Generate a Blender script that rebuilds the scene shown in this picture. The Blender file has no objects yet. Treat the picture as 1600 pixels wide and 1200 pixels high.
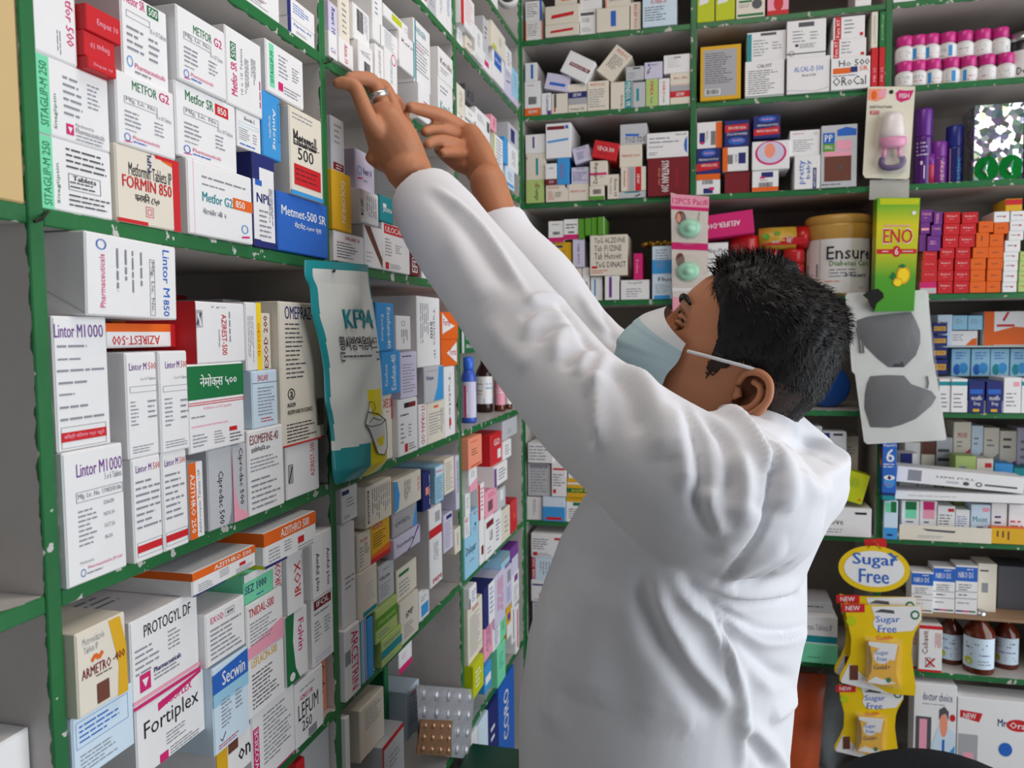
import bpy, bmesh, math, random
from mathutils import Vector, Matrix
from mathutils.bvhtree import BVHTree
from mathutils.kdtree import KDTree
S = bpy.context.scene
C = S.collection
R = math.radians
H = 1.45                                   # height of the camera above the floor
# ---------------------------------------------------------------- camera
F = 1230.58
CAMP = Vector((0.46, 0.0, H))
CM = Matrix(((0.96925079, -0.00649753, 0.2459892), (0.24589124, 0.06419914, -0.96716905), (-0.00950808, 0.99791595, 0.06382275)))
cam = bpy.data.cameras.new('camera')
cam.sensor_width = 36.0
cam.lens = F / 1600 * 36.0
cam.clip_start = 0.02
camo = bpy.data.objects.new('camera', cam)
camo.matrix_world = Matrix.Translation(CAMP) @ CM.to_4x4()
C.objects.link(camo)
S.camera = camo
cam.dof.use_dof = True
cam.dof.focus_distance = 0.85
cam.dof.aperture_fstop = 9.0
# ---------------------------------------------------------------- light
S.view_settings.view_transform = 'Standard'
S.view_settings.look = 'None'
S.view_settings.gamma = 1.0
S.view_settings.exposure = 0.0
S.cycles.use_denoising = True
S.cycles.max_bounces = 6
world = bpy.data.worlds.new('world')
S.world = world
world.use_nodes = True
world.node_tree.nodes['Background'].inputs[0].default_value = (0.80, 0.86, 1.0, 1)
world.node_tree.nodes['Background'].inputs[1].default_value = 0.10

def area(name, loc, aim, sx, sy, power, col):
    l = bpy.data.lights.new(name, 'AREA')
    l.shape = 'RECTANGLE'
    l.size, l.size_y = sx, sy
    l.energy = power
    l.color = col
    o = bpy.data.objects.new(name, l)
    o.location = loc
    o.rotation_euler = (Vector(aim) - Vector(loc)).to_track_quat('-Z', 'Y').to_euler()
    C.objects.link(o)
    return o
# daylight from the open shop front, behind and to the right of the camera; a ceiling tube
area('shop_front_daylight', (2.5, 0.70, 1.45), (0.2, 0.85, 1.30), 2.5, 2.5, 65, (0.92, 0.96, 1.0))
area('street_daylight', (0.1, -1.6, 1.0), (0.0, 0.8, 1.0), 1.4, 1.4, 2.0, (0.82, 0.91, 1.0))
area('ceiling_tube_light', (0.60, 0.75, 2.75), (0.40, 1.0, 1.4), 1.2, 0.25, 10, (1.0, 0.88, 0.79))
# ---------------------------------------------------------------- helpers
def ray(x, y):
    return CM @ Vector((x - 800, 600 - y, -F))
def PX(x, y, X):                            # the point seen at a pixel of the photograph, on a plane X = const
    r = ray(x, y)
    return CAMP + r * ((X - CAMP.x) / r.x)
def PY(x, y, Y):                            # ... on a plane Y = const
    r = ray(x, y)
    return CAMP + r * ((Y - CAMP.y) / r.y)
def proj(p):
    q = CM.transposed() @ (Vector(p) - CAMP)
    return 800 - q.x / q.z * F, 600 + q.y / q.z * F

def lin(c):
    return tuple(((v / 255 + 0.055) / 1.055) ** 2.4 if v > 10 else v / 255 / 12.92 for v in c)
MATS = {}
def mat(name, col, rough=0.5, metal=0.0, var=0.05, scale=40, bump=0.0, spec=0.4, alpha=1.0, trans=0.0, sss=0.0, bscale=None):
    if name in MATS: return MATS[name]
    m = bpy.data.materials.new(name)
    m.use_nodes = True
    nt = m.node_tree
    b = nt.nodes['Principled BSDF']
    n = nt.nodes.new('ShaderNodeTexNoise'); n.inputs['Scale'].default_value = scale; n.inputs['Detail'].default_value = 4
    tc = nt.nodes.new('ShaderNodeTexCoord'); nt.links.new(tc.outputs['Object'], n.inputs['Vector'])
    mx = nt.nodes.new('ShaderNodeMix'); mx.data_type = 'RGBA'
    c = lin(col)
    mx.inputs[6].default_value = tuple(min(1, v * (1 + var)) for v in c) + (1,)
    mx.inputs[7].default_value = tuple(v * (1 - var) for v in c) + (1,)
    nt.links.new(n.outputs['Fac'], mx.inputs[0]); nt.links.new(mx.outputs[2], b.inputs['Base Color'])
    b.inputs['Roughness'].default_value = rough
    b.inputs['Metallic'].default_value = metal
    b.inputs['Specular IOR Level'].default_value = spec
    b.inputs['Alpha'].default_value = alpha
    b.inputs['Transmission Weight'].default_value = trans
    if sss:
        b.inputs['Subsurface Weight'].default_value = sss
        b.inputs['Subsurface Radius'].default_value = (0.012, 0.004, 0.002)
    if bump:
        bp = nt.nodes.new('ShaderNodeBump'); bp.inputs['Strength'].default_value = bump; bp.inputs['Distance'].default_value = 0.002
        n2 = nt.nodes.new('ShaderNodeTexNoise'); n2.inputs['Scale'].default_value = bscale or scale * 4; n2.inputs['Detail'].default_value = 5
        nt.links.new(tc.outputs['Object'], n2.inputs['Vector'])
        nt.links.new(n2.outputs['Fac'], bp.inputs['Height']); nt.links.new(bp.outputs['Normal'], b.inputs['Normal'])
    MATS[name] = m
    return m
PAL = dict(w=(232, 231, 231), c=(224, 216, 200), k=(32, 32, 38), y=(218, 168, 30), r=(200, 32, 40), m=(206, 34, 110), b=(40, 100, 190), n=(34, 42, 110),
           t=(24, 140, 150), g=(24, 112, 62), o=(226, 100, 24), p=(236, 160, 180), v=(205, 200, 222), l=(150, 200, 226), d=(82, 82, 88), a=(140, 142, 150),
           s=(190, 192, 196), h=(120, 24, 34), e=(108, 62, 48), q=(176, 200, 120), j=(240, 150, 120), x=(110, 50, 140), f=(250, 214, 30), i=(120, 215, 170), z=(86, 150, 40), A=(168, 168, 172), B=(60, 150, 215), L=(205, 224, 238), Y=(190, 200, 20))
def pm(k):
    return mat('printed_card_' + {'A': 'grey', 'B': 'sky', 'L': 'ice', 'Y': 'lime'}.get(k, k), PAL[k], 0.5, var=0.03, scale=60, spec=0.35)
class G:                                    # collects faces for ONE mesh
    def __init__(s): s.v = []; s.f = []; s.m = []; s.mats = []; s.sm = []
    def mi(s, m):
        if m not in s.mats: s.mats.append(m)
        return s.mats.index(m)
    def add(s, vs, fs, m, smooth=False):
        o = len(s.v); k = s.mi(m)
        s.v.extend(tuple(v) for v in vs)
        for f in fs:
            s.f.append([i + o for i in f]); s.m.append(k); s.sm.append(smooth)
    def build(s, name, parent=None, loc=None, rot=None):
        me = bpy.data.meshes.new(name)
        me.from_pydata(s.v, [], s.f)
        for m in s.mats: me.materials.append(m)
        me.polygons.foreach_set('material_index', s.m)
        me.polygons.foreach_set('use_smooth', s.sm)
        me.update()
        o = bpy.data.objects.new(name, me); C.objects.link(o)
        if parent: o.parent = parent
        if loc is not None: o.location = loc
        if rot is not None: o.rotation_euler = rot
        return o
def empty(name, loc=(0, 0, 0), rot=(0, 0, 0)):
    o = bpy.data.objects.new(name, None); C.objects.link(o)
    o.location = loc; o.rotation_euler = rot; o.empty_display_size = 0.02
    return o
def tag(o, label, cat, group=None, kind=None):
    if label: o['label'] = label
    if cat: o['category'] = cat
    if group: o['group'] = group
    if kind: o['kind'] = kind
    return o
def bbox(g, x0, x1, y0, y1, z0, z1, m, bev=0.0007, M=None):      # a box with chamfered edges
    bm = bmesh.new()
    bmesh.ops.create_cube(bm, size=1)
    bmesh.ops.scale(bm, vec=(x1 - x0, y1 - y0, z1 - z0), verts=bm.verts)
    bmesh.ops.translate(bm, vec=((x0 + x1) / 2, (y0 + y1) / 2, (z0 + z1) / 2), verts=bm.verts)
    if bev:
        bmesh.ops.bevel(bm, geom=bm.edges[:], offset=min(bev, (x1 - x0) / 4, (y1 - y0) / 4, (z1 - z0) / 4), segments=1, affect='EDGES')
    bm.verts.index_update()
    vs = [v.co.copy() for v in bm.verts]
    if M: vs = [M @ v for v in vs]
    g.add(vs, [[v.index for v in f.verts] for f in bm.faces], m)
    bm.free()
def lathe(g, prof, m, n=20, M=None, smooth=True, sy=1.0):         # (radius, z) rows
    vs = []; fs = []
    for r, z in prof:
        for k in range(n):
            a = 2 * math.pi * k / n
            v = Vector((r * math.cos(a), r * math.sin(a) * sy, z))
            vs.append(M @ v if M else v)
    for i in range(len(prof) - 1):
        for k in range(n):
            fs.append([i * n + k, i * n + (k + 1) % n, (i + 1) * n + (k + 1) % n, (i + 1) * n + k])
    fs.append(list(range(n))[::-1]); fs.append([(len(prof) - 1) * n + k for k in range(n)])
    g.add(vs, fs, m, smooth)
def tube(g, pts, rad, m, n=8, smooth=True, flat=None):
    pts = [Vector(p) for p in pts]
    rads = rad if isinstance(rad, (list, tuple)) else [rad] * len(pts)
    vs = []; fs = []; up = None
    for i, p in enumerate(pts):
        d = (pts[min(i + 1, len(pts) - 1)] - pts[max(i - 1, 0)]).normalized()
        if up is None: up = d.orthogonal().normalized()
        up = (up - d * up.dot(d)).normalized(); s = d.cross(up)
        for k in range(n):
            a = 2 * math.pi * k / n
            vs.append(p + (up * math.cos(a) + s * math.sin(a)) * rads[i])
    for i in range(len(pts) - 1):
        for k in range(n):
            fs.append([i * n + k, i * n + (k + 1) % n, (i + 1) * n + (k + 1) % n, (i + 1) * n + k])
    fs.append(list(range(n))[::-1]); fs.append([(len(pts) - 1) * n + k for k in range(n)])
    g.add(vs, fs, m, smooth)
def smoothline(pts, k=6):
    pts = [Vector(p) for p in pts]
    out = []
    for i in range(len(pts) - 1):
        a, b, c, d = pts[max(i - 1, 0)], pts[i], pts[i + 1], pts[min(i + 2, len(pts) - 1)]
        for j in range(k):
            t = j / k
            out.append(0.5 * (2 * b + (c - a) * t + (2 * a - 5 * b + 4 * c - d) * t * t + (3 * b - a - 3 * c + d) * t ** 3))
    out.append(pts[-1])
    return out
TXT = {}
def glyphs(s, bold, res=2, shear=0.0):
    k = (s, bold, res, shear)
    if k not in TXT:
        cu = bpy.data.curves.new('lettering', 'FONT')
        cu.body = s; cu.size = 1; cu.resolution_u = res; cu.offset = bold; cu.shear = shear
        ob = bpy.data.objects.new('lettering', cu)
        me = bpy.data.meshes.new_from_object(ob)
        v = [(a.co.x, a.co.y) for a in me.vertices]; f = [list(p.vertices) for p in me.polygons]
        bpy.data.objects.remove(ob); bpy.data.meshes.remove(me); bpy.data.curves.remove(cu)
        if v:
            x0 = min(a[0] for a in v); x1 = max(a[0] for a in v); y0 = min(a[1] for a in v); y1 = max(a[1] for a in v)
        else: x0 = y0 = 0; x1 = y1 = 1
        TXT[k] = (v, f, x0, max(x1, x0 + 1e-3), y0, max(y1, y0 + 1e-3))
    return TXT[k]
RNG = random.Random(7)
def paint(g, ops, W, Hh, place, z=0.00012, res=2):
    """prints marks on a W x Hh face; place(x, y, lift) gives the 3-D point"""
    lift = [z]
    def poly(pts, key):
        g.add([place(x, y, lift[0]) for x, y in pts], [list(range(len(pts)))], pm(key)); lift[0] += 0.00005
    def quads(rs, key):
        vs = []; fs = []
        for x0, y0, x1, y1 in rs:
            o = len(vs)
            vs += [place(x0, y0, lift[0]), place(x1, y0, lift[0]), place(x1, y1, lift[0]), place(x0, y1, lift[0])]
            fs.append([o, o + 1, o + 2, o + 3])
        if vs: g.add(vs, fs, pm(key)); lift[0] += 0.00005
    for op in ops.split(';'):
        op = op.strip()
        if not op: continue
        k, a = op[0], op[1:]
        if k in 'tudoTU':
            q = a.split(',', 5)
            x0, y0, x1, y1 = [float(t) for t in q[:4]]
            x0 *= W; x1 *= W; y0 *= Hh; y1 *= Hh
            s = q[5]
            bold = 0.0
            v, f, a0, a1, b0, b1 = glyphs(s, bold, res, 0.0)
            vs = []
            for px, py in v:
                s_ = (px - a0) / (a1 - a0); t_ = (py - b0) / (b1 - b0)
                if k in 'uU': s_, t_ = 1 - t_, s_
                elif k == 'd': s_, t_ = t_, 1 - s_
                elif k == 'o': s_, t_ = 1 - s_, 1 - t_
                vs.append(place(x0 + (x1 - x0) * s_, y0 + (y1 - y0) * t_, lift[0]))
            g.add(vs, f, pm(q[4])); lift[0] += 0.00005
            if k not in 'TU' and len(s) < 40:       # heavier strokes: a second impression a hair to the side
                em = 0.028 * (x1 - x0 if k in 'to' else y1 - y0) / max(0.3, a1 - a0)
                dx = place(0, 0, 0); dv = (place(em, 0, 0) if k in 'to' else place(0, em, 0)) - dx
                dv = dv + (place(0, 0, 0.00006) - dx); g.add([v + dv for v in vs], f, pm(q[4])); lift[0] += 0.00006
            continue
        q = a.split(',')
        if k == 'p':
            n = [float(t) for t in q[1:]]
            poly([(n[i] * W, n[i + 1] * Hh) for i in range(0, len(n), 2)], q[0].strip()); continue
        x0, y0, x1, y1 = [float(t) for t in q[:4]]
        x0 *= W; x1 *= W; y0 *= Hh; y1 *= Hh
        if k == 'r': quads([(x0, y0, x1, y1)], q[4])
        elif k == 'e':
            poly([((x0 + x1) / 2 + (x1 - x0) / 2 * math.cos(i * math.pi / 12), (y0 + y1) / 2 + (y1 - y0) / 2 * math.sin(i * math.pi / 12)) for i in range(24)], q[4])
        elif k == 'O':
            vs = []; fs = []; n = 24; t = float(q[5]) if len(q) > 5 else 0.8
            for i in range(n):
                ca, sa = math.cos(2 * math.pi * i / n), math.sin(2 * math.pi * i / n)
                for u in (1, t): vs.append(place((x0 + x1) / 2 + (x1 - x0) / 2 * u * ca, (y0 + y1) / 2 + (y1 - y0) / 2 * u * sa, lift[0]))
            for i in range(n):
                j = (i + 1) % n; fs.append([2 * i, 2 * j, 2 * j + 1, 2 * i + 1][::-1])
            g.add(vs, fs, pm(q[4])); lift[0] += 0.00005
        elif k == 'w':
            t = max(0.0004, min(W, Hh) * 0.008)
            quads([(x0, y0, x1, y0 + t), (x0, y1 - t, x1, y1), (x0, y0 + t, x0 + t, y1 - t), (x1 - t, y0 + t, x1, y1 - t)], q[4])
        elif k in 'lV':
            n = int(q[4]); rs = []
            if k == 'l':
                st = (y1 - y0) / n
                for i in range(n):
                    x = x0; end = x0 + (x1 - x0) * RNG.uniform(0.6, 1.0); yy = y1 - st * (i + 0.65)
                    while x < end - 1e-6:
                        w = min(RNG.uniform(0.8, 3.2) * st, end - x)
                        rs.append((x, yy, x + w, yy + st * 0.34)); x += w + st * 0.35
            else:
                st = (x1 - x0) / n
                for i in range(n):
                    y = y0; end = y0 + (y1 - y0) * RNG.uniform(0.6, 1.0); xx = x0 + st * (i + 0.3)
                    while y < end - 1e-6:
                        w = min(RNG.uniform(0.8, 3.2) * st, end - y)
                        rs.append((xx, y1 - (y + w - y0), xx + st * 0.34, y1 - (y - y0))); y += w + st * 0.35
            quads(rs, q[5])
        elif k == 'b':
            rs = []; x = x0
            while x < x1:
                w = (x1 - x0) * RNG.choice((0.015, 0.025, 0.04)); rs.append((x, y0, min(x + w, x1), y1)); x += w + (x1 - x0) * RNG.choice((0.015, 0.025))
            quads(rs, 'k')
        elif k == 'S':                      # a pen stroke: S x0,y0,x1,y1,colour,thickness
            t = float(q[5]) if len(q) > 5 else 0.0008
            d = Vector((x1 - x0, y1 - y0)); nrm = Vector((-d.y, d.x)).normalized() * t / 2
            poly([(x0 - nrm.x, y0 - nrm.y), (x1 - nrm.x, y1 - nrm.y), (x1 + nrm.x, y1 + nrm.y), (x0 + nrm.x, y0 + nrm.y)], q[4])
# ---------------------------------------------------------------- the room and the two shelf units
YB = 1.925
def wallbox(name, x0, x1, y0, y1, z0, z1, m):
    g = G(); bbox(g, x0, x1, y0, y1, z0, z1, m, 0); o = g.build(name); o['kind'] = 'structure'
    return o
plaster = mat('white_plaster', (196, 190, 182), 0.85, var=0.05, scale=6, bump=0.1)
wallbox('wall_left', -0.40, -0.262, -1.2, 2.45, 0, 2.9, plaster)
wallbox('wall_back', -0.40, 2.6, 2.19, 2.35, 0, 2.9, plaster)
wallbox('floor', -0.4, 2.6, -2.2, 2.35, -0.06, 0, mat('speckled_cement_floor', (120, 116, 110), 0.7, var=0.15, scale=14, bump=0.15))
def shelfmat(name, axis, front, sign, inner):
    """off-white painted board whose front edge is brushed green a few millimetres deep"""
    m = bpy.data.materials.new(name); m.use_nodes = True
    nt = m.node_tree; b = nt.nodes['Principled BSDF']; N = nt.nodes.new; L = nt.links.new
    geo = N('ShaderNodeNewGeometry'); sep = N('ShaderNodeSeparateXYZ'); L(geo.outputs['Position'], sep.inputs[0])
    ns = N('ShaderNodeTexNoise'); ns.inputs['Scale'].default_value = 55; ns.inputs['Detail'].default_value = 4
    L(geo.outputs['Position'], ns.inputs['Vector'])
    d = N('ShaderNodeMath'); d.operation = 'SUBTRACT'; L(sep.outputs[axis], d.inputs[0]); d.inputs[1].default_value = front
    s = N('ShaderNodeMath'); s.operation = 'MULTIPLY'; L(d.outputs[0], s.inputs[0]); s.inputs[1].default_value = sign   # > 0 inwards
    a = N('ShaderNodeMath'); a.operation = 'MULTIPLY_ADD'; L(ns.outputs['Fac'], a.inputs[0]); a.inputs[1].default_value = 0.014; a.inputs[2].default_value = -0.0045
    lt = N('ShaderNodeMath'); lt.operation = 'LESS_THAN'; L(s.outputs[0], lt.inputs[0]); L(a.outputs[0], lt.inputs[1])
    gr = N('ShaderNodeMix'); gr.data_type = 'RGBA'; gr.inputs[6].default_value = lin((18, 84, 44)) + (1,); gr.inputs[7].default_value = lin((36, 122, 62)) + (1,)
    n2 = N('ShaderNodeTexNoise'); n2.inputs['Scale'].default_value = 9; n2.inputs['Detail'].default_value = 5; L(geo.outputs['Position'], n2.inputs['Vector'])
    L(n2.outputs['Fac'], gr.inputs[0])
    wh = N('ShaderNodeMix'); wh.data_type = 'RGBA'
    c = lin(inner); wh.inputs[6].default_value = tuple(v * 1.05 for v in c) + (1,); wh.inputs[7].default_value = tuple(v * 0.86 for v in c) + (1,)
    n3 = N('ShaderNodeTexNoise'); n3.inputs['Scale'].default_value = 12; n3.inputs['Detail'].default_value = 6; L(geo.outputs['Position'], n3.inputs['Vector'])
    L(n3.outputs['Fac'], wh.inputs[0])
    mx = N('ShaderNodeMix'); mx.data_type = 'RGBA'; L(lt.outputs[0], mx.inputs[0]); L(wh.outputs[2], mx.inputs[6]); L(gr.outputs[2], mx.inputs[7])
    # rubbed and chipped spots
    n4 = N('ShaderNodeTexNoise'); n4.inputs['Scale'].default_value = 70; n4.inputs['Detail'].default_value = 6; L(geo.outputs['Position'], n4.inputs['Vector'])
    gt = N('ShaderNodeMath'); gt.operation = 'GREATER_THAN'; gt.inputs[1].default_value = 0.80; L(n4.outputs['Fac'], gt.inputs[0])
    m2 = N('ShaderNodeMix'); m2.data_type = 'RGBA'; L(gt.outputs[0], m2.inputs[0]); L(mx.outputs[2], m2.inputs[6]); m2.inputs[7].default_value = lin((150, 170, 150)) + (1,)
    L(m2.outputs[2], b.inputs['Base Color'])
    b.inputs['Roughness'].default_value = 0.42
    bp = N('ShaderNodeBump'); bp.inputs['Strength'].default_value = 0.25; bp.inputs['Distance'].default_value = 0.002; L(n4.outputs['Fac'], bp.inputs['Height']); L(bp.outputs['Normal'], b.inputs['Normal'])
    return m
SML = shelfmat('left_shelf_paint', 0, 0.0, -1, (196, 192, 188))
SMB = shelfmat('back_shelf_paint', 1, YB, 1, (190, 184, 178))
LT = [0.709, 0.541, 0.341, 0.0925, -0.184, -0.473, -0.777, -1.08]      # shelf tops, left unit, from the camera's height
BT = [0.715, 0.534, 0.321, 0.079, -0.183, -0.473, -0.777, -1.08]
LP = [-0.02, 0.453, 0.886, 1.402, 1.911]                                 # near faces of the uprights
BP = [-0.009, 0.407, 0.825, 1.26]
TH = 0.013
su = empty('left_shelf_unit', (0, 0, 0))
tag(su, 'green-edged wooden shelving along the left wall filled with medicine boxes', 'shelving')
for y in LP:
    g = G(); bbox(g, -0.26, 0.0, y, y + 0.0135, 0.0, 2.6, SML, 0.001); g.build('upright', su)
for z in LT + [0.9, 1.14]:
    for i in range(4):
        zz = z + H - (0.008 if i == 3 and abs(z - 0.341) < 0.01 else 0)
        g = G(); bbox(g, -0.26, -0.0006, LP[i] + 0.0137, LP[i + 1] - 0.0002, zz - TH, zz, SML, 0.001); g.build('shelf_board', su)
g = G(); bbox(g, -0.2615, -0.2602, -0.02, 1.92, 0, 2.6, mat('shelf_backing_paint', (184, 178, 172), 0.6, var=0.08, scale=8), 0); g.build('back_panel', su)
sb = empty('back_shelf_unit', (0, YB, 0))
tag(sb, 'green-edged wooden shelving across the back wall, behind the man', 'shelving')
for x in BP + [1.69]:
    g = G(); bbox(g, x, x + 0.0135, 0, 0.26, 0.0, 2.6, SMB, 0.001); g.build('upright', sb)
for z in BT + [0.9, 1.14]:
    for i in range(4):
        e = (BP + [1.69])
        g = G(); bbox(g, e[i] + 0.0137, e[i + 1] - 0.0002, 0.0006, 0.26, z + H - TH, z + H, SMB, 0.001); g.build('shelf_board', sb)
g = G(); bbox(g, -0.009, 1.70, 0.2602, 0.2615, 0, 2.6, mat('back_panel_paint', (150, 142, 134), 0.7, var=0.08, scale=8), 0); g.build('back_panel', sb)
# ---------------------------------------------------------------- the box engine
ORD = ['first', 'second', 'third', 'fourth', 'fifth', 'sixth', 'seventh', 'eighth', 'ninth', 'tenth', 'eleventh', 'twelfth']
ITEMS = []
def cell(unit, i, top, loc, table, group=None, name='medicine_box', cat='medicine box', noun='carton', dep=0.1):
    """one compartment: rows 'x0 x1 ytop ybottom | colour | front,depth | marks | description' in pixels of the photograph,
    turned into boxes that stand on the shelf (all on the plane of the shelf's front edge); six numbers: a tilted box"""
    T = LT if unit == 'L' else BT
    P = LP if unit == 'L' else BP + [1.69]
    k = T.index(top); z0 = top; z1 = (T[k - 1] if k else 0.9) - TH
    if unit == 'L' and i == 3 and k in (2, 3): z0, z1 = (z0 - 0.008, z1) if k == 2 else (z0, z1 - 0.008)
    lo, hi = P[i] + 0.0145, P[i + 1] - 0.001
    its = []
    for row in table.strip().split('\n'):
        q = [t.strip() for t in row.split('|')]
        n = [float(t) for t in q[0].split()]
        xf, dp = -0.003, dep
        if q[2]:
            t = q[2].split(','); xf = float(t[0]) * ((0.42, 0.42, 0.65, 1.0)[i] if unit == 'L' and float(t[0]) > 0 else 1)
            if len(t) > 1: dp = float(t[1])
        def U(x, y):
            if unit == 'L':
                p = PX(x, y, xf); return p.y, p.z - H
            p = PY(x, y, YB - xf); return p.x, p.z - H
        it = dict(col=q[1], xf=xf, dp=dp, ops=q[3], desc=q[4], tilt=0.0, unit=unit, loc=loc, group=group, name=name, cat=cat, noun=q[5] if len(q) > 5 else noun, orn=1)
        if len(n) == 4:
            u0, zb = U(n[0], n[3]); u0b, zt = U(n[0], n[2])
            a, b = 0.0, 3.0
            lo_, hi_ = u0, u0 + 1.5
            for _ in range(40):
                mid = (lo_ + hi_) / 2
                p = (xf, mid, zb + H) if unit == 'L' else (mid, YB - xf, zb + H)
                if proj(p)[0] < n[1]: lo_ = mid
                else: hi_ = mid
            it.update(u0=u0, u1=lo_, z0=zb, z1=zt)
        else:
            a = Vector(U(n[0], n[1])); b = Vector(U(n[2], n[3])); c = Vector(U(n[4], n[5]))
            d = b - a
            it.update(tilt=math.atan2(d.y, d.x), a=a, w=d.length, h=abs((c - a).x * -d.y + (c - a).y * d.x) / d.length)
        its.append(it)
    st = [t for t in its if 'u0' in t]
    for t in st:
        t['u0'] = max(t['u0'], lo); t['u1'] = min(t['u1'], hi); t['z1'] = min(t['z1'], z1 - 0.002)
        t['z0'] = max(t['z0'], z0)
        if t['u1'] - t['u0'] < 0.006: t['u0'] = t['u1'] - 0.006 if t['u1'] - 0.006 > lo else lo; t['u1'] = max(t['u1'], t['u0'] + 0.006)
    def dov(a, b): return min(a['xf'], b['xf']) > max(a['xf'] - a['dp'], b['xf'] - b['dp']) + 0.0005
    def snap():
        st.sort(key=lambda t: t['z0'])
        for j, t in enumerate(st):
            best = z0
            for s in st[:j]:
                ov = min(t['u1'], s['u1']) - max(t['u0'], s['u0'])
                if ov > 0.2 * min(t['u1'] - t['u0'], s['u1'] - s['u0']) and dov(t, s) and s['z1'] < t['z0'] + min(0.03, 0.45 * (t['z1'] - t['z0'])) and s['z1'] > best:
                    best = s['z1']
            if t['z0'] - best < 0.035 or best > t['z0']: t['z0'] = best + 0.0003
            if t['z1'] - t['z0'] < 0.006: t['z1'] = t['z0'] + 0.006
    def part():
        for j, t in enumerate(st):
            for s in st[:j]:
                if not dov(t, s): continue
                zo = min(t['z1'], s['z1']) - max(t['z0'], s['z0']); uo = min(t['u1'], s['u1']) - max(t['u0'], s['u0'])
                if zo <= 0.0002 or uo <= 0.0002: continue
                wm = min(t['u1'] - t['u0'], s['u1'] - s['u0']); hm = min(t['z1'] - t['z0'], s['z1'] - s['z0'])
                if uo / wm <= zo / hm and uo < 0.6 * wm:
                    l, r = (s, t) if s['u0'] + s['u1'] < t['u0'] + t['u1'] else (t, s)
                    m = (max(l['u0'], r['u0']) + min(l['u1'], r['u1'])) / 2
                    l['u1'] = m - 0.0002; r['u0'] = m + 0.0002
                elif zo < 0.6 * hm:
                    l, r = (s, t) if s['z0'] + s['z1'] < t['z0'] + t['z1'] else (t, s)
                    r['z0'] = l['z1'] + 0.0003
                else:
                    fr, bk = (t, s) if t['xf'] >= s['xf'] else (s, t)
                    nx = fr['xf'] - fr['dp'] - 0.001
                    if nx < -0.22:
                        fr['dp'] = max(0.03, min(fr['dp'], 0.06)); nx = fr['xf'] - fr['dp'] - 0.001
                    bk['xf'] = nx; bk['dp'] = max(0.02, min(bk['dp'], 0.255 + nx))
    for _ in range(3): snap(); part()
    for t in its:
        t['dp'] = min(t['dp'], 0.256 + t['xf'])
    ITEMS.extend(its)
    return its
BIG = 0.0016
def make_box(t):
    if t['tilt'] and 'a' in t:
        w, h = t['w'], t['h']; c = t['a'] + Vector((math.cos(t['tilt']), math.sin(t['tilt']))) * w / 2
        u, z = c.x, c.y
    else:
        w, h = t['u1'] - t['u0'], t['z1'] - t['z0']; u, z = (t['u0'] + t['u1']) / 2, t['z0']
    xf, dp = t['xf'], t['dp']
    if t['unit'] == 'L': loc = Vector((xf, u, z + H)); rz = math.pi / 2
    else: loc = Vector((u, YB - xf, z + H)); rz = 0.0
    M = Matrix.Translation(loc) @ Matrix.Rotation(rz, 4, 'Z') @ Matrix.Rotation(-t['tilt'], 4, 'Y')
    body = pm(t['col'][0]); face = t['col'][1] if len(t['col']) > 1 else None
    res = 2 if w * h > 0.0035 and t['unit'] == 'L' else 1
    place = lambda x, y, l: Vector((x - w / 2, -l, y))
    ops = ';'.join(q for q in t['ops'].split(';') if q[:1] not in '@^')
    side = ';'.join(q[1:] for q in t['ops'].split(';') if q[:1] == '@'); lidp = ';'.join(q[1:] for q in t['ops'].split(';') if q[:1] == '^')
    def extra(g):                           # marks on the near side and on the top
        if side: paint(g, side, dp, h, lambda x, y, l: Vector((-w / 2 - l, dp - x, y)))
        if lidp: paint(g, lidp, w, dp, lambda x, y, l: Vector((x - w / 2, y, h + l)))
    if w * h > BIG and t['unit'] == 'L':
        root = empty(t['name']); root.matrix_world = M
        g = G(); bbox(g, -w / 2, w / 2, 0.0007, dp, 0, h, body); extra(g); g.build('carton', root)
        g = G(); e = 0.0009
        bbox(g, -w / 2 + e, w / 2 - e, 0, 0.0013, e, h - e * 1.5, pm(face or t['col'][0]), 0.0004)
        paint(g, ops, w, h, place, res=res); g.build('end_flap', root)
    else:
        g = G(); bbox(g, -w / 2, w / 2, 0, dp, 0, h, body)
        if face: paint(g, 'r0.01,0.01,.99,.99,' + face, w, h, place)
        extra(g); paint(g, ops, w, h, place, 0.0002 if face else 0.00012, res=res)
        root = g.build(t['name']); root.matrix_world = M
    return root
def flush():
    by = {}
    for t in ITEMS: by.setdefault((t['desc'], t['loc']), []).append(t)
    for (d, loc), ts in by.items():
        key = lambda t: (t['a'].x if 'a' in t else (t['u0'] + t['u1']) / 2)
        ts.sort(key=key)
        rows = {}
        if len(ts) > 4:                     # a grid of stacked cartons: name the row from the shelf up, then the place in it
            zs = sorted(ts, key=lambda t: t.get('z0', 0)); r = 0; last = zs[0].get('z0', 0)
            for t in zs:
                if t.get('z0', 0) - last > 0.012: r += 1
                last = t.get('z0', 0); rows.setdefault(r, []).append(t)
        for n, t in enumerate(ts):
            o = make_box(t)
            nm = t['noun']
            lab = d if any(x in d for x in ('carton', 'box', 'pack', 'booklet', 'strip')) else d + ' ' + nm
            if rows:
                for r, v in rows.items():
                    if t in v:
                        v = sorted(v, key=key); j = v.index(t)
                        lab += ', ' + ORD[r] + ' row up' + (', ' + ORD[j] + ' from left' if len(v) > 1 else '')
                tag(o, lab, t['cat'], t['group']); continue
            if len(ts) > 1: lab = ('left of two ' if len(ts) == 2 and n == 0 else 'right of two ' if len(ts) == 2 else ORD[n] + ' of ') + lab.replace('carton', 'cartons', 1)
            tag(o, lab + ', ' + loc, t['cat'], t['group'])
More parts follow.
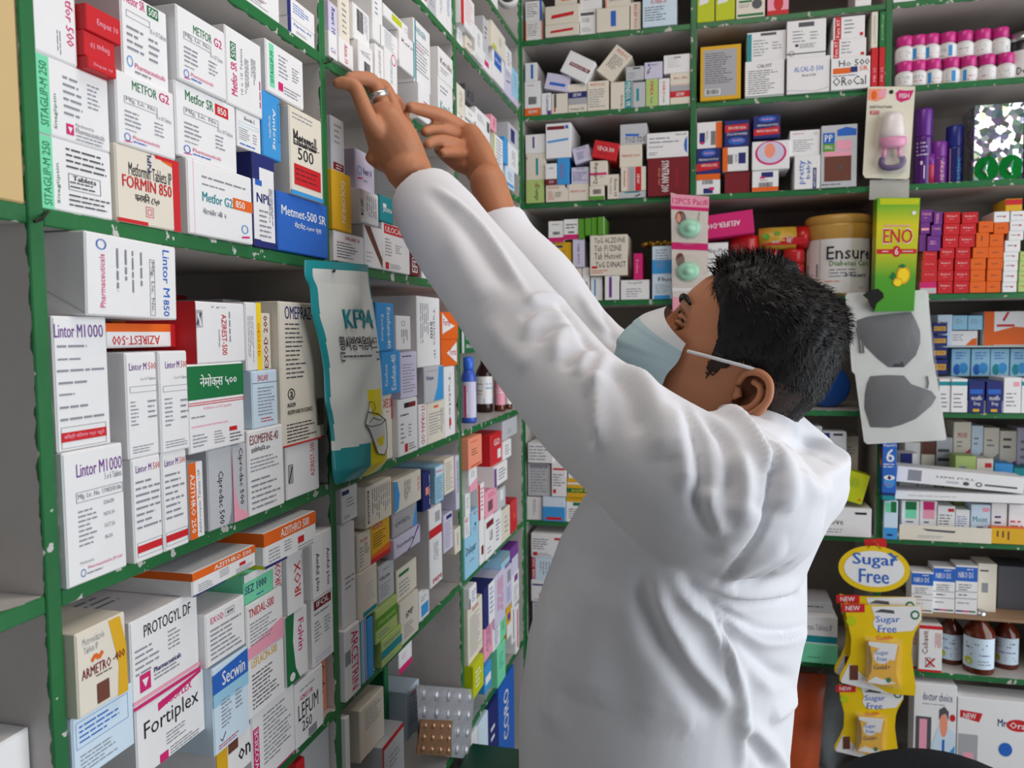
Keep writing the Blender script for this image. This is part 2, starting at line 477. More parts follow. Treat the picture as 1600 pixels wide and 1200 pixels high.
# ---------------------------------------------------------------- left unit, bay by bay
Q = ';w.12,.58,.68,.68,a;T.15,.6,.66,.67,a,Mfg. Lic. No.;T.66,.52,.93,.58,a,10 x 10 Tablets;l.12,.26,.45,.5,4,a;l.62,.26,.82,.48,4,a;l.12,.2,.34,.24,1,a;O.1,.06,.2,.17,b;S.1,.05,.22,.06,m;T.24,.11,.7,.16,m,Pharmaceuticals;l.24,.05,.55,.1,1,b'
Z = ';l.12,.15,.6,.68,9,a;l.66,.3,.88,.6,5,a'
N = ';l.1,.1,.85,.75,9,a'
cell('L', 1, 0.341, 'top shelf of near left bay', '''
374 437 -55 -6|w||t.1,.7,.8,.85,b,Slonda;l.1,.1,.7,.5,5,a;l.3,.3,.6,.36,1,m|white carton with lavender tint
450 492 24 54|w||r0,0,.12,1,n;t.2,.6,.85,.82,b,Siptin-M;l.3,.2,.7,.4,2,a|white carton with navy end, lower of two stacked
449 492 -10 24|w|-.003|r0,0,.12,1,n;l.2,.3,.8,.8,4,b|white carton with navy end, upper of two stacked
''', 'medicine cartons on the left shelves')
cell('L', 1, 0.0925, 'upper shelf of near left bay', '''
61 174 81 208|w||r0,0,.16,.98,i;u.03,.1,.13,.9,g,SITAGLIP-M 250;U.2,.1,.25,.55,g,Sitagliptin;l.34,.3,.62,.85,6,a;l.68,.5,.88,.85,6,a;r.36,.08,.46,.22,m;p w,.38,.18,.44,.18,.41,.1;T.49,.2,.75,.26,a,Manufactured by;t.49,.13,.9,.2,A,Pharmaceuticals;l.49,.02,.88,.12,2,a|white carton with mint-green side stripe and pink logo
66 181 208 322|w||r0,0,.16,.98,i;u.03,.05,.13,.9,g,SITAGLIP-M 250;U.2,.1,.25,.65,g,Sitagliptin;l.34,.6,.95,.92,4,d;w.36,.32,.82,.55,d;t.42,.46,.75,.53,k,Tablets;l.38,.34,.78,.46,2,d;l.36,.08,.95,.28,3,d|white carton with mint-green stripe and boxed fine print
54 128 -40 82|w||d.74,.25,.92,1.1,m,Metfor 500;V.5,.05,.62,.4,2,a|white carton with sideways pink title
192 264 -18 95|w||t.06,.86,.5,.97,m,Metfor SR;r.55,.84,.8,.97,g;t.58,.86,.77,.95,w,500;w.1,.7,.6,.78,a;T.6,.64,.96,.7,a,10 x 10 Tablets;l.1,.3,.45,.62,4,a;l.56,.28,.8,.6,4,a;O.08,.12,.2,.25,B;T.24,.13,.9,.19,m,Pharmaceuticals;l.24,.05,.6,.12,1,a|white carton with pink title and green badge
133 183 84 109|r|.012|t.2,.3,.85,.62,p,Empaz 10|small red carton, lowest of three between white ones
131 181 46 82|r|.006|o.2,.4,.8,.7,p,Empaz 10|small red carton, middle of three between white ones
135 190 4 44|r|.010|t.3,.3,.9,.6,p,Empaz 10|small red carton, top of three between white ones
184 275 108 220|w|.004|t.26,.8,.68,.93,g,METFOR;t.72,.8,.9,.93,m,G2'''+Q+'''|white carton with green title, above red-edged carton
180 283 222 345|c|.002|p o,.62,1,1,1,1,.86,.72,.93;r.88,0,1,.98,r;r.6,.95,1,1,r;r0,0,.45,.05,r;T.18,.63,.86,.8,k,Metformin Tablets IP;t.08,.46,.85,.62,r,FORMIN 850;t.26,.3,.64,.43,k,फरमिन ८५०;u.47,.74,.53,1,n,NPL;w.42,.12,.54,.26,m;w.45,.15,.51,.23,m|white and red carton with large red title
279 354 7 117|w|.012|t.32,.72,.7,.84,g,METFOR;t.75,.72,.92,.84,m,G2'''+Q+'''|white carton with green and pink title, under shelf board
277 371 125 244|w|.004|t.15,.78,.6,.92,g,Metfor SR;r.63,.76,.86,.92,r;t.67,.79,.82,.89,w,850'''+Q+'''|white carton with green title and red number badge
296 396 246 367|w|.012|r.08,0,.085,1,p;l.2,.76,.95,.84,1,a;l.2,.67,.75,.73,1,a;t.2,.47,.66,.6,t,Metfor G2;r.67,.47,1,.63,o;t.71,.5,.86,.6,w,850;t.2,.3,.55,.38,a,मेटफोर जी २;O.8,.14,.91,.27,B;S.8,.08,.93,.1,m,.0018|white carton with teal title and orange band
355 411 39 155|w|.006|r.12,.6,.27,.82,g;u.14,.62,.25,.8,w,500;u.12,.14,.28,.57,m,Metfor SR;U.38,.2,.44,.8,a,10 x 10 Tablets;V.5,.15,.62,.7,3,a;V.68,.4,.82,.75,4,a;V.9,.1,.96,.5,1,m|white carton with sideways pink title and green badge
371 408 170 231|w|.001|t.3,.78,.75,.88,k,Slonda 2;w.08,.6,.9,.7,l;l.08,.2,.6,.55,6,a;l.66,.2,.9,.5,4,a;l.1,.05,.8,.15,1,b|small white carton with pale blue print
372 396 233 273|n|-.03|r.2,.0,.5,.35,a|dark navy carton partly hidden behind another
398 434 238 390|nw|.004|r0,.86,1,1,n;r0,.72,.3,.87,n;r.1,.66,.4,.72,b;r0,.05,.3,.08,n;r0,0,1,.07,n;t.15,.48,.8,.58,n,NPL;l.25,.1,.8,.42,6,a;V.7,.2,.9,.66,3,a|white and navy carton with navy top and base
417 475 60 141|w|.008|r.08,.12,.2,.95,i;u.1,.2,.18,.8,g,SITAGLIP-M;l.32,.4,.6,.85,6,a;l.68,.45,.9,.75,5,a;r.3,.14,.42,.3,m;l.45,.1,.9,.28,3,a|small white carton with mint-green stripe beside empty space
411 440 140 243|B|.004|d.5,.15,.72,.78,w,Amlong;d.3,.3,.44,.65,w,एम्लोंग;w.85,.3,1.0,.9,n|bright blue carton with sideways white name
455 505 165 293|c|.02|l.08,.86,.85,.95,2,a;l.1,.55,.85,.7,2,d;t.1,.58,.8,.75,k,Metsmall;S.1,.66,.85,.64,k;S.1,.62,.9,.6,k;T.22,.42,.7,.56,k,500;r.1,.12,.92,.36,r;l.14,.16,.85,.33,3,h;r0,0,1,.05,B|cream carton with red panel and handwritten 500
434 517 297 396|b|.012|t.06,.62,.95,.78,w,Metmet-500 SR;t.3,.42,.85,.55,w,मेटमेट-५०० एस|dark blue carton with white title and torn corner
''', 'medicine cartons on the left shelves')
cell('L', 1, -0.184, 'middle shelf of near left bay', '''
76 174 493 706|w|.004|t.02,.84,.52,.94,x,Lintor M;T.56,.84,.92,.94,x,1000;l.06,.75,.85,.8,1,a;l.06,.66,.5,.7,1,a;l.04,.57,.95,.62,1,a;l.06,.48,.75,.53,1,a;l.06,.4,.5,.44,1,a;l.06,.3,.7,.35,1,a;l.06,.21,.9,.26,1,a;w.06,.02,.9,.18,a;r.06,.07,.9,.14,r;t.1,.085,.85,.125,p,बिक्री वितरण गर्न नहुने|wide white carton with purple title and red strip
96 199 709 922|w|.012|t.2,.8,.66,.9,x,Lintor M;T.7,.8,.97,.9,x,1000;T.66,.74,.96,.79,a,5 x 6 Tablets;w.18,.61,.97,.69,a;T.21,.625,.94,.675,a,Mfg. Lic. No. 17403/0106;l.2,.27,.5,.56,8,a;T.62,.55,.8,.58,a,22620;T.62,.46,.8,.49,a,NOV.24;T.62,.37,.8,.4,a,OCT.26;T.62,.28,.75,.31,a,96.03;T.2,.14,.42,.17,a,Manufactured by;O.2,.05,.28,.11,b;T.32,.09,.9,.12,m,Pharmaceuticals (P) Ltd;l.3,.05,.7,.08,1,a|wide white carton with purple title and boxed line
170 196 545 692|w|-.010,.1|t.3,.35,.98,.52,h,00;r.0,.7,.6,.9,e;r.2,0,.9,.3,e|white and brown carton glimpsed behind slim boxes
166 280 505 546|w|-.014,.08|o.08,.12,.75,.5,r,AZIREST-500;r0,.66,1,1,o;r.92,0,1,1,r|white red and orange carton lying upside down
202 250 551 714|w|.02|t.1,.83,.66,.9,x,Lintor M;T.72,.83,.98,.9,r,500;T.45,.73,.95,.76,a,3 x 10 Tablets;w.1,.62,.98,.68,a;l.1,.3,.35,.55,7,a;l.66,.35,.95,.55,4,a;l.12,.04,.9,.12,3,a|slim white carton with purple title, upper left of four
253 297 549 706|w|.026|t.2,.83,.7,.9,x,Lintor M;T.76,.83,.98,.9,r,500;T.5,.72,.96,.75,a,3 x 10 Tablets;w.1,.6,.98,.66,a;l.14,.25,.45,.55,7,a;l.7,.3,.98,.53,4,a;l.12,.04,.9,.12,3,a|slim white carton with purple title, upper right of four
212 256 717 880|w|.02|t.12,.86,.66,.93,x,Lintor M;T.72,.86,.96,.93,r,500;l.1,.3,.95,.8,8,a;w.08,.05,.95,.19,a;r.08,.09,.95,.16,r|slim white carton with red strip, lower left of four
258 296 708 862|w|.02|t.1,.86,.64,.93,x,Lintor M;T.7,.86,.94,.93,r,500;l.1,.3,.9,.8,8,a;w.06,.05,.95,.19,a;r.06,.09,.95,.16,r|slim white carton with red strip, lower right of four
298 320 724 838|w|.012|r0,0,.5,1,o;d.1,.08,.4,.85,w,AZITHRO 250;U.6,.05,.85,.9,a,Azithromycin Tablets USP|slim white carton with orange stripe
319 329 714 832|h|-.008|r0,0,1,.6,s|slim dark red and grey carton
328 365 702 828|s|.008|d.35,.04,.62,.7,k,Ciprodac 500;p a,.78,0,1,0,1,1,.97,.4,.92,.15|pale carton with sideways black name and grey swoosh
366 391 696 814|s|.009|d.4,.2,.75,.95,k,Ciprodac 500;p p,0,0,1,0,.98,.08,.4,.16,.12,.4,0,.95|pale carton with sideways black name and pink swoosh
297 383 570 708|w|.022|r0,.6,1,.98,g;t.2,.7,.86,.88,w,नेमोक्स ५००;r0,.56,1,.57,r;r0,.535,1,.545,r;T.25,.47,.75,.51,p,10 Blisters of 10 Capsules;l.04,.38,.35,.43,1,a;l.04,.28,.7,.32,1,p;l.05,.06,.3,.22,4,a;l.42,.06,.62,.22,5,a;r.7,.18,.84,.23,r;l.7,.04,.95,.16,3,d|white carton with green top panel and white script
303 384 470 566|w|.018|@r0,0,1,1,r;@r.1,.1,.25,.9,o;r.0,.58,.13,.86,A;S.02,.62,.1,.82,d,.003;S.1,.6,.04,.8,w,.002;d.5,.12,.6,.8,r,AZIREST-500;T.3,.9,.6,.93,a,ip;V.64,.1,.7,.85,1,a;d.42,.25,.46,.55,a,एजिरेस्ट|white carton with silver hologram seal and sideways red name
298 438 452 700|w|-.105,.1|r0,.96,1,1,r|tall white carton with red top edge behind sealed one
386 410 472 572|w|.0|r.68,0,1,1,f;V.1,.1,.5,.8,4,a;d.72,.2,.9,.7,o,OESSOD|white carton with yellow edge
409 425 489 576|c|-.004|u.3,.02,.7,.95,h,EXOD 200|narrow cream carton with sideways dark red name
426 432 470 575|r|-.01||narrow red carton edge
404 430 466 488|s|-.05|O.2,.2,.8,.8,k,.7;t.4,.35,.6,.65,k,a|grey carton with black eye logo, recessed
396 442 580 668|L|.008|t.22,.82,.62,.92,r,ENCLAVE;r0,.78,1,.79,d;l.2,.2,.95,.72,9,a;l.3,.08,.8,.18,2,r|pale blue carton with red title
431 507 470 694|c|.012|t.12,.88,.9,.97,n,OMEPRAZ-20;l.12,.46,.6,.86,13,d;l.1,.02,.85,.16,6,k;O.14,.32,.3,.4,k,.8;t.19,.335,.25,.38,k,a;t.12,.27,.3,.3,k,ALKEM;t.12,.22,.7,.25,k,ALKEM HEALTH SCIENCE;b.8,.1,.97,.3;r0,0,1,.012,r|tall cream carton with blue title and barcode
387 447 674 799|w|.014|t.05,.83,.85,.94,h,ESOMEFINE-40;t.08,.73,.6,.8,k,इसोमेफिन-४०;l.05,.5,.95,.68,4,a;l.06,.05,.9,.44,6,a|white carton with dark maroon title, on shelf edge
449 499 698 772|w|.006|u.72,.3,.85,.95,r,AZIREST-500;r.04,.3,.18,.65,A;w.04,.3,.18,.65,k;S.05,.32,.16,.6,k,.002|small white carton with silver seal beside the pouch
''', 'medicine cartons on the left shelves')
# the tilted grey-sided carton perched on the upper two
cell('L', 1, -0.184, 'perched under shelf of near left bay', '''
136 492 277 500 140 361|w|.03,.11|@S.05,.98,.62,.5,s,.0012;@S.62,.5,.98,.03,w,.002;@S.5,.45,.98,.03,s,.001;d.83,.3,.91,.93,b,Lintor M;d.83,.04,.9,.26,b,850;w.67,.04,.73,.78,a;d.68,.08,.72,.75,a,Mfg. Lic. No.;V.55,.3,.6,.85,1,a;V.46,.3,.5,.85,1,a;V.38,.3,.43,.85,1,a;V.29,.3,.34,.85,1,a;O.1,.8,.2,.93,b;U.13,.1,.18,.75,m,Pharmaceuticals|tilted white carton with sideways blue title
''', 'medicine cartons on the left shelves')
cell('L', 1, -0.473, 'lower shelf of near left bay', '''
207 317 972 1100|w|.004,.16|^t.05,.55,.9,.85,k,PROTOGYL DF;^l.1,.3,.6,.5,3,a;^l.3,.88,.9,.95,1,a;t.18,.76,.88,.9,k,PROTOGYL DF;l.05,.35,.4,.68,5,a;l.52,.45,.72,.7,5,a;r.1,.16,.25,.36,m;p w,.13,.3,.22,.3,.175,.2;t.3,.3,.7,.36,n,Pharmaceuticals;l.3,.2,.85,.29,2,a;r0,.06,1,.1,p;r0,0,1,.04,m|white carton with black title and pink base stripes
110 200 996 1122|c|.022|T.12,.82,.55,.91,a,Metronidazole;T.14,.72,.42,.8,a,Tablets IP;p y,.64,.98,.88,.98,.99,.6,1,.0,.78,.0,.82,.4;t.08,.43,.66,.55,h,ARMETRO;t.7,.46,.95,.56,h,-400;S.28,.6,.36,.66,o,.003;S.36,.66,.42,.6,o,.003;S.42,.6,.5,.66,o,.003;l.35,.38,.7,.42,1,d;r.36,.06,.6,.3,e|cream carton with curved yellow stripe
116 212 1122 1230|L|.006|w.05,.5,.9,.9,b;l.1,.55,.8,.85,4,b;l.1,.1,.7,.4,5,a|pale blue carton ruled with blue lines
216 329 1108 1222|w|.002|p m,.3,.78,.95,.95,.95,.99,.3,.9;t.36,.8,.8,.92,m,VIGOPLEX;T.1,.45,.9,.75,k,Fortiplex;l.4,.2,.7,.4,4,a;r.3,.02,.42,.14,m;l.45,.03,.9,.16,3,a|white carton with big handwriting and pink flash
302 400 896 950|w|.03,.2|@r0,.66,1,1,o;^r.02,.02,.98,.98,s;r0,.66,1,1,o;t.32,.72,.92,.92,w,AZITHRO 500;l.08,.1,.3,.45,4,a;l.4,.25,.6,.6,4,a;r.72,.35,.82,.5,r;l.66,.05,.98,.3,3,a;p n,0,0,.5,0,.5,.04,0,.06;p z,.5,0,.8,0,.8,.05,.5,.05|orange-topped open carton, lower step of two
413 494 834 876|w|.034,.14|@r0,.62,1,1,o;@r0,0,1,.1,Y;^r.02,.02,.98,.98,s;r0,.62,1,1,o;t.3,.68,.85,.92,w,AZITHRO 500;l.08,.1,.28,.5,4,a;l.36,.2,.52,.55,4,a;r.62,.25,.74,.45,r;l.62,.02,.98,.2,2,a;p n,0,0,.4,0,.4,.06,0,.08|orange-topped open carton, upper step of two
318 384 964 1045|w|.022|t.12,.78,.44,.9,m,EXOD;w.48,.77,.72,.91,d;t.52,.8,.68,.88,d,400;l.1,.08,.9,.7,7,a|white carton with magenta title and ringed number
328 390 1049 1172|L|.024|p b,0,.7,1,.7,1,.98,0,.92;t.25,.74,.9,.9,w,Secwin;p l,0,.55,1,.55,1,.7,0,.7;l.2,.25,.5,.6,8,a;l.6,.35,.85,.6,5,a;l.1,.04,.7,.1,2,r;S.15,.16,.2,.12,k;S.2,.12,.3,.2,k|pale blue carton with blue band and white script
387 443 946 1030|w|.014|p p,0,0,1,0,1,.4,0,.2;t.06,.74,.74,.9,r,TNIDAL-500;l.08,.2,.8,.65,7,a|white and pink carton with red title
388 445 1032 1117|w|.012|t.12,.82,.8,.96,y,LEFLACIN-500;l.12,.1,.85,.72,9,d|white carton with gold title
382 427 900 934|i|.012|r0,.75,1,1,w;t.02,.35,.75,.62,n,SEZ 1000;l.4,.1,.7,.22,1,b|turquoise carton with navy title
428 441 877 926|w|.006|u.2,.05,.85,.9,r,IROX|narrow white carton with red sideways name, left one
451 475 865 944|w|.014|u.4,.25,.8,.8,r,IROX;V.85,.5,.95,.9,1,a|narrow white carton with red sideways name, wider one
488 505 838 930|w|.014|d.3,.1,.7,.7,k,Amful plus;r0,0,.02,1,a|white carton with sideways black name, nearer one
506 520 829 924|w|.012|d.3,.1,.7,.7,k,Amful plus|white carton with sideways black name, beside upright
449 482 964 1068|w|.01|p g,0,0,.6,0,.4,.2,.3,.6,.38,1,0,1;d.55,.4,.8,.85,m,Folvin;O.12,.04,.36,.16,w,.1|green and white carton with pink name
490 522 936 1042|w|.006|r.08,.82,.9,.95,h;t.2,.85,.8,.93,w,IFOL;l.08,.72,.9,.79,1,a;l.08,.35,.4,.66,6,a;l.55,.4,.85,.65,5,a;l.1,.05,.9,.15,2,v|white carton with red badge title
497 522 1040 1130|j|-.012|d.3,.35,.8,.95,k,Oxefan|peach carton behind handwritten white one
463 506 1070 1164|w|.008|l.15,.82,.75,.88,1,a;t.15,.7,.6,.77,m,AZIREST-500;T.08,.4,.8,.65,k,LEFUM;T.2,.2,.55,.36,k,250;r.42,.03,.72,.16,a|white carton with black handwriting
396 462 1117 1221|w|.004|p m,.02,.1,.15,.1,.15,.8,.02,.8;u.05,.12,.13,.78,w,HIVOZIDE;l.25,.2,.9,.9,12,a;r.2,0,1,.02,m|white carton with magenta side badge
340 394 1175 1240|w|.014|r.0,0,.3,.95,y;t.6,.3,.95,.6,k,on;r.32,.7,.6,.98,e|white and yellow carton at bottom
''', 'medicine cartons on the left shelves')
cell('L', 1, -0.777, 'bottom shelf of near left bay', '''
475 523 1150 1320|s|-.01||plain grey-white carton below green board
468 480 1190 1330|r|.0||red carton edge below green board
''', 'medicine cartons on the left shelves')
cell('L', 2, 0.541, 'topmost shelf of middle left bay', '''
657 668 -40 12|w||r.5,.2,.9,.5,r|white carton with red mark
669 682 -40 28|s||l.2,.2,.8,.8,6,a|grey-white carton with fine print
683 695 -40 42|w||V.4,.2,.7,.8,2,a|tall white carton
696 708 -40 56|w||V.3,.2,.7,.8,2,b|white carton with blue print beside upright
''', 'medicine cartons on the left shelves')
cell('L', 2, 0.341, 'upper shelf of middle left bay', '''
514 528 0 44|v||d.3,.1,.7,.85,n,Rwart 10|lavender carton with sideways navy name
515 528 48 105|w|.006|p m,.2,.2,.5,.3,.9,.2,.5,.25;O.2,.25,.8,.4,b|white carton with pink and blue swash
530 550 -20 56|c||l.3,.2,.8,.8,6,a|cream carton with fine print, upper row
531 553 57 122|w|.01|d.35,.1,.6,.85,r,Azicin 50|white carton with sideways red name
552 580 2 66|w|.004|b.2,.3,.6,.9;V.65,.2,.9,.9,3,a|white carton with tall barcode
560 585 60 125|w|.012|b.35,.05,.8,.5;T.2,.6,.8,.75,a,Acidity;S.1,.7,.8,.8,a|white carton with handwriting and barcode
582 599 -20 48|w|.012|r.7,0,.75,.4,d;l.2,.5,.6,.9,4,a|white carton with open dark flap
600 638 4 36|w|.012|r.32,.3,.72,.8,Y;w.85,.3,.97,.6,d|white carton with olive panel
597 623 38 72|w|.01|l.15,.1,.85,.9,9,a|white carton full of fine print
585 600 66 126|w|.016|V.4,.1,.7,.9,2,d|narrow white carton with sideways dark print
603 622 72 165|w|.02|V.4,.2,.6,.8,2,t;O.5,.7,.9,.95,m|white carton with teal sideways print
624 648 45 102|w|.016|t.12,.72,.95,.82,e,Kerol;r.92,0,1,1,t|white carton with brown title and teal edge
648 673 28 125|w|.004|t.1,.8,.7,.9,t,VASOGEN;l.1,.2,.9,.7,9,a;l.1,.55,.6,.6,1,p;r.04,0,.1,.98,t|tall white carton with teal logo
686 708 72 117|w|.006|t.1,.5,.9,.7,e,Kerolin;l.1,.2,.7,.4,2,a|white carton with brown label, upper of two stacked
686 708 120 184|w|.006|t.1,.45,.9,.62,t,Kerolin;l.1,.75,.8,.9,2,a|white carton with teal label, lower of two stacked
655 672 128 170|w|.014|l.4,.4,.8,.6,2,m|white paper-wrapped carton with bent end
''', 'medicine cartons on the left shelves')
cell('L', 2, 0.0925, 'hand-level shelf of middle left bay', '''
519 539 180 262|s||l.2,.5,.8,.9,4,a;r.1,.05,.9,.18,h;l.3,.06,.8,.16,2,w|grey-white carton with red base band
521 550 264 357|y|.006|d.45,.15,.65,.85,c,DOLOMUN|yellow carton with sideways pale name
541 555 226 268|d|-.02|t.1,.2,.8,.55,k,50|dark grey carton with black 50
556 586 231 294|v|-.004|t.4,.45,.85,.62,n,Rwart 10;O.1,.4,.32,.62,B,.75;S.1,.3,.35,.34,m,.002;l.4,.25,.7,.35,1,a|lavender carton with navy title and swash logo
523 569 359 410|w|.004|t.35,.76,.85,.88,r,SARGRAF 20;l.08,.12,.8,.68,6,d|white carton with small red title, below yellow one
564 592 294 350|w|.012|u.02,.2,.14,.7,k,EZ;V.3,.15,.9,.85,5,a|white carton with sideways black letters
570 598 350 426|w|.004|p e,0,.98,.35,.98,1,.25,1,.02;l.1,.1,.5,.4,3,s|white carton with brown diagonal stripe
594 615 303 345|t|.006|t.2,.35,.85,.55,w,JASPIN;r.2,.55,.45,.7,w|teal carton with white name
599 641 347 430|w|.004|r.05,.78,.8,.98,r;t.1,.82,.75,.94,w,ULOCAN;l.08,.3,.35,.7,6,a;l.45,.4,.7,.6,4,a;r.08,.04,.2,.18,r;l.25,.05,.7,.17,3,a|white carton with red title block
642 656 380 441|h|.006|u.15,.1,.75,.95,w,EFIXX|dark red carton with sideways white name
660 682 405 447|w||l.2,.1,.8,.4,3,a|plain white carton beside the sleeve
''', 'medicine cartons on the left shelves')
cell('L', 2, -0.184, 'middle shelf of middle left bay', '''
560 652 466 560|s|-.10,.1||large grey carton behind the blue ones
653 688 462 570|w|.004|d.7,.1,.78,.85,a,Tablets IP;V.1,.3,.5,.9,5,a;d.55,.4,.66,.65,d,500|tall white carton with sideways fine print
589 616 472 548|B|.014|d.6,.05,.8,.9,w,Esofunt-40;d.25,.2,.4,.75,L,Esofunt|sky-blue carton with sideways white name, upper of two
620 642 493 544|w|.008|O.35,.7,.6,.85,d;V.3,.15,.8,.6,4,d|small white carton with round logo
642 654 474 546|o|-.006|d.3,.1,.7,.9,c,Pantop 40|narrow orange carton
597 626 549 614|B|.012|u.5,.08,.75,.9,w,Esofunt-40;u.15,.2,.3,.7,L,Esofunt|sky-blue carton with sideways white name, lower of two
627 652 550 622|v|.004|l.1,.86,.95,.94,1,n;l.1,.1,.9,.75,10,a|lavender carton with fine print
664 694 574 632|s|.008|p B,.75,.98,.98,.98,.98,.02,.45,.02,.65,.4;l.1,.85,.7,.9,1,a;t.1,.6,.45,.75,n,Empa|grey and blue carton with curved blue panel
695 711 573 660|w|.002|d.4,.1,.6,.9,a,Tablets;r.4,.15,.6,.25,r|tall white carton with small red mark
690 716 487 529|o|.004|p w,.05,.95,.5,.6,.8,.5,.05,.2;t.1,.5,.5,.75,r,Forte|orange and white carton with white burst, upper of two
690 715 531 574|o|.004|p w,.95,.9,.5,.6,.3,.5,.95,.1;t.5,.4,.9,.65,r,Forte|orange and white carton with white burst, lower of two
598 615 616 708|c||t.05,.78,.9,.92,r,SAFE D;r.9,.6,1,.95,r;l.4,.7,.8,.75,1,a|cream carton with dark red title, beside the pouch
622 653 626 706|w|.01|r.3,.84,.9,.93,k;t.55,.85,.88,.92,r,DSR;l.1,.68,.7,.76,1,d;l.1,.2,.35,.6,5,a;l.5,.3,.7,.55,4,a;r.3,.05,.45,.2,r;l.5,.06,.9,.2,3,d|white carton with black and red title block
655 667 633 691|w|.004|d.3,.05,.75,.95,r,ITORAN-OD|narrow white carton with sideways red name
668 697 630 690|c|.004|r.35,.84,.6,.9,o;l.1,.2,.85,.75,8,a;V.7,.1,.9,.8,3,a|cream carton with small orange mark
''', 'medicine cartons on the left shelves')
cell('L', 2, -0.473, 'lower shelf of middle left bay', '''
535 560 764 819|w||r.02,.8,.45,.92,n;l.3,.4,.8,.7,3,a;l.1,.1,.5,.2,2,d|white carton with navy title block
536 557 822 962|w|.002|l.2,.35,.9,.5,3,a|tall plain white carton beside upright
572 612 762 818|c|.014|r.05,.1,.12,.9,d;u.06,.15,.11,.85,w,SPVANTEX;V.2,.1,.95,.9,9,a|cream carton with sideways fine print
616 658 752 794|c|.012|p B,0,.02,.15,.1,.2,.5,.12,.95,0,.98;V.35,.15,.6,.85,5,d;V.85,.2,.95,.8,2,r|white carton with blue round corner
662 674 740 812|n|.01|r.3,.4,.7,.6,j;V.75,.1,.9,.9,1,w|navy carton seen edge on
681 694 730 792|l|.01|r0,.75,1,.98,L;t.1,.8,.9,.9,r,Nep;l.1,.1,.9,.7,8,a|pale blue carton with small red title
695 711 719 775|c|.014|l.1,.1,.9,.9,12,a|cream carton full of fine print
712 718 713 776|v|.02|V.2,.2,.8,.9,2,n|lavender carton seen edge on
580 612 820 876|y|.006|r0,0,1,.12,r;p o,0,.12,1,.12,1,.3,0,.2;r.12,.84,.6,.94,r;t.16,.86,.56,.92,w,KIDCAN;l.1,.35,.8,.75,6,e|yellow and orange carton with red title block
560 580 836 890|c|.006|t.2,.75,.7,.85,r,P-LON;l.1,.1,.45,.65,6,a;l.5,.4,.9,.7,5,d|cream carton with small red title
614 652 804 846|A|.008|p B,.8,0,.98,0,.98,.95,.9,.6;t.1,.4,.7,.58,d,LEVOSET-L;l.1,.65,.6,.72,1,a|grey carton with blue curved edge
614 657 846 886|v|.016|t.1,.45,.72,.68,k,Fezometra;p x,.45,0,.55,0,.98,.98,.9,.98,.7,.3|lavender carton with purple swoosh
659 671 834 912|o|.0|V.3,.2,.7,.6,2,e|narrow orange carton
673 692 796 948|w|.016|r0,.63,1,.74,r;r.45,.8,.85,.93,A;V.3,.2,.7,.55,3,a;t.2,.04,.9,.1,r,IPRIMI|tall white carton with red band
694 711 806 866|v|.006|r.3,.85,.9,.95,n;l.1,.1,.9,.8,10,a|lavender carton full of fine print
708 720 830 870|c|.012|V.3,.2,.7,.8,1,a|small cream carton at partition
561 590 897 960|c|.008|r.2,.04,.95,.14,t;l.4,.3,.9,.7,6,s|cream carton with teal base strip
592 616 887 936|s|.004|t.05,.6,.7,.72,k,+Vacom;l.1,.1,.8,.5,5,a;l.3,.8,.8,.9,1,a|grey-white carton with black plus title
620 651 893 922|c|.002|r.1,.75,.6,.85,g;l.1,.1,.8,.6,4,a|cream carton with green title
588 621 955 994|q|.012|r0,.4,1,.75,z;t.1,.45,.9,.65,q,Hempant;l.1,.1,.7,.3,2,a|pale green carton with green band, upper of two
597 629 1002 1042|q|.014|r0,.3,1,.6,t;t.1,.65,.9,.85,a,Hempant;l.1,.1,.6,.2,1,a|pale green carton with teal band, lower of two
625 654 944 998|c|.01|t.3,.55,.7,.7,k,6MP;l.2,.1,.8,.45,5,a|cream carton with dark maroon top
655 671 926 966|w||r.2,.1,.9,.5,B;l.2,.6,.8,.8,2,a|white carton with blue box print
541 564 986 1084|w|.01|d.4,.08,.85,.92,m,ARCETRIN;r.0,.5,.35,.7,a|white carton with sideways magenta name
566 574 970 1058|l|.006|r.6,0,.75,1,m|slim pale blue carton, first of two upright
575 584 968 1056|B|.008||slim blue carton, second of two upright
''', 'medicine cartons on the left shelves')
cell('L', 2, -0.777, 'bottom shelf of middle left bay', '''
564 601 1110 1190|c|.002|l.2,.5,.9,.9,7,a;r0,0,.3,.03,e|cream carton with brown printed top
543 549 1120 1260|w|.008||white carton edge behind upright
602 609 1040 1140|g|-.04,.15||slim dark green carton standing
610 619 1036 1132|s|-.04,.15|r.8,0,1,1,g|slim grey carton standing
636 656 1082 1160|L|-.01|l.2,.2,.9,.9,9,a;t.4,.8,.8,.9,r,ORNI|mint carton with green top
600 633 1166 1290|s|.02|r0,.94,1,1,r;r0,0,.06,1,r;l.3,.6,.8,.8,3,a|grey carton with bright red edge
624 644 1008 1056|w|-.09,.05|r0,0,1,.22,m;l.2,.4,.7,.6,2,p|white carton with magenta base stripe
''', 'medicine cartons on the left shelves')
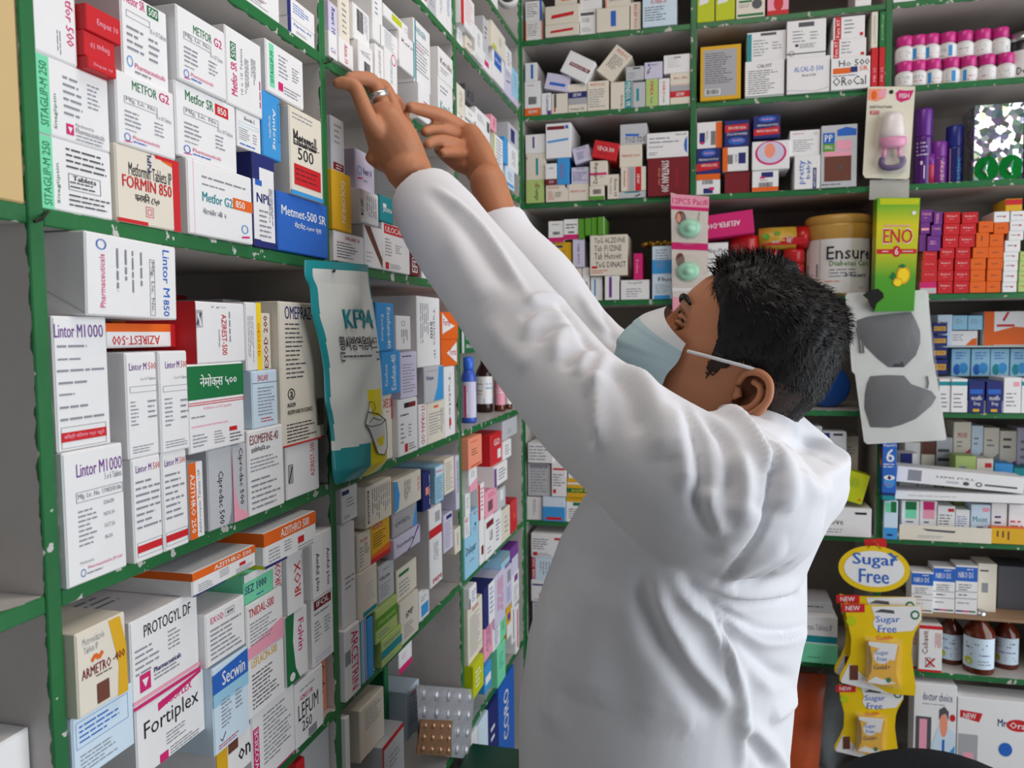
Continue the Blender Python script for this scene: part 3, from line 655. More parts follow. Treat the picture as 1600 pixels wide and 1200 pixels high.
# pixel rows of the corner bay
cell('L', 3, 0.709, 'topmost shelf of corner left bay', '''
766 778 -60 -2|w||l.2,.2,.8,.8,4,a|white carton near ceiling
''', 'medicine cartons on the left shelves')
cell('L', 3, 0.541, 'top shelf of corner left bay', '''
715 742 -30 38|w|.01|r0,0,.2,1,r;l.3,.2,.95,.9,9,p|white carton with red edge
715 725 42 76|w||l.3,.3,.8,.8,4,a|small plain white carton
726 738 52 94|c|.004|t.2,.4,.9,.6,k,AS|cream carton with black letters
743 755 38 72|w|.006|V.3,.2,.6,.8,2,a|white carton with curled flap
756 765 24 62|s|.0|l.2,.4,.8,.8,3,h|narrow grey-white carton
767 790 28 70|c|.008|r.02,.02,.3,.16,Y;V.5,.3,.7,.7,2,a|cream carton with olive corner
739 755 78 112|w|.006|t.2,.5,.9,.65,r,Cipla;l.2,.2,.8,.4,2,a|white carton with red word
756 769 80 124|w|.004|r.1,.3,.6,.6,m;l.2,.7,.8,.9,2,a|white carton with pink square
771 788 76 140|w|.006|r.1,.5,.75,.98,b;t.2,.7,.7,.8,w,BOX|white carton with blue square
789 800 102 160|v|.004|S.2,.5,.8,.6,d,.003;l.2,.7,.8,.9,3,a|lavender carton with handwriting
791 800 70 100|w|.002|l.2,.2,.8,.8,4,a|small white carton, upper row
801 810 104 144|l|.004|l.2,.2,.8,.8,6,a|pale blue carton, upper
801 810 148 184|v|.004|l.2,.2,.8,.8,6,p|pale lavender carton, lower
''', 'medicine cartons on the left shelves')
cell('L', 3, 0.341, 'upper shelf of corner left bay', '''
714 727 128 178|c|.0|V.3,.2,.7,.8,2,a|cream carton with sideways print
728 741 130 162|d|-.004|r.2,.3,.9,.7,k;w.4,.4,.8,.6,w|dark grey carton with framed label
728 741 164 182|w|.0|l.3,.4,.9,.6,1,d|white carton with dark underline
715 721 176 200|w|.0||small white carton at partition
723 740 182 210|w|.006|r.8,0,1,1,z;l.2,.4,.7,.7,3,m|white carton with pink print and green edge
743 766 190 244|w|.008|r0,0,.04,1,g;t.15,.4,.9,.52,g,SALEX 1;l.15,.65,.8,.85,3,d;l.15,.1,.8,.3,3,a|white carton with large green title
744 766 166 194|w|.004|b.75,.1,.95,.7;l.1,.3,.6,.7,3,a|white carton with barcode
768 776 178 218|p|.006|d.3,.2,.7,.8,h,Depo|pink carton
771 787 206 264|w|.004|r0,0,.12,1,Y;l.3,.1,.9,.9,8,a|white carton with olive edge
772 787 256 282|w|.006|r.2,.6,.7,.75,o|white carton with orange mark
788 794 212 262|B|.008||bright blue carton seen edge on
795 810 190 218|s|.0|r.2,.2,.6,.8,n|grey carton with navy label
795 810 222 262|w|.004|V.3,.2,.7,.8,2,a|white carton with sideways print
791 804 258 298|L|.006|r.1,.1,.9,.25,B;l.2,.4,.8,.8,4,a|ice-blue carton with blue strip
''', 'medicine cartons on the left shelves')
cell('L', 3, -0.184, 'middle shelf of corner left bay', '''
722 752 514 552|g|-.12,.05|r0,0,.15,1,w;t.3,.55,.8,.7,w,BRUDIS;t.3,.2,.8,.35,w,BRUD|dark green carton with white lettering
''', 'medicine cartons on the left shelves')
cell('L', 3, -0.473, 'lower shelf of corner left bay', '''
723 753 672 728|j|.014|l.15,.82,.85,.9,1,r;l.2,.4,.7,.65,3,e;r.15,.06,.9,.1,r|salmon carton with dark red print
767 786 680 724|r|.004|t.3,.6,.8,.8,w,GO;r.6,.15,.9,.45,w|red carton with white patch
786 808 659 686|s|.0|l.3,.2,.7,.5,2,a|grey-white carton lying on top
734 746 734 794|w|.012|p p,0,0,1,0,1,.5,0,.3;l.2,.6,.8,.9,4,a|white carton fading to pink
773 793 730 764|w|.012|r0,0,.15,.9,x;l.3,.2,.9,.8,4,d|white carton with violet corner
748 757 758 812|w|.006|r0,0,.3,1,r;l.4,.2,.9,.9,6,m|white carton with red side
759 777 770 810|p|.006|b.2,.2,.6,.6;l.2,.7,.9,.9,2,m|pink carton with barcode
724 735 774 808|w|.006|l.2,.3,.8,.8,5,a|white carton beside partition, upper
724 735 810 844|w|.004|t.1,.7,.7,.9,r,RED;l.2,.1,.8,.6,5,a|white carton with red title beside partition
737 748 800 842|l|.008|t.3,.8,.9,.92,r,D;e.4,.3,.6,.45,k;l.2,.1,.8,.3,2,a|light blue carton with dark dot
724 748 845 898|l|.004|t.05,.5,.8,.75,k,Dolopar;l.3,.3,.7,.42,1,a|large light blue carton with black name
750 757 812 862|w|.004|r.3,.2,.8,.4,h|narrow white carton with dark red mark
759 772 812 858|w|.006|r.1,.75,.95,.9,h;t.5,.4,.8,.65,k,L8;l.2,.1,.8,.3,2,a|white carton with dark red band
773 784 802 848|w|.004|l.2,.2,.8,.8,6,n|white carton with navy print
785 797 798 830|c|.004|w.1,.1,.9,.9,y;l.3,.2,.8,.8,4,a|cream carton with yellow outline
799 808 784 818|r|.004|e.4,.4,.6,.6,o|small bright red carton
785 799 692 724|w|.008|l.2,.2,.8,.8,4,d|white carton with dark print
778 790 766 798|s|.006|r.3,.4,.7,.9,w|crumpled silver wrapped carton
''', 'medicine cartons on the left shelves')
cell('L', 3, -0.777, 'bottom shelf of corner left bay', '''
725 755 960 1072|c|.008|t.3,.88,.7,.95,r,RELAXIN;l.1,.1,.9,.82,14,a|tall cream carton full of fine print
727 745 928 962|w|.012|r0,0,.1,.5,h;l.3,.2,.9,.8,4,b|white carton with blue print
758 773 920 976|n|.014|r.35,0,1,1,w;l.5,.2,.95,.9,6,b|white and navy carton
774 790 902 980|v|.012|V.2,.1,.8,.9,4,m|lavender carton with sideways print
790 801 890 946|v|.01|r.3,.6,.8,.9,a;l.2,.1,.8,.5,5,b|lavender carton with grey square
784 797 874 900|l|.012|r0,.6,1,1,a|grey and blue carton lying on top
798 810 858 890|x|.008|r.1,.0,.95,.6,v|purple-topped carton
757 770 978 1042|p|.006|V.2,.1,.8,.9,4,x|pink carton with sideways print
771 782 982 1038|w|.006|l.2,.1,.8,.9,8,b|white carton with blue lines
783 791 968 1012|i|.006|l.2,.4,.8,.8,4,g|mint green carton, upper
778 790 1014 1058|i|.01|l.2,.4,.8,.8,4,t|mint green carton, lower
792 799 946 1000|y|.006|r0,0,1,.4,w;r.2,.5,.8,.7,x|white carton with yellow and purple mark
800 805 950 1008|w|.004|r.4,.1,.7,.9,a|narrow white carton with grey stripe
806 811 948 1002|w|.004|r.4,.1,.7,.9,r|narrow white carton with red stripe
801 811 898 944|w|.006|r.3,.7,.8,.9,x;l.2,.1,.8,.6,5,a|white carton with purple mark
736 756 1048 1100|Y|.018|l.2,.2,.8,.8,4,w|yellow-green carton low in corner
758 768 1044 1086|B|.014|r.1,.3,.9,.6,w|sky-blue carton low in corner
''', 'medicine cartons on the left shelves')
cell('L', 3, -1.08, 'lowest shelf of corner left bay', '''
724 749 1112 1420|w|.004|l.2,.5,.8,.9,6,p;e.3,.3,.7,.4,r|white carton with pink print near blister strips
751 766 1104 1420|L|.006|e.3,.6,.7,.75,j;p b,.2,.4,.8,.4,.7,.58,.3,.58|pale blue carton with small figure picture
767 781 1088 1420|n|.008|l.2,.7,.8,.85,2,w|navy blue carton standing low
783 806 1044 1420|b|.004|u.3,.5,.6,.9,w,CORO|bright blue carton standing low
''', 'medicine cartons on the left shelves')
# ---------------------------------------------------------------- back unit
BG = 'medicine cartons on the back wall shelves'
cell('B', 0, 0.715, 'back wall top shelf', '''
821 847 3 33|w||r.86,0,1,1,b;l.1,.2,.75,.9,6,a;l.45,.35,.7,.5,2,d|white carton with blue right edge
821 848 35 64|w||r0,0,.06,1,o;r.94,0,1,1,o;l.12,.2,.8,.9,6,a;l.45,.35,.7,.5,2,d|white carton with orange edges
852 905 11 38|c|.004|p r,.17,.3,.83,.42,.85,.62,.19,.5|cream carton with red slanted band, upper of two
852 904 40 63|c|.004|p r,.15,.3,.83,.4,.85,.62,.17,.5|cream carton with red slanted band, lower of two
867 901 -16 9|c||r.3,.3,.7,.5,o|cream carton above red-banded ones
906 931 17 56|w||r.05,.78,.9,.9,d;l.1,.5,.5,.7,3,a;l.1,.1,.8,.3,3,a;r.4,.5,.6,.68,s|white carton with small dark title
906 940 -16 15|w||r.2,.75,.8,.95,n;l.2,.4,.7,.6,1,r|white carton with navy title
932 983 14 53|c|.002|u.45,.2,.58,.82,b,Neurocet;r.44,.2,.6,.84,b|cream carton with upright blue strip
946 985 -18 13|c||r0,0,.06,1,j;l.15,.3,.9,.8,4,a|cream carton with peach edge
985 1001 4 46|c||d.35,.05,.65,.9,r,RELIEF PLUS|narrow cream carton with sideways red name
1004 1057 -10 44|L|.004|t.25,.66,.7,.78,r,FLOBER-20;l.06,.15,.7,.6,6,d|ice-blue carton with red title
''', BG)
cell('B', 0, 0.534, 'back wall second shelf', '''
820 845 128 185|w||r0,0,1,.22,o;t.2,.07,.8,.16,w,SEW;b.25,.33,.75,.55;l.2,.85,.8,.9,1,r|white carton with orange base and barcode
820 839 99 126|w||r.5,.12,.7,.9,b;r0,.0,.06,.9,t|small white carton with blue upright strip
846 861 146 183|w||d.5,.1,.8,.9,n,Cetirizin;r.6,0,1,.18,x|narrow white carton with sideways dark name
862 887 147 182|c||r.15,.3,.3,.98,d;r.15,.1,.25,.3,r|cream carton with dark upright strip
888 917 132 179|c||r0,.5,1,.72,n;r0,.27,1,.5,A;t.25,.55,.7,.67,w,SEW;t.1,.08,.85,.16,d,Omez 20|cream carton with navy and grey bands
918 951 128 176|c||t.12,.84,.8,.93,r,MODOC-20;l.08,.1,.85,.75,8,a|cream carton with dark red title
954 988 129 174|c||r.65,0,.98,1,t;d.7,.05,.92,.95,w,PENISOL VK;d.45,.05,.58,.5,d,Strip|cream carton with teal side and white sideways name
989 1008 129 172|s||r.28,.25,.5,.75,t|pale grey carton with small teal label
1009 1028 124 170|q||d.35,.4,.62,.9,r,PIMEX;d.4,.1,.55,.35,d,Tab|pale green carton with sideways red name
1029 1046 123 168|w||d.35,.4,.62,.9,r,OXRO;d.4,.1,.55,.35,d,100|white carton with sideways red name
1047 1078 115 166|c||r0,.62,1,.63,r;r0,.4,1,.6,A;r0,.22,1,.42,r;t.3,.26,.72,.37,w,SEW;t.2,.8,.85,.87,r,Dr. Fit|cream carton with grey and red bands
978 1006 105 125|s||l.1,.1,.6,.6,3,a;r.4,.8,.8,.92,d|small grey-white carton lying on top
1007 1035 98 123|v||t.35,.75,.75,.88,k,Phenyl T;S.15,.4,.35,.7,k,.002;S.15,.3,.3,.45,k,.002;r.2,.75,.3,.9,b|small lavender carton with black drawing
1037 1078 87 113|w||l.15,.3,.7,.9,5,s;r.4,.8,.65,.88,a|white carton on top beside upright
850 138 886 144 855 113|v|.002|p b,.18,.28,.85,.28,.88,.46,.2,.46|tilted lavender carton with blue label
875 111 914 130 893 79|w|.01|p h,.18,.42,.95,.42,.97,.58,.2,.58;t.24,.45,.9,.55,w,MODOX-TR|white carton tumbled sideways with dark red label
932 110 956 129 965 70|c|-.006|t.2,.82,.9,.94,r,MODOC;l.2,.3,.85,.75,7,d|cream carton standing on its corner
''', BG)
cell('B', 0, 0.321, 'back wall third shelf', '''
822 850 282 323|q|.002|d.45,.12,.75,.75,k,Dompi;d.5,.76,.7,.88,r,-s|olive green carton with black sideways name
822 853 241 281|c|.0|r.5,.18,.62,.82,t;e.03,.8,.08,.88,n|cream carton with teal upright label
821 852 211 239|w|.0|r.36,.28,.46,.88,x|white carton with purple upright label
853 892 194 244|w|.006,.14|r.05,.82,.75,.92,h;r.78,.83,.9,.93,b;p B,.06,.44,.9,.5,.9,.56,.06,.5|tall white carton with red and blue bars
852 870 256 288|w|.006|r0,0,1,.28,h;t.3,.08,.75,.2,v,SEW;t.25,.75,.7,.82,d,Cefix|white carton with dark purple base
871 889 247 287|B|.006|d.3,.25,.5,.75,m,Aceclo;w.26,.2,.55,.8,x|sky-blue carton with purple sideways label
853 887 290 320|c|.004|p n,.85,.98,.98,.98,.98,.7;t.1,.78,.6,.92,r,UDCA 150;l.1,.1,.4,.65,5,r;l.42,.25,.75,.6,3,k|cream carton with navy corner and red title
888 920 288 319|c|.002|t.1,.5,.85,.62,r,MEXIZ-200|plain cream carton with one red line
893 920 262 286|v|.0|t.25,.85,.75,.95,d,UDICEF;l.1,.15,.9,.75,6,n|lavender carton with fine print
921 944 291 317|c|.006|r0,0,1,.25,z;b.25,.4,.8,.75|cream carton with barcode and green base
922 950 252 290|c|.006|r0,.42,.98,.52,m;u.2,.05,.5,.95,k,Zudimdep;l.55,.3,.9,.4,2,a|cream carton with handwriting and pink stripe
948 968 273 314|c|.004|d.6,.1,.85,.8,k,Etomax 0.8;d.2,.2,.4,.85,a,Film coated|cream carton with dark sideways name
966 1009 300 314|s|.004|p t,.2,.75,.75,.75,.78,.95,.22,.95;S.6,.2,.8,.5,k,.003|flat grey-white carton with teal ribbon mark
970 1009 262 299|c|.006|r.28,0,.3,1,r;r.33,0,.55,1,A;r.58,0,.82,1,r;d.65,.3,.75,.7,w,SEW;d.12,.2,.2,.85,r,Montelukast|cream carton with grey and red upright bands
968 1003 227 261|c|.004|t.12,.46,.9,.56,r,MEXIZ-200|cream carton with single red line, second in its stack
969 1011 195 225|s|.002|p b,.2,.42,.7,.38,.72,.5,.2,.54;T.2,.1,.95,.35,k,TOZ-TDE|grey-white carton with handwriting, on top
1012 1076 248 311|h|.008,.1|d.34,.1,.52,.92,w,SYNTRAN 200;d.25,.3,.31,.72,j,Bergo Suel;d.68,.2,.74,.7,r,capsules|large dark red carton with white sideways title
1010 1075 209 246|w|.006|p b,.98,.12,.98,.8,.92,.66,.9,.45,.92,.25;l.06,.55,.85,.85,2,a;t.06,.4,.4,.48,d,Dyzatrix;l.06,.1,.3,.25,2,d;t.7,.86,.95,.93,d,Sanofi|white carton with blue half-circle edge
899 257 925 249 894 233|v|.002|t.25,.82,.8,.93,d,UDICEF;l.2,.2,.8,.7,5,n|small lavender carton leaning
924 245 962 251.5 927.5 218|r|.01|t.17,.45,.85,.7,w,UDCA 300;l.2,.25,.7,.35,1,h|tilted bright red carton with white title
''', BG)
cell('B', 0, 0.079, 'back wall fourth shelf', '''
898 909 418 460|c|||narrow cream carton, half hidden by sleeve
910 921 418 460|w||d.3,.05,.75,.55,k,INOX|narrow white carton with bold sideways letters
923 941 433 467|w||r.3,.2,.45,.9,B|white carton with blue upright label
945 967 431 467|w|.004|r.3,.1,.5,.95,x|white carton with purple upright label
970 1014 438 467|w|.002|t.25,.78,.75,.9,d,Tericap-DM;l.2,.1,.8,.6,4,a|white carton with dark title
1019 1050 428 466|L|.002|t.3,.7,1.0,.86,k,Fluc;l.15,.2,.9,.6,5,a;r.1,.0,.9,.15,B|pale blue carton with black title, lower of two
1019 1050 385 427|L|.002|r0,0,1,.5,B;l.15,.2,.9,.9,7,a|pale blue carton with fine print, upper of two
866 893 379 420|y||r.1,.8,.5,.88,n;l.1,.1,.8,.7,7,e|mustard yellow carton
895 913 374 417|v|.002|d.4,.1,.6,.85,x,TAB VITO|lavender carton with sideways letters
922 980 368 430|c|.006,.12|T.12,.8,.95,.93,k,TaG ALZDINE;T.12,.6,.85,.74,k,Tab FUZINE;T.12,.4,.85,.56,k,Tab Hetovit;T.15,.2,.97,.34,k,TaG DINAST;l.05,.05,.5,.15,2,r;r.05,.18,.2,.24,r|big cream carton with four handwritten lines
857 881 346 376|w|.002|r0,0,1,.22,m;b.3,.35,.75,.5;l.2,.8,.75,.88,1,d|white carton with magenta base, first of two
881 904 343 374|w|.004|r0,0,1,.24,m;l.15,.5,.98,.8,2,k;b.3,.3,.7,.4|white carton with magenta base and handwriting
904 913 342 369|z|.006|r0,0,.03,1,g|slim bright green carton, first of four
914 923 341 369|z|.008||slim bright green carton, second of four
924 933 340 369|z|.007||slim bright green carton, third of four
934 944 339 368|z|.01|r.93,0,1,1,w|slim bright green carton with white edge, fourth of four
990 1003 396 436|m|.004|d.3,.25,.6,.75,p,Folina|narrow magenta carton
''', BG)
cell('B', 0, -0.183, 'back wall fifth shelf', '''
984 1000 520 640|w|||white carton behind the mask
1027 1032 483 640|w|||slim white carton end, first of four
1033 1037 484 640|w|||slim white carton end, second of four
1038 1043 484 640|w|||slim white carton end, third of four
1044 1049 485 640|w|||slim white carton end, fourth of four
''', BG)
cell('B', 0, -0.473, 'back wall sixth shelf', '''
823 847 776 808|w||V.4,.1,.6,.9,2,x;r0,0,.05,1,s|white carton with sideways violet print
848 883 776 810|L|.002|r0,0,1,.6,B;r.15,.05,.85,.17,r;l.2,.65,.8,.9,3,w|blue shaded carton with red strip
885 920 776 810|w||r0,.8,1,1,y;r.3,.65,1,.78,g;l.1,.1,.8,.55,5,d|white carton with yellow and green top
825 860 724 772|s||l.1,.1,.9,.9,9,a;r.1,.88,.9,.97,a|grey-white carton with fine print
862 885 724 776|w|.002|r.1,.8,.9,.86,r;l.1,.3,.9,.7,5,d;r.1,.1,.3,.22,r|white carton with small red marks
886 920 748 773|y|.002|r0,.7,1,.8,w;r0,.25,1,.5,g;t.2,.3,.98,.45,f,ACLIV 40|yellow carton with green band
825 864 692 721|w|.004|l.05,.1,.9,.9,5,a|white carton with fine print on top
888 903 728 746|w||p t,0,.5,1,.2,1,.9,0,.9|white carton with teal wave
''', BG)
cell('B', 0, -0.777, 'back wall seventh shelf', '''
832 857 938 983|s||l.15,.5,.8,.9,4,a;V.1,.1,.3,.4,2,d|grey-white carton at stack bottom
830 872 906 936|w|.002|r.05,.75,.9,.83,n;r.3,.2,.9,.4,o;l.1,.05,.6,.15,1,a|white carton with navy line and orange word
831 880 869 904|L|.002|r0,.05,.12,.95,r;u.02,.1,.1,.9,w,MAR 1500;V.25,.2,.6,.8,4,a|ice-blue carton with red side strip
830 886 833 867|w|.004|r.65,.75,.95,.85,r;l.05,.3,.5,.8,5,d;r.05,.05,.18,.2,r;l.2,.05,.6,.18,2,d|white carton on top with red square logo
''', BG)
cell('B', 1, 0.715, 'back wall top shelf, second column', '''
1089 1116 -30 36|Y||p w,.1,.4,.6,.45,.9,.7,.9,.98,.3,.98|lime green carton with white swoosh, first of two
1118 1148 -31 34|Y||p w,.1,.4,.6,.45,.9,.7,.9,.98,.3,.98|lime green carton with white swoosh, second of two
1150 1195 -34 29|c||r.05,.04,.95,.1,g;r.1,.38,.55,.43,g;e.55,.2,.9,.45,d;l.1,.25,.5,.35,2,a|beige carton with green lines
1199 1232 -36 24|p||e.3,.1,.75,.5,r;r0,0,1,.12,r;l.2,.6,.8,.9,3,a|pink carton with red fruit picture
1336 1361 -40 8|w||r0,.2,1,.6,o|orange and white carton near ceiling
''', BG)
cell('B', 1, 0.534, 'back wall second shelf, second column', '''
1094 1157 74 161|y|.006,.09|r.08,.07,.9,.93,A;r.12,.1,.5,.21,w;b.14,.11,.48,.2;l.12,.3,.8,.88,14,d|yellow-framed carton with grey text panel
1164 1225 97 154|w|.002|t.3,.8,.68,.9,k,CALVIT;l.08,.08,.85,.75,11,d;r0,.02,1,.04,g|white carton with dark serif title
1167 1228 52 95|w||r0,0,.12,.95,t;r.35,.86,.75,.95,d;l.16,.15,.55,.75,6,a;l.65,.35,.9,.65,3,a|white carton with teal left edge
1229 1296 92 150|w|.006|t.17,.6,.85,.74,b,ALCAL-D 500;t.35,.46,.68,.53,d,Alcal-d 500;S.0,.1,.7,.04,a;S.7,.04,.98,.12,a|white carton with blue title and torn base
1229 1290 34 90|w|.003|r.3,.82,.7,.94,d;l.15,.4,.5,.75,4,a;l.6,.45,.85,.7,3,a;r.22,.3,.3,.37,k;l.33,.25,.8,.38,3,d;r0,.1,1,.13,d;O.05,.06,.2,.2,d|white carton with black bar title
1298 1359 92 146|w|.009|r.05,.5,.5,.68,o;r.5,.52,.68,.7,n;t.72,.55,.95,.7,o,SR;l.05,.4,.9,.47,1,n;T.05,.12,.9,.4,k,ORoCal;T.2,.72,.98,.92,k,Ho 500|white carton with orange title and handwriting
1298 1353 63 91|w|.004|r.07,.02,.24,1,r;u.1,.1,.2,.9,w,Fera XT;l.3,.2,.65,.9,4,a;r.85,.1,.95,.25,r|white carton with red upright stripe, lower of two
1302 1351 28 61|w|.002|r.05,.02,.25,1,r;u.1,.1,.2,.9,w,Fera XT;l.35,.2,.7,.9,4,a;r.85,.1,.95,.25,r|white carton with red upright stripe, upper of two
1361 1371 75 135|r|.003|u.3,.15,.7,.5,p,MR 25|slim red carton standing, first of two
1373 1383 74 135|r|.003|u.3,.15,.7,.5,p,MR 25|slim red carton standing, second of two
1361 1371 19 73|c|.002|V.3,.1,.7,.9,2,a|slim cream carton standing on red ones
1374 1384 18 72|g|.002|d.3,.2,.7,.9,q,Arogyaved|slim green carton standing on red ones
''', BG)
cell('B', 1, 0.321, 'back wall third shelf, second column', '''
1086 1125 273 306|w||r0,.7,1,1,o;r.2,.5,.75,.72,w;b.25,.5,.7,.72;r.3,.05,.7,.3,n;r.55,.2,.75,.35,m|white feeding-bottle carton with orange top
1088 1126 233 271|n||e.2,.68,.8,.95,b;t.3,.77,.72,.87,p,Canbebe;t.1,.52,.9,.6,w,FEEDING BOTTLE;p r,0,.1,.95,.2,.95,.45,0,.4;t.2,.28,.85,.38,w,WITH SILICONE|blue feeding-bottle carton with red ribbon, lower
1089 1128 192 231|w||r.75,0,1,.98,o;r.55,.1,.75,.65,s;b.56,.12,.74,.64;r.1,.2,.32,.6,n;r.15,.15,.28,.25,m;V.36,.15,.46,.65,2,d|white feeding-bottle carton with orange side, on top
1132 1172 269 304|h|||open dark carton showing a pink bottle
1129 1169 231 268|w|.002|r0,0,.2,1,o;r.2,.3,.4,.7,s;b.2,.3,.4,.68;r.62,.3,.9,.75,n;V.48,.35,.58,.7,2,d|white feeding-bottle carton with orange left side
1132 1171 189 228|n|.002|p r,.02,.55,.95,.62,.95,.85,.02,.82;o.15,.66,.85,.76,w,WITH SILICONE;o.1,.44,.9,.52,w,FEEDING BOTTLE;e.15,.08,.85,.36,b;o.3,.17,.75,.28,p,Canbebe|blue feeding-bottle carton placed upside down
1175 1216 267 302|w|.002|r0,0,1,.2,o;b.25,.2,.78,.42;r.35,.65,.8,.9,n;r.3,.6,.5,.7,m;l.3,.48,.75,.56,1,d|white feeding-bottle carton with orange base
1175 1234 222 258|w|.006|e.08,.15,.92,1.0,m;e.14,.22,.86,.97,v;e.33,.4,.62,.92,j|white carton with pink ring and baby picture
1241 1281 244 298|w|.004|u.18,.15,.45,.85,b,pretty;u.45,.3,.66,.85,b,baby;r.72,.0,.86,.62,n;u.75,.05,.83,.58,w,HAPPY FOR BABY|white carton with blue bubbly sideways letters
1233 1281 205 242|w|.0|l.1,.84,.5,.9,1,r;O.8,.8,.9,.9,d;l.12,.15,.8,.65,6,a|small white carton with red heading on top
1282 1338 197 295|s|.004,.06|r.05,.7,.38,.88,b;t.1,.74,.32,.85,w,PP;r.05,.58,.38,.71,z;t.1,.62,.33,.68,w,SMALL;p b,.45,.82,.98,.82,.98,.92,.7,.96,.45,.92;r.1,.1,.85,.55,e;r.1,.5,.85,.58,p;r.42,.6,.85,.75,p;e.5,.28,.6,.36,d;l.02,.03,.85,.07,1,d|grey window carton with pink feeding bottle inside
1177 217 1219 214 1171 182|n|.008|e.2,.7,.85,.96,b;t.3,.78,.75,.88,p,Canbebe;t.15,.52,.92,.6,w,FEEDING BOTTLE;p r,.02,.12,.97,.15,.97,.48,.02,.4;t.12,.26,.9,.36,w,WITH SILICONE|blue feeding-bottle carton tilted on top
''', BG)
cell('B', 1, 0.079, 'back wall fourth shelf, second column', '''
1100 1137 380 470|w||t.12,.82,.9,.9,d,Abac-Plus;r.02,.7,.98,.71,d;l.1,.5,.8,.68,2,a|white carton with dark title above the hair
1105 373 1179 363 1105 337|m|.006|o.04,.4,.72,.62,w,AELIFER-DH|magenta carton lying upside down
''', BG)
cell('B', 1, -0.473, 'back wall sixth shelf, second column', '''
1283 1322 716 838|s||l.1,.6,.9,.98,5,a;e.4,.85,.7,.98,d|grey-white carton with round mark, in shade
1255 1284 666 700|s||r0,.7,.5,.95,n;l.1,.2,.9,.6,4,a|small grey-white carton with navy corner, behind collar
1285 1322 674 714|s|.0|r.02,.6,.3,.95,n;r.45,.85,.85,.93,k;l.1,.15,.9,.5,4,a|small grey-white carton with navy square
1324 1345 686 838|c|-.02|l.2,.8,.8,.9,3,a|tall cream carton in shade
1288 1361 792 838|w|.008,.08|t.06,.4,.4,.62,d,Love;r.65,.78,.9,.86,k;l.04,.1,.5,.28,2,a|white carton with grey cursive word
1308 778 1346 789 1323 734|Y|.006,.05|t.25,.82,.6,.87,y,tonic;l.3,.5,.75,.8,5,z;p o,.8,.1,.95,.12,.85,.2|lime green carton leaning over white one
''', BG)
cell('B', 1, -0.777, 'back wall seventh shelf, second column', '''
1230 1308 1003 1052|i|.008|l.4,.25,.8,.35,1,g|pale green wide carton, lower of two
1230 1308 960 1001|w|.006|t.3,.5,.9,.72,a,Citrate Tablets IP;r0,.05,1,.3,t|pale wide carton with teal stripe, upper of two
1236 1300 938 958|s|-.02|l.3,.4,.9,.7,1,d|flat grey carton on pale wide ones
''', BG)
cell('B', 2, 0.715, 'back wall top shelf, third column', '''
1396 1431 -30 5|o||r0,.0,1,.2,w;r.1,.15,.9,.3,r|orange and white carton near ceiling
''', BG)
cell('B', 2, 0.079, 'back wall fourth shelf, third column', '\n'.join(
 ['%d %d %d %d|r|.002|t.2,.55,.8,.72,w,Rolop-6;l.35,.35,.65,.45,1,p|small red carton in stacked columns' % t for t in (
  (1465,1488,440,456),(1465,1489,423,438),(1466,1489,405,421),(1467,1491,388,403),(1473,1497,368,384),(1474,1499,350,366),(1475,1500,332,348),
  (1490,1514,440,456),(1491,1515,423,438),(1492,1516,405,421),(1493,1516,387,403),(1498,1523,368,384),(1500,1525,350,366),(1503,1528,332,348))] +
 ['%d %d %d %d|j|.001|r0,0,1,.98,r;t.2,.6,.8,.75,p,Rolop|small coral red carton in stack' % t for t in ((1440,1464,424,438),(1441,1464,408,422),(1443,1464,393,406))] +
 ['1437 1463 441 456|p|.001|r0,.5,1,1,m;r.05,.1,.95,.45,s|small pink and grey carton']+
 ['%d %d %d %d|o|.003|l.25,.4,.75,.6,1,e|small orange carton in stacked columns' % t for t in (
  (1515,1540,440,456),(1516,1539,422,438),(1516,1540,404,420),(1520,1544,387,402),(1541,1563,440,456),(1542,1565,421,438),(1543,1567,404,419),(1544,1568,386,402),(1546,1568,366,384),(1553,1576,348,364))] +
 ['1525 1545 364 386|o|.003|V.3,.2,.6,.8,1,e|small orange carton standing upright', '1529 1552 346 362|o|.003|l.25,.4,.75,.6,1,e|small orange carton in stacked columns']+
 ['%d %d %d %d|w|.004|l.15,.45,.8,.65,1,d;r.6,.45,.75,.6,r|small white carton in stacked column' % t for t in (
  (1566,1588,441,456),(1567,1589,424,440),(1568,1590,408,422),(1568,1591,394,407),(1570,1594,376,392),(1576,1599,361,375),(1578,1602,345,360),(1579,1603,330,344))] +
 ['1553 1577 331 346|w|.004|l.15,.45,.8,.65,1,d;r.6,.45,.75,.6,r|small white carton on orange ones', '1571 1597 311 328|y|.002|r0,.5,1,.95,r|yellow and red carton on top of white ones']+
 ['%d %d %d %d|q|.002|l.15,.45,.8,.65,1,r|small cream-green carton in last column' % t for t in ((1591,1612,440,456),(1592,1612,424,439),(1593,1613,408,423),(1594,1614,393,407))]+
 ['1438 1457 328 346|x|.002|t.15,.55,.9,.75,p,TORSAL;l.3,.3,.6,.4,1,p|small purple carton, top left of its group', '1459 1472 331 350|x|.004|u.25,.1,.6,.9,p,TORSAL|small purple carton standing upright','1455 1471 352 367|x|.004|t.15,.55,.9,.75,p,TORSAL|small purple carton under upright one','1449 1471 369 385|x|.004|l.2,.4,.8,.7,2,p|small purple carton above red stack','1436 1447 366 386|x|.0||small purple carton behind green hanging box','1438 1453 348 364|x|.002|r.1,.3,.9,.5,p|small purple carton in shade, second row']), 'small stacked cartons beside the green hanging box', dep=0.08)
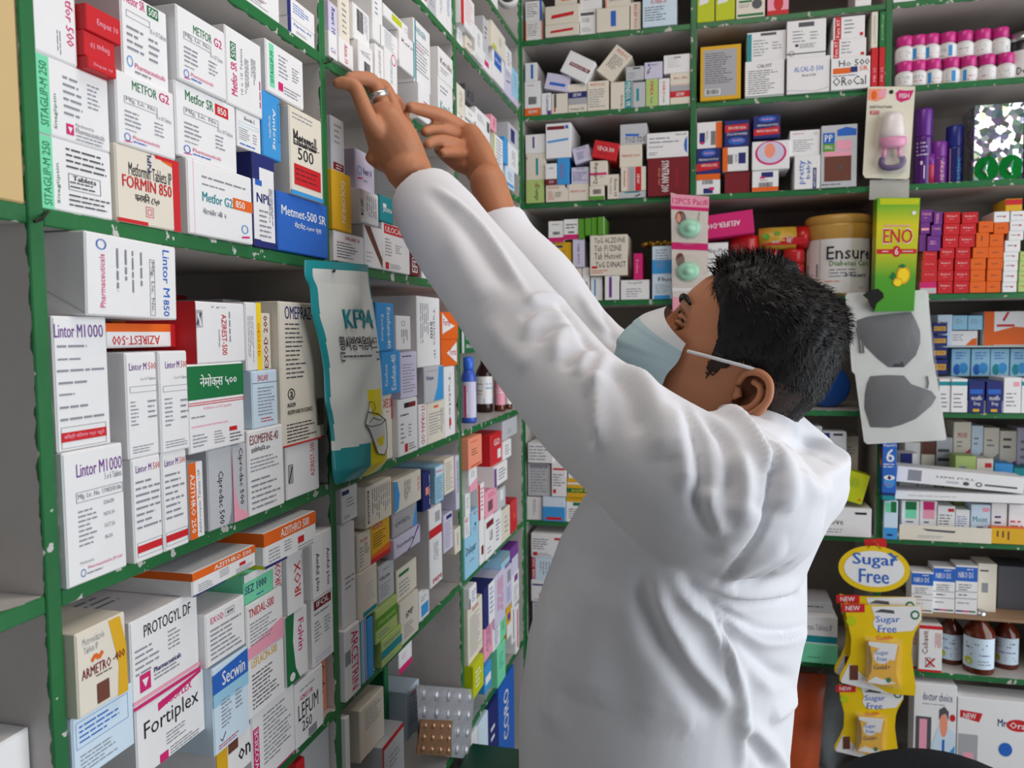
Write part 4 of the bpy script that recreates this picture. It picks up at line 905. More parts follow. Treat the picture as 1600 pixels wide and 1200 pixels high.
cell('B', 2, -0.183, 'back wall fifth shelf, third column', '''
1467 1485 592 624|w|.004|r0,.8,1,.92,t;l.15,.1,.8,.6,4,a|small white carton with green line, first of two
1486 1511 592 624|w|.006|r0,.8,1,.92,t;l.15,.1,.8,.6,4,a|small white carton with green line, second of two
1513 1538 596 625|n|.006|r.1,.6,.9,.75,b;t.2,.4,.85,.55,w,moxiflo;t.35,.2,.75,.35,w,Drop;r.3,.03,.7,.12,y|small blue eye-drop carton, first of two
1541 1566 596 625|n|.006|r.1,.6,.9,.75,b;t.2,.4,.85,.55,w,moxiflo;t.35,.2,.75,.35,w,Drop;r.3,.03,.7,.12,y|small blue eye-drop carton, second of two
1568 1595 590 624|w|.004|r.55,.75,.9,.88,p;l.15,.15,.8,.6,4,a|small white carton with pink mark
1596 1612 592 624|w|.004|r0,.8,1,.92,t|small white carton with green corner at edge
1486 1515 545 588|l|-.11,.08|e.1,.05,.5,.45,b;e.4,.1,.9,.5,B;l.2,.6,.8,.9,3,b|light blue drop-bottle carton, first of row
1517 1546 545 588|l|-.11,.08|e.1,.05,.5,.45,b;e.4,.1,.9,.5,B;l.2,.6,.8,.9,3,b|light blue drop-bottle carton, second of row
1547 1576 545 588|l|-.11,.08|e.1,.05,.5,.45,t;e.4,.1,.9,.5,B;l.2,.6,.8,.9,3,b|light blue drop-bottle carton, third of row
1578 1606 545 588|l|-.11,.08|e.1,.05,.5,.45,t;e.4,.1,.9,.5,B;l.2,.6,.8,.9,3,b|light blue drop-bottle carton, fourth of row
''', BG)
cell('B', 2, -0.473, 'back wall sixth shelf, third column', '''
1378 1402 782 838|L|.012|r.0,0,1,.3,B;e.2,.08,.7,.14,n;r.1,.7,.9,.95,i;r.5,.7,.9,.98,g|white and blue carton with green top, at upright
1408 1435 782 846|w|-.03|r0,.0,1,.3,B;r.2,.75,.85,.98,g;r.2,.5,.85,.75,i;l.25,.35,.7,.45,1,n|white and blue carton with green block
1436 1463 782 846|w|-.03|r0,.0,1,.3,B;r.2,.75,.85,.98,m;r.2,.5,.85,.75,p;l.25,.35,.7,.45,1,n|white and blue carton with magenta block
1464 1491 790 846|w|-.028|r.6,.82,.95,.92,r;l.1,.2,.9,.75,6,d|white carton with small red mark in tray
1492 1514 796 846|w|-.028|p B,0,0,1,0,1,.25,0,.12;l.1,.4,.9,.8,5,b|white carton with blue wave base in tray
1516 1546 788 846|L|-.028|r.6,.8,.95,.92,p;t.1,.5,.85,.66,t,Moist;l.3,.3,.8,.4,1,n;l.2,.1,.7,.2,1,a|pale blue carton with large teal title in tray
1548 1572 786 848|w|-.03|l.2,.4,.8,.7,2,n|white carton behind orange one
1575 1602 788 848|w|-.028|l.1,.2,.9,.6,3,r;r.1,.25,.9,.35,d|white carton with dark red word behind orange one
1548 1612 824 849|o|.002,.02|r0,0,1,.98,y;V.1,.2,.5,.8,3,e|orange carton lying at front
''', BG, dep=0.05)
cell('B', 2, -0.777, 'back wall seventh shelf, third column', '''
1434 1471 976 1046|w|.002|r0,0,1,.05,r;r0,.92,1,1,r;u.15,.38,.4,.88,h,Cobavit;V.68,.45,.98,.85,6,r;S.3,.1,.7,.3,r,.004;S.3,.3,.7,.12,r,.004;O.3,.1,.6,.32,a|white carton with red ends and sideways red name
1424 1433 974 1044|w|-.01|r0,0,1,.05,r;V.1,.4,.9,.9,2,r|white carton with red hatching, partly hidden
''', BG)
# ---------------------------------------------------------------- more cartons that do not stand straight on a shelf board
def raw(x0, x1, yt, yb, Y, col, dp, ops, desc, loc, group=BG, name='medicine_box', cat='medicine box', tilt=0, z0=None):
    a = PY(x0, yb, Y); b = PY(x1, yb, Y); c = PY(x0, yt, Y)
    z = z0 if z0 is not None else a.z - H
    t = dict(col=col, xf=YB - Y, dp=dp, ops=ops, desc=desc, tilt=tilt, unit='B', loc=loc, group=group, name=name, cat=cat, noun='carton')
    if tilt: t.update(a=Vector((a.x, a.z - H)), w=(b - a).length, h=c.z - a.z)
    else: t.update(u0=a.x, u1=b.x, z0=z, z1=c.z - H)
    ITEMS.append(t)
cell('L', 0, -0.473, 'lower shelf beside near upright', '''
-60 60 1197 1335|w|-.02,.1|r.6,.3,.85,.5,p|plain white carton at the photo's lower left corner
''', 'medicine cartons on the left shelves')
cell('L', 0, 0.0925, 'upper shelf beside near upright', '''
-60 41 -140 330|c|-.001,.2||tan cardboard carton at the photo's upper left corner
''', 'medicine cartons on the left shelves', name='cardboard_box', cat='cardboard box')
ITEMS[-1]['col'] = 'T'
PAL['T'] = (205, 176, 124)
cell('B', 2, -1.08, 'back wall lowest shelf', '''
1425 1491 1066 1230|w|.004,.05|t.2,.86,.9,.93,n,doctor choice;l.2,.82,.9,.84,1,a;r.05,.2,.42,.72,d;r.14,.3,.32,.7,p;p L,.5,.35,.98,.45,.98,.6,.8,.66,.6,.66,.45,.5;e.62,.56,.8,.76,j;p d,.6,.7,.6,.79,.72,.82,.82,.78,.82,.7,.76,.76,.66,.75;r.68,.42,.74,.54,b;p B,0,.05,.5,.05,.98,.4,.98,.5,.4,.2;e.85,.7,.98,.76,r|white toothbrush carton with smiling man picture
1493 1625 1088 1230|w|.004,.07|p r,.03,.86,.3,.84,.26,.74,.03,.78;t.07,.77,.22,.83,w,NEW;t.48,.72,.58,.8,n,Mr;e.58,.68,.86,.81,r;t.62,.71,.82,.78,w,Oral;r.02,.1,.25,.6,A;r.08,.1,.2,.4,p;e.5,.4,.66,.55,b;t.48,.16,.75,.24,r,Nano;t.48,.06,.8,.14,r,Clean|large white carton with red oval mark and pink lettering
''', BG, dep=0.06)
cell('B', 2, -0.183, 'back wall fifth shelf, third column', '''
1468 1507 626 642|w|.002,.09||flat white carton under the small white ones
1509 1612 626 642|w|.002,.09||long flat white carton under the blue ones
''', BG)
for k, (yt, yb) in enumerate(((505, 522), (524, 541), (543, 560), (562, 585))):
    raw(1457, 1480, yt, yb, YB + 0.07, 'n', 0.07, 'r.1,.3,.9,.7,y;t.18,.38,.82,.62,n,ETIS', 'dark blue carton with yellow name, %s in its stack' % ('topmost', 'second from top', 'third from top', 'bottom')[k], 'back wall fifth shelf')
ZG = PY(1540, 540, YB + 0.085).z - H
for x0, x1, yt, yb, c, ops, d in ((1464, 1487, 492, 538, 'L', 'l.2,.4,.8,.8,4,a', 'pale blue carton, left of row on glass shelf'), (1488, 1511, 493, 515, 'l', 'l.2,.4,.8,.8,3,a', 'pale blue carton, middle of row on glass shelf'),
        (1512, 1535, 493, 515, 'l', 'l.2,.4,.8,.8,3,a', 'pale blue carton, right of row on glass shelf'), (1486, 1527, 517, 538, 'w', 'p o,.55,.02,.98,.02,.98,.5,.8,.45;l.05,.3,.5,.8,3,a', 'white carton with orange corner wave on glass shelf'),
        (1537, 1616, 487, 538, 'w', 'r0,0,.2,1,o;p o,.2,.02,.98,.02,.98,.5,.6,.55,.2,.4;r.25,.55,.6,.62,r;p r,.4,.7,.5,.98,.45,.98,.36,.75', 'large white and orange carton on glass shelf')):
    raw(x0, x1, yt, yb, YB + 0.09, c, 0.1, ops, d, 'back wall fifth shelf', z0=(ZG + 0.0002 if yb == 538 else PY(x0, 515.5, YB + 0.09).z - H))
g = G(); bbox(g, 0.86, 1.259, 0, 0.165, -0.004, 0, mat('frosted_glass', (190, 205, 205), 0.2, spec=0.6), 0.0005)
o = g.build('glass_shelf', None, (0, YB + 0.088, H + ZG)); tag(o, 'narrow glass shelf inside the fifth back shelf, third column', 'shelf')
# drop bottle cartons etc. on the sixth shelf, third column
for x0, x1, yt, c, ops, d in ((1411, 1435, 691, 'w', 'p z,0,.0,1,.0,1,.4,0,.2;l.1,.6,.8,.9,3,a', 'white carton with green swoosh'), (1437, 1458, 690, 'c', 'r0,.85,1,1,e;l.1,.2,.8,.7,4,a', 'cream carton with brown top'),
        (1460, 1485, 683, 's', 'l.1,.6,.9,.9,3,d;p n,.3,.3,.5,.5,.7,.3', 'grey carton with dark star mark'), (1486, 1513, 659, 'c', 'p m,0,.62,.98,.75,.98,.6,0,.56;t.25,.85,.75,.9,r,MOXI;l.2,.75,.7,.83,2,a', 'cream carton with pink swoosh'),
        (1514, 1532, 665, 'L', 'p a,0,.62,.98,.75,.98,.6,0,.56;l.2,.8,.7,.9,2,a', 'pale blue carton with grey swoosh'), (1533, 1557, 668, 'c', 'p a,0,.62,.98,.75,.98,.6,0,.56;l.2,.8,.7,.9,2,a', 'cream carton with grey swoosh'),
        (1558, 1584, 673, 'c', 'p x,0,.62,.98,.7,.98,.6,0,.56;l.2,.8,.7,.95,2,d', 'cream carton with purple swoosh'), (1585, 1612, 668, 'v', 'l.2,.6,.8,.9,4,a', 'lavender carton at photo edge')):
    raw(x0, x1, yt, 830, YB + 0.14, c, 0.07, ops, d, 'rear row of back wall sixth shelf', z0=-0.4727)
for x0, x1, yt, c, ops, d in ((1404, 1431, 708, 'w', 'r0,.82,.7,1,n;t.2,.7,.95,.8,n,Moist', 'white carton with navy top and title'), (1433, 1457, 731, 'w', 'l.2,.6,.8,.9,3,a', 'small white carton'), (1490, 1522, 712, 'q', 'l.2,.6,.7,.9,3,a', 'pale green carton'),
        (1523, 1549, 716, 'c', 'l.2,.6,.8,.85,3,a;r.5,.88,.9,.94,r', 'cream carton with small red mark'), (1551, 1580, 724, 'B', 'l.2,.8,.8,.9,2,w', 'blue carton'), (1581, 1612, 731, 't', 'l.2,.8,.8,.9,2,w', 'teal carton at photo edge')):
    raw(x0, x1, yt, 830, YB + 0.085, c, 0.05, ops, d, 'middle row of back wall sixth shelf', z0=-0.4727)
raw(1398, 1612, 767, 779, YB + 0.004, 'w', 0.06, 'l.1,.3,.5,.7,1,s', 'lower long flat white carton', 'lying across drop cartons', z0=PY(1398, 779.5, YB + 0.004).z - H)
raw(1400, 1600, 728, 752, YB + 0.006, 'w', 0.06, 'r.09,.15,.2,.85,a;t.32,.5,.62,.62,d,LENS FULL;r.4,.2,.5,.35,s;e.53,.15,.58,.4,d;O.63,.15,.68,.45,d,.6;r.7,.25,.95,.36,d', 'upper long flat white carton with grey picture', 'lying across drop cartons', tilt=-0.07)
g = G(); bbox(g, 0, PY(1547, 840, YB).x - PY(1404, 840, YB).x, 0, 0.09, 0, 0.004, pm('c'), 0.0004); bbox(g, 0, PY(1547, 840, YB).x - PY(1404, 840, YB).x, 0, 0.002, 0.004, 0.034, pm('c'), 0.0004)
wd = PY(1547, 840, YB).x - PY(1404, 840, YB).x
paint(g, 'p d,.25,.75,.62,.68,.6,.55,.3,.62;l.2,.15,.6,.35,2,a', wd, 0.036, lambda x, y, l: Vector((x, -l, y)))
o = g.build('carton_tray', None, (PY(1404, 840, YB).x, YB - 0.008, H - 0.4728)); tag(o, 'cut-down cream carton tray holding small drop cartons on sixth back shelf', 'tray')
# seventh shelf, third column: a sheet of board on brown bottles carries three syrup cartons
ZB = PY(1500, 960, YB + 0.02).z - H
g = G(); bbox(g, PY(1440, 960, YB).x, 1.258, 0, 0.2, -0.006, 0, mat('brown_board', (150, 120, 92), 0.7, scale=20), 0.0005)
o = g.build('cardboard_sheet', None, (0, YB + 0.006, H + ZB)); tag(o, 'brown cardboard sheet laid over bottles on seventh back shelf', 'cardboard')
NI = 'r0,.68,1,.97,b;t.12,.75,.8,.87,w,NIKO DS;l.5,.9,.9,.95,1,w;l.15,.48,.85,.63,3,d;r0,.46,1,.47,d;l.15,.36,.7,.43,1,d;r0,.32,1,.33,d;l.1,.2,.75,.26,1,a;r.05,.05,.35,.08,n;r.35,.05,.65,.08,m;r.65,.05,.95,.08,g'
for x0, x1, yt, yb, dy, d in ((1423, 1457, 893, 962, 0.0, 'leftmost of three'), (1457, 1491, 885, 955, 0.012, 'middle of three'), (1492, 1526, 883, 955, 0.012, 'rightmost of three')):
    raw(x0, x1, yt, yb, YB + 0.01 + dy, 'w', 0.05, NI, 'white syrup carton with blue top band, ' + d, 'seventh back shelf', name='syrup_box', cat='medicine box', z0=ZB + 0.0003)
raw(1527, 1556, 880, 948, YB + 0.05, 'c', 0.06, 'r.2,.4,.55,.6,a;l.1,.8,.7,.9,1,d', 'cream carton with grey square, beside blue-banded ones', 'seventh back shelf', z0=ZB + 0.0003)
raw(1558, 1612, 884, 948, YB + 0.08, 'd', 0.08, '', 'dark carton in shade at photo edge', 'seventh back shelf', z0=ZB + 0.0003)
for t in ITEMS:                             # kinds that are not tablet cartons
    if 'feeding' in t['desc'] or 'pink ring' in t['desc']: t['name'] = 'feeding_bottle_box'; t['cat'] = 'feeding bottle box'
    elif 'toothbrush' in t['desc'] or 'pink lettering' in t['desc']: t['name'] = 'toothbrush_box'; t['cat'] = 'toothbrush box'
    elif 'small' in t['desc'] and t['dp'] == 0.08 or 'drop' in t['desc']: t['name'] = 'drop_box' if 'drop' in t['desc'] else 'strip_box'
    elif 'corner left bay' in t['loc'] or 'sixth shelf' in t['loc'] and 'third' in t['loc'] or 'row of back wall' in t['loc']: t['name'] = 'tablet_carton'
flush()
# ---------------------------------------------------------------- bottles, jars and cans
def ppx(p): return (CM.transposed() @ (Vector(p) - CAMP)).z / -F       # metres per pixel at a point
plas = lambda k, c, r=0.35: mat('plastic_' + k, c, r, var=0.03, scale=20, spec=0.5)
amber = mat('amber_glass', (92, 34, 14), 0.12, var=0.15, scale=9, spec=0.6)
steel = mat('bare_metal', (190, 190, 190), 0.3, metal=1.0)
def wrap(r, h0, ang0, ang1, hh):            # places marks on an upright cylinder facing the camera
    def f(x, y, l):
        a = ang0 + (ang1 - ang0) * x
        return Vector(((r + 0.0006 + l) * math.sin(a), -(r + 0.0006 + l) * math.cos(a), h0 + y * hh))
    return f
def wpaint(g, ops, r, h0, hh, base, a=1.2, n=14):
    f = wrap(r, h0, -a, a, hh)
    vs = []; fs = []
    for i in range(n + 1): vs += [f(i / n, 0, -0.0003), f(i / n, 1, -0.0003)]
    for i in range(n): fs.append([2 * i, 2 * i + 2, 2 * i + 3, 2 * i + 1])
    g.add(vs, fs, base, True)
    paint(g, ops, 1, 1, f, 0.0003, res=1)
def vessel(name, label, cat, px, yb, yt, wpx, plane, z0, bodyprof, bm, capprof, cm, lab=None, group=None, loc=None):
    """bodyprof / capprof: (radius fraction, height fraction)"""
    p = PY(px, yb, plane) if loc is None else loc
    k = ppx(p); r = wpx * k / 2; h = (yb - yt) * k
    root = empty(name, (p.x, p.y, z0 + H + 0.0005))
    root.rotation_euler.z = -math.atan2(p.x - CAMP.x, p.y - CAMP.y)
    g = G(); lathe(g, [(max(a * r, 0.0004), b * h) for a, b in bodyprof], bm, 24)
    g.build('bottle_body', root)
    if capprof:
        g = G(); lathe(g, [(max(a * r, 0.0004), b * h) for a, b in capprof], cm, 28); g.build('cap', root)
    if lab:
        g = G(); rr, b0, b1, base, ops = lab
        wpaint(g, ops, rr * r, b0 * h, (b1 - b0) * h, base); g.build('paper_label', root)
    tag(root, label, cat, group)
    return root
white = plas('white', (228, 226, 224)); pinkcap = plas('magenta', (200, 40, 130))
BOD = [(0.0, 0), (0.95, 0), (1, .03), (1, .48), (.9, .56), (.66, .62), (.66, .66)]
CAP = [(.8, .63), (.84, .64), (.84, .96), (.78, 1), (0, 1)]
wl = ['l.25,.5,.8,.85,2,a;l.3,.2,.7,.4,1,m', 'r.3,0,.45,1,B;l.5,.3,.9,.5,1,m;r.5,0,.95,.2,r', 'r.55,0,.7,1,B;l.1,.3,.5,.8,3,a;l.1,.05,.5,.15,1,h', 'r.25,.1,.8,.5,t;l.25,.6,.8,.9,2,a']
for row, xs, zz in ((0, (1413, 1434, 1457, 1485, 1512, 1541, 1570), 0.534), (1, (1412.5, 1433, 1453, 1479, 1505, 1533, 1561), 0.534 + 0.0585)):
    for i, x in enumerate(xs):
        p = PY(x, 132 - i * .8, YB + 0.03 + 0.012 * row); k = ppx(p)
        vessel('pill_bottle', '%s pink-capped white pill bottle from left in %s row' % (ORD[i], ('lower', 'upper')[row]), 'pill bottle', x, 135, 135 - 0.058 / k, 28, YB + 0.03 + 0.012 * row, zz, BOD, white, CAP, pinkcap,
               (1.0, .08, .47, white, wl[(3 if row and i == 6 else (0, 0, 1, 2, 1, 0, 0)[i] if not row else (0, 1, 1, 2, 0, 0, 3)[i])]), 'pink-capped pill bottles on the second back shelf', loc=p)
p = PY(1598, 90, YB + 0.05)
vessel('jar', 'dark jar with metal lid standing at the photo edge beside pill bottles', 'jar', 1598, 130, 56, 46, YB + 0.05, 0.534, [(0, 0), (1, 0), (1, .75), (.85, .82)], plas('black', (30, 26, 34)), [(.95, .8), (.98, .82), (.98, .98), (0, 1)], steel, (1.0, .02, .6, white, 'r0,.5,1,1,x;t.35,.15,.8,.4,k,Derm'))
for px, yb, yt, w, col, key, lab, d in ((1441, 289, 172, 26, (86, 30, 120), 'violet', 'l.2,.6,.8,.95,4,v;r.55,.1,.9,.4,w;r.4,.42,.5,.5,w', 'tall purple spray can beside the hanging feeder card'), (1465, 288, 222, 25, (110, 40, 130), 'plum', 'r0,0,.4,.3,r;u.6,.1,.8,.9,p,spray', 'short purple spray can between tall purple and navy ones'),
        (1490, 287, 198, 25, (26, 34, 110), 'navy', 'r.3,0,.34,1,p;u.6,.05,.8,.7,B,active', 'navy blue spray can on third back shelf')):
    vessel('spray_can', d, 'spray can', px, yb, yt, w, YB + 0.04, 0.321, [(0, 0), (1, 0), (1, .62), (.96, .64)], plas(key, col, 0.3), [(.97, .64), (1, .65), (1, .97), (.92, 1), (0, 1)], plas(key + '_cap', tuple(int(c * 1.15) for c in col), 0.35), (1.0, .02, .6, plas(key, col, 0.3), lab))
vessel('spray_can', 'pink and red slim can between two purple spray cans', 'spray can', 1453, 288, 240, 12, YB + 0.03, 0.321, [(0, 0), (1, 0), (1, .62), (.96, .64)], plas('rose', (190, 50, 90)), [(.97, .64), (1, .65), (1, .97), (0, 1)], plas('plum_cap', (110, 40, 130)))
gold = mat('gold_plastic', (196, 150, 70), 0.35, var=0.05, spec=0.5)
root = vessel('powder_tin', 'gold and white powder tin with dark slanted title, fourth back shelf', 'tin', 1308, 463, 341, 98, YB + 0.075, 0.079, [(0, 0), (.94, 0), (.96, .02), (.96, .7), (1, .74), (1, .86), (.98, .9)], gold, [(.97, .88), (1, .89), (1, .97), (.95, 1), (0, 1)], gold,
       (.965, .03, .7, white, 'r0,.88,1,1,n;t.36,.62,.98,.86,k,Ensure;t.4,.5,.95,.6,z,Diabetes Care;l.4,.28,.85,.46,3,a;t.6,.3,.9,.36,n,Heart;p n,.3,.0,1,.0,1,.3,.6,.16;e.78,.1,.86,.18,w;r0,0,.28,1,c;r.02,.3,.24,.55,a;l.34,.2,.6,.24,1,o'))
redp = plas('red', (186, 22, 24), 0.3)
JAR = [(0, 0), (.9, 0), (.96, .03), (.96, .66), (.86, .72)]; JC = [(.93, .7), (1, .71), (1, .92), (.93, .98), (0, 1)]
for px, yt, w, d in ((1163, 366, 46, 'wide red jar with lid behind the man\'s hair'), (1203, 389, 31, 'narrow red jar, middle of three behind the hair'), (1239, 388, 34, 'red jar beside the powder tin, with white swirl')):
    vessel('jar', d, 'jar', px, 463, yt, w, YB + 0.06, 0.079, JAR, redp, JC, redp, (.965, .1, .6, redp, 'e.3,.3,.7,.8,p;O.35,.35,.65,.75,w'))
g = G(); Mh = Matrix.Rotation(R(90), 4, 'Y')
p = PY(1224, 371, YB + 0.06); k = ppx(p)
lathe(g, [(0.002, -38 * k), (17 * k, -37 * k), (18 * k, -20 * k), (18 * k, 18 * k)], mat('yellow_label', (190, 150, 50), 0.4, var=0.3, scale=60), 24, Mh)
lathe(g, [(18.1 * k, 18 * k), (18 * k, 36 * k), (0.002, 37 * k)], redp, 24, Mh)
e0 = G(); root = empty('juice_jar', (p.x, p.y, 0.079 + H + (463 - 389) * k + 18 * k)); g.build('jar_body', root)
g = G(); paint(g, 'p r,.0,.0,.6,.55,.95,.4,.95,.0;e.05,.4,.2,.8,z;e.3,.65,.42,.95,z;d.55,.1,.68,.5,w,Daber;l.25,.1,.5,.3,2,w', 72 * k, 22 * k, lambda x, y, l: Vector((x - 36 * k, -math.sqrt(max(0, (18.3 * k + l) ** 2 - (y - 11 * k) ** 2)), y - 11 * k)), 0.0006); g.build('paper_label', root)
tag(root, 'red and yellow jar lying on its side on two red jars', 'jar')
p = PY(1294, 605, YB + 0.07); k = ppx(p)
g = G(); lathe(g, [(0.001, 0.0), (30 * k, 0.0), (33 * k, 0.004), (33 * k, 0.05), (0.001, 0.052)], plas('blue', (28, 84, 170)), 32, Matrix.Rotation(R(-90), 4, 'X'))
o = g.build('plastic_tub', None, (p.x, p.y, H - 0.1822 + 33 * k)); tag(o, 'round blue plastic tub standing on edge behind the man\'s neck', 'tub')
g = G()
for i in range(9):
    tube(g, [(i * 0.009 - 0.036 + RNG.uniform(-.003, .003), RNG.uniform(-.01, .01), 0.006 + 0.004 * (i % 2)), (i * 0.009 - 0.02, 0.03, 0.012 + 0.005 * RNG.random()), (i * 0.009 - 0.03, 0.07, 0.01)], 0.006, mat('gold_foil', (150, 116, 40), 0.3, metal=0.9, bump=0.6, scale=90), 6)
p = PY(1030, 383, YB + 0.02); o = g.build('foil_packet', None, (p.x, p.y, H + 0.079 + (466 - 384.5) * ppx(p))); tag(o, 'crumpled gold foil packet lying on the pale blue cartons', 'packet')
SY = [(0, 0), (.96, 0), (1, .03), (1, .62), (.9, .7), (.4, .84), (.36, .9), (.36, .92)]; SC = [(.42, .9), (.44, .905), (.44, .99), (0, 1)]
for px, yb, yt, w, Y, d in ((1484, 1047, 968, 35, 0.075, 'brown glass syrup bottle next to the red-ended carton'), (1528, 1058, 963, 44, 0.035, 'brown glass syrup bottle standing in front, middle of three'), (1570, 1052, 970, 36, 0.075, 'brown glass syrup bottle in shade, rightmost of three')):
    vessel('syrup_bottle', d, 'bottle', px, yb, yt, w, YB + Y, -0.777, SY, amber, SC, steel, (1.005, .1, .6, pm('L'), 'l.15,.6,.9,.85,2,d;l.3,.4,.9,.5,1,x;e.1,.1,.35,.35,Y;l.5,.1,.9,.3,2,a'), 'brown syrup bottles on the seventh back shelf')
# corner bay bottles on the left unit
def lbottle(px, yb, yt, w, X, prof, bm, cap, cm, lab, label):
    p = PX(px, yb, X); p.z = H - 0.184
    vessel('syrup_bottle', label, 'bottle', px, yb, yt, w, 0, -0.184, prof, bm, cap, cm, lab, 'bottles in the corner bay', loc=p)
lbottle(733, 659, 556, 24, -0.03, [(0, 0), (.95, 0), (1, .03), (1, .68), (.7, .78), (.6, .8)], plas('royal', (50, 90, 190)), [(.62, .8), (.7, .81), (.7, .98), (0, 1)], plas('azure', (50, 110, 220)), (1.0, .08, .62, pm('v'), 'r.25,0,.35,.9,m;r.4,.1,.9,.7,w;r0,0,1,.1,b'), 'bright blue plastic bottle beside the corner bay upright')
lbottle(757, 650, 560, 27, -0.06, SY, mat('dark_glass', (44, 20, 16), 0.12), SC, steel, (1.005, .15, .62, white, 'l.1,.3,.5,.9,5,a;p B,.5,.0,.98,.0,.98,.2,.5,.2;l.6,.5,.95,.8,2,B'), 'dark brown bottle with silver cap in corner bay')
lbottle(781, 641, 575, 18, -0.03, SY, amber, SC, steel, (1.005, .15, .8, pm('p'), 'r0,.3,1,.7,m;l.2,.4,.8,.6,2,w'), 'brown bottle with pink label in corner bay')
lbottle(794, 636, 585, 13, -0.024, SY, amber, SC, steel, (1.005, .15, .6, white, 'l.2,.3,.8,.8,3,z'), 'brown bottle with white label in corner bay')
# ---------------------------------------------------------------- glittering carton
def glitter():
    m = bpy.data.materials.new('holographic_foil'); m.use_nodes = True
    nt = m.node_tree; b = nt.nodes['Principled BSDF']; N = nt.nodes.new; L = nt.links.new
    tc = N('ShaderNodeTexCoord'); v = N('ShaderNodeTexVoronoi'); v.inputs['Scale'].default_value = 95; L(tc.outputs['Object'], v.inputs['Vector'])
    cr = N('ShaderNodeMix'); cr.data_type = 'RGBA'; cr.inputs[0].default_value = 0.5; L(v.outputs['Color'], cr.inputs[6]); cr.inputs[7].default_value = (0.85, 0.9, 0.95, 1)
    L(cr.outputs[2], b.inputs['Base Color'])
    nm = N('ShaderNodeVectorMath'); nm.operation = 'SUBTRACT'; L(v.outputs['Color'], nm.inputs[0]); nm.inputs[1].default_value = (0.5, 0.5, 0.5)
    sc = N('ShaderNodeVectorMath'); sc.operation = 'SCALE'; sc.inputs['Scale'].default_value = 1.1; L(nm.outputs[0], sc.inputs[0])
    ge = N('ShaderNodeNewGeometry'); ad = N('ShaderNodeVectorMath'); L(ge.outputs['Normal'], ad.inputs[0]); L(sc.outputs[0], ad.inputs[1])
    no = N('ShaderNodeVectorMath'); no.operation = 'NORMALIZE'; L(ad.outputs[0], no.inputs[0]); L(no.outputs[0], b.inputs['Normal'])
    b.inputs['Metallic'].default_value = 0.85; b.inputs['Roughness'].default_value = 0.22
    return m
p = PY(1521, 285, YB); q = PY(1598, 285, YB); w = q.x - p.x; h = PY(1521, 168, YB).z - PY(1521, 286, YB).z
root = empty('glitter_box', ((p.x + q.x) / 2, YB + 0.004, H + 0.3212))
hol = glitter()
g = G(); bbox(g, -w / 2, w / 2, 0, 0.09, 0, h, hol); g.build('carton', root)
g = G()
gm = mat('green_foil', (20, 150, 60), 0.25, metal=0.7, var=0.6, scale=220)
for cx in (-0.23, 0.27):
    n = 28; vs = []
    for i in range(n): vs.append((cx * w + 0.25 * w * math.cos(2 * math.pi * i / n), -0.0006, 0.15 * h + 0.17 * h * math.sin(2 * math.pi * i / n)))
    vs = [(max(-w / 2 + .001, min(w / 2 - .001, x)), y, max(0.001, z)) for x, y, z in vs]
    g.add(vs, [list(range(n))], gm)
    tube(g, [(cx * w + 0.02 * w, -0.0008, 0.05 * h), (cx * w - 0.05 * w, -0.0012, 0.13 * h), (cx * w + 0.03 * w, -0.0008, 0.25 * h)], [0.002, 0.005, 0.002], hol, 6)
g.build('leaf_print', root); tag(root, 'silver holographic glitter carton with green round prints', 'gift box')
# ---------------------------------------------------------------- things that hang in front of the shelves
def flat(pts, Y, m, thick=0.0012, g=None):            # an outline seen at pixels, cut from card at depth Y
    g = g or G()
    v = [PY(x, y, Y) for x, y in pts]; n = len(v)
    b = [p + Vector((0, thick, 0)) for p in v]
    g.add(v + b, [list(range(n)), list(range(2 * n - 1, n - 1, -1))] + [[i, i + n, (i + 1) % n + n, (i + 1) % n] for i in range(n)], m)
    return g
def quadplace(tl, tr, bl, br, Y):
    a, b, c, d = (PY(*t, Y) for t in (tl, tr, bl, br))
    return lambda x, y, l: (a * (1 - x) + b * x) * y + (c * (1 - x) + d * x) * (1 - y) + Vector((0, -l, 0))
def reorigin(root, kids, p):                          # puts the Empty at the thing, keeps the parts where they are
    root.location = p
    for k in kids: k.matrix_parent_inverse = Matrix.Translation(-Vector(p))
card = mat('glossy_card', (226, 220, 200), 0.35, var=0.02, spec=0.5)
clear = mat('clear_blister', (235, 235, 235), 0.08, spec=0.7, alpha=0.09)
def clampback(g, y): g.v = [(a, min(b, y), c) for a, b, c in g.v]
def nail(name, label, a, b, rad=0.0011):
    g = G(); tube(g, [a, (Vector(a) + Vector(b)) / 2 + Vector((0, 0, -0.002)), b], rad, mat('rusty_iron', (48, 38, 34), 0.5, metal=0.7), 6)
    tag(g.build(name), label, 'nail')
# food feeder card
Y = YB - 0.012
root = empty('feeder_card'); kids = []
pl = quadplace((1356, 136), (1430, 135), (1348, 278), (1421, 280), Y)
g = flat([(1356, 137), (1361, 135.5), (1430, 135), (1430, 138), (1421, 277), (1418, 280), (1352, 278), (1348, 272)], Y, card)
paint(g, 'p j,.02,.86,.02,.98,.4,.98,.38,.88,.2,.84;e.08,.86,.2,.96,o;e.24,.88,.4,.98,p;p m,.6,.93,.63,.86,.72,.83,.9,.86,.98,.96,.8,.955,.68,.965;t.68,.875,.88,.925,w,FISH;t.06,.76,.55,.8,d,Joyful Food Feeder;r.08,.7,.27,.74,r;t.1,.705,.25,.735,w,2PCS;e.46,.92,.55,.965,k', 1, 1, pl, 0.0004)
kids.append(g.build('backing_card', root))
c = PY(1391, 200, Y); k = ppx(c)
Mv = lambda px, py, dy: Matrix.Translation(PY(px, py, Y) + Vector((0, -dy, 0)))
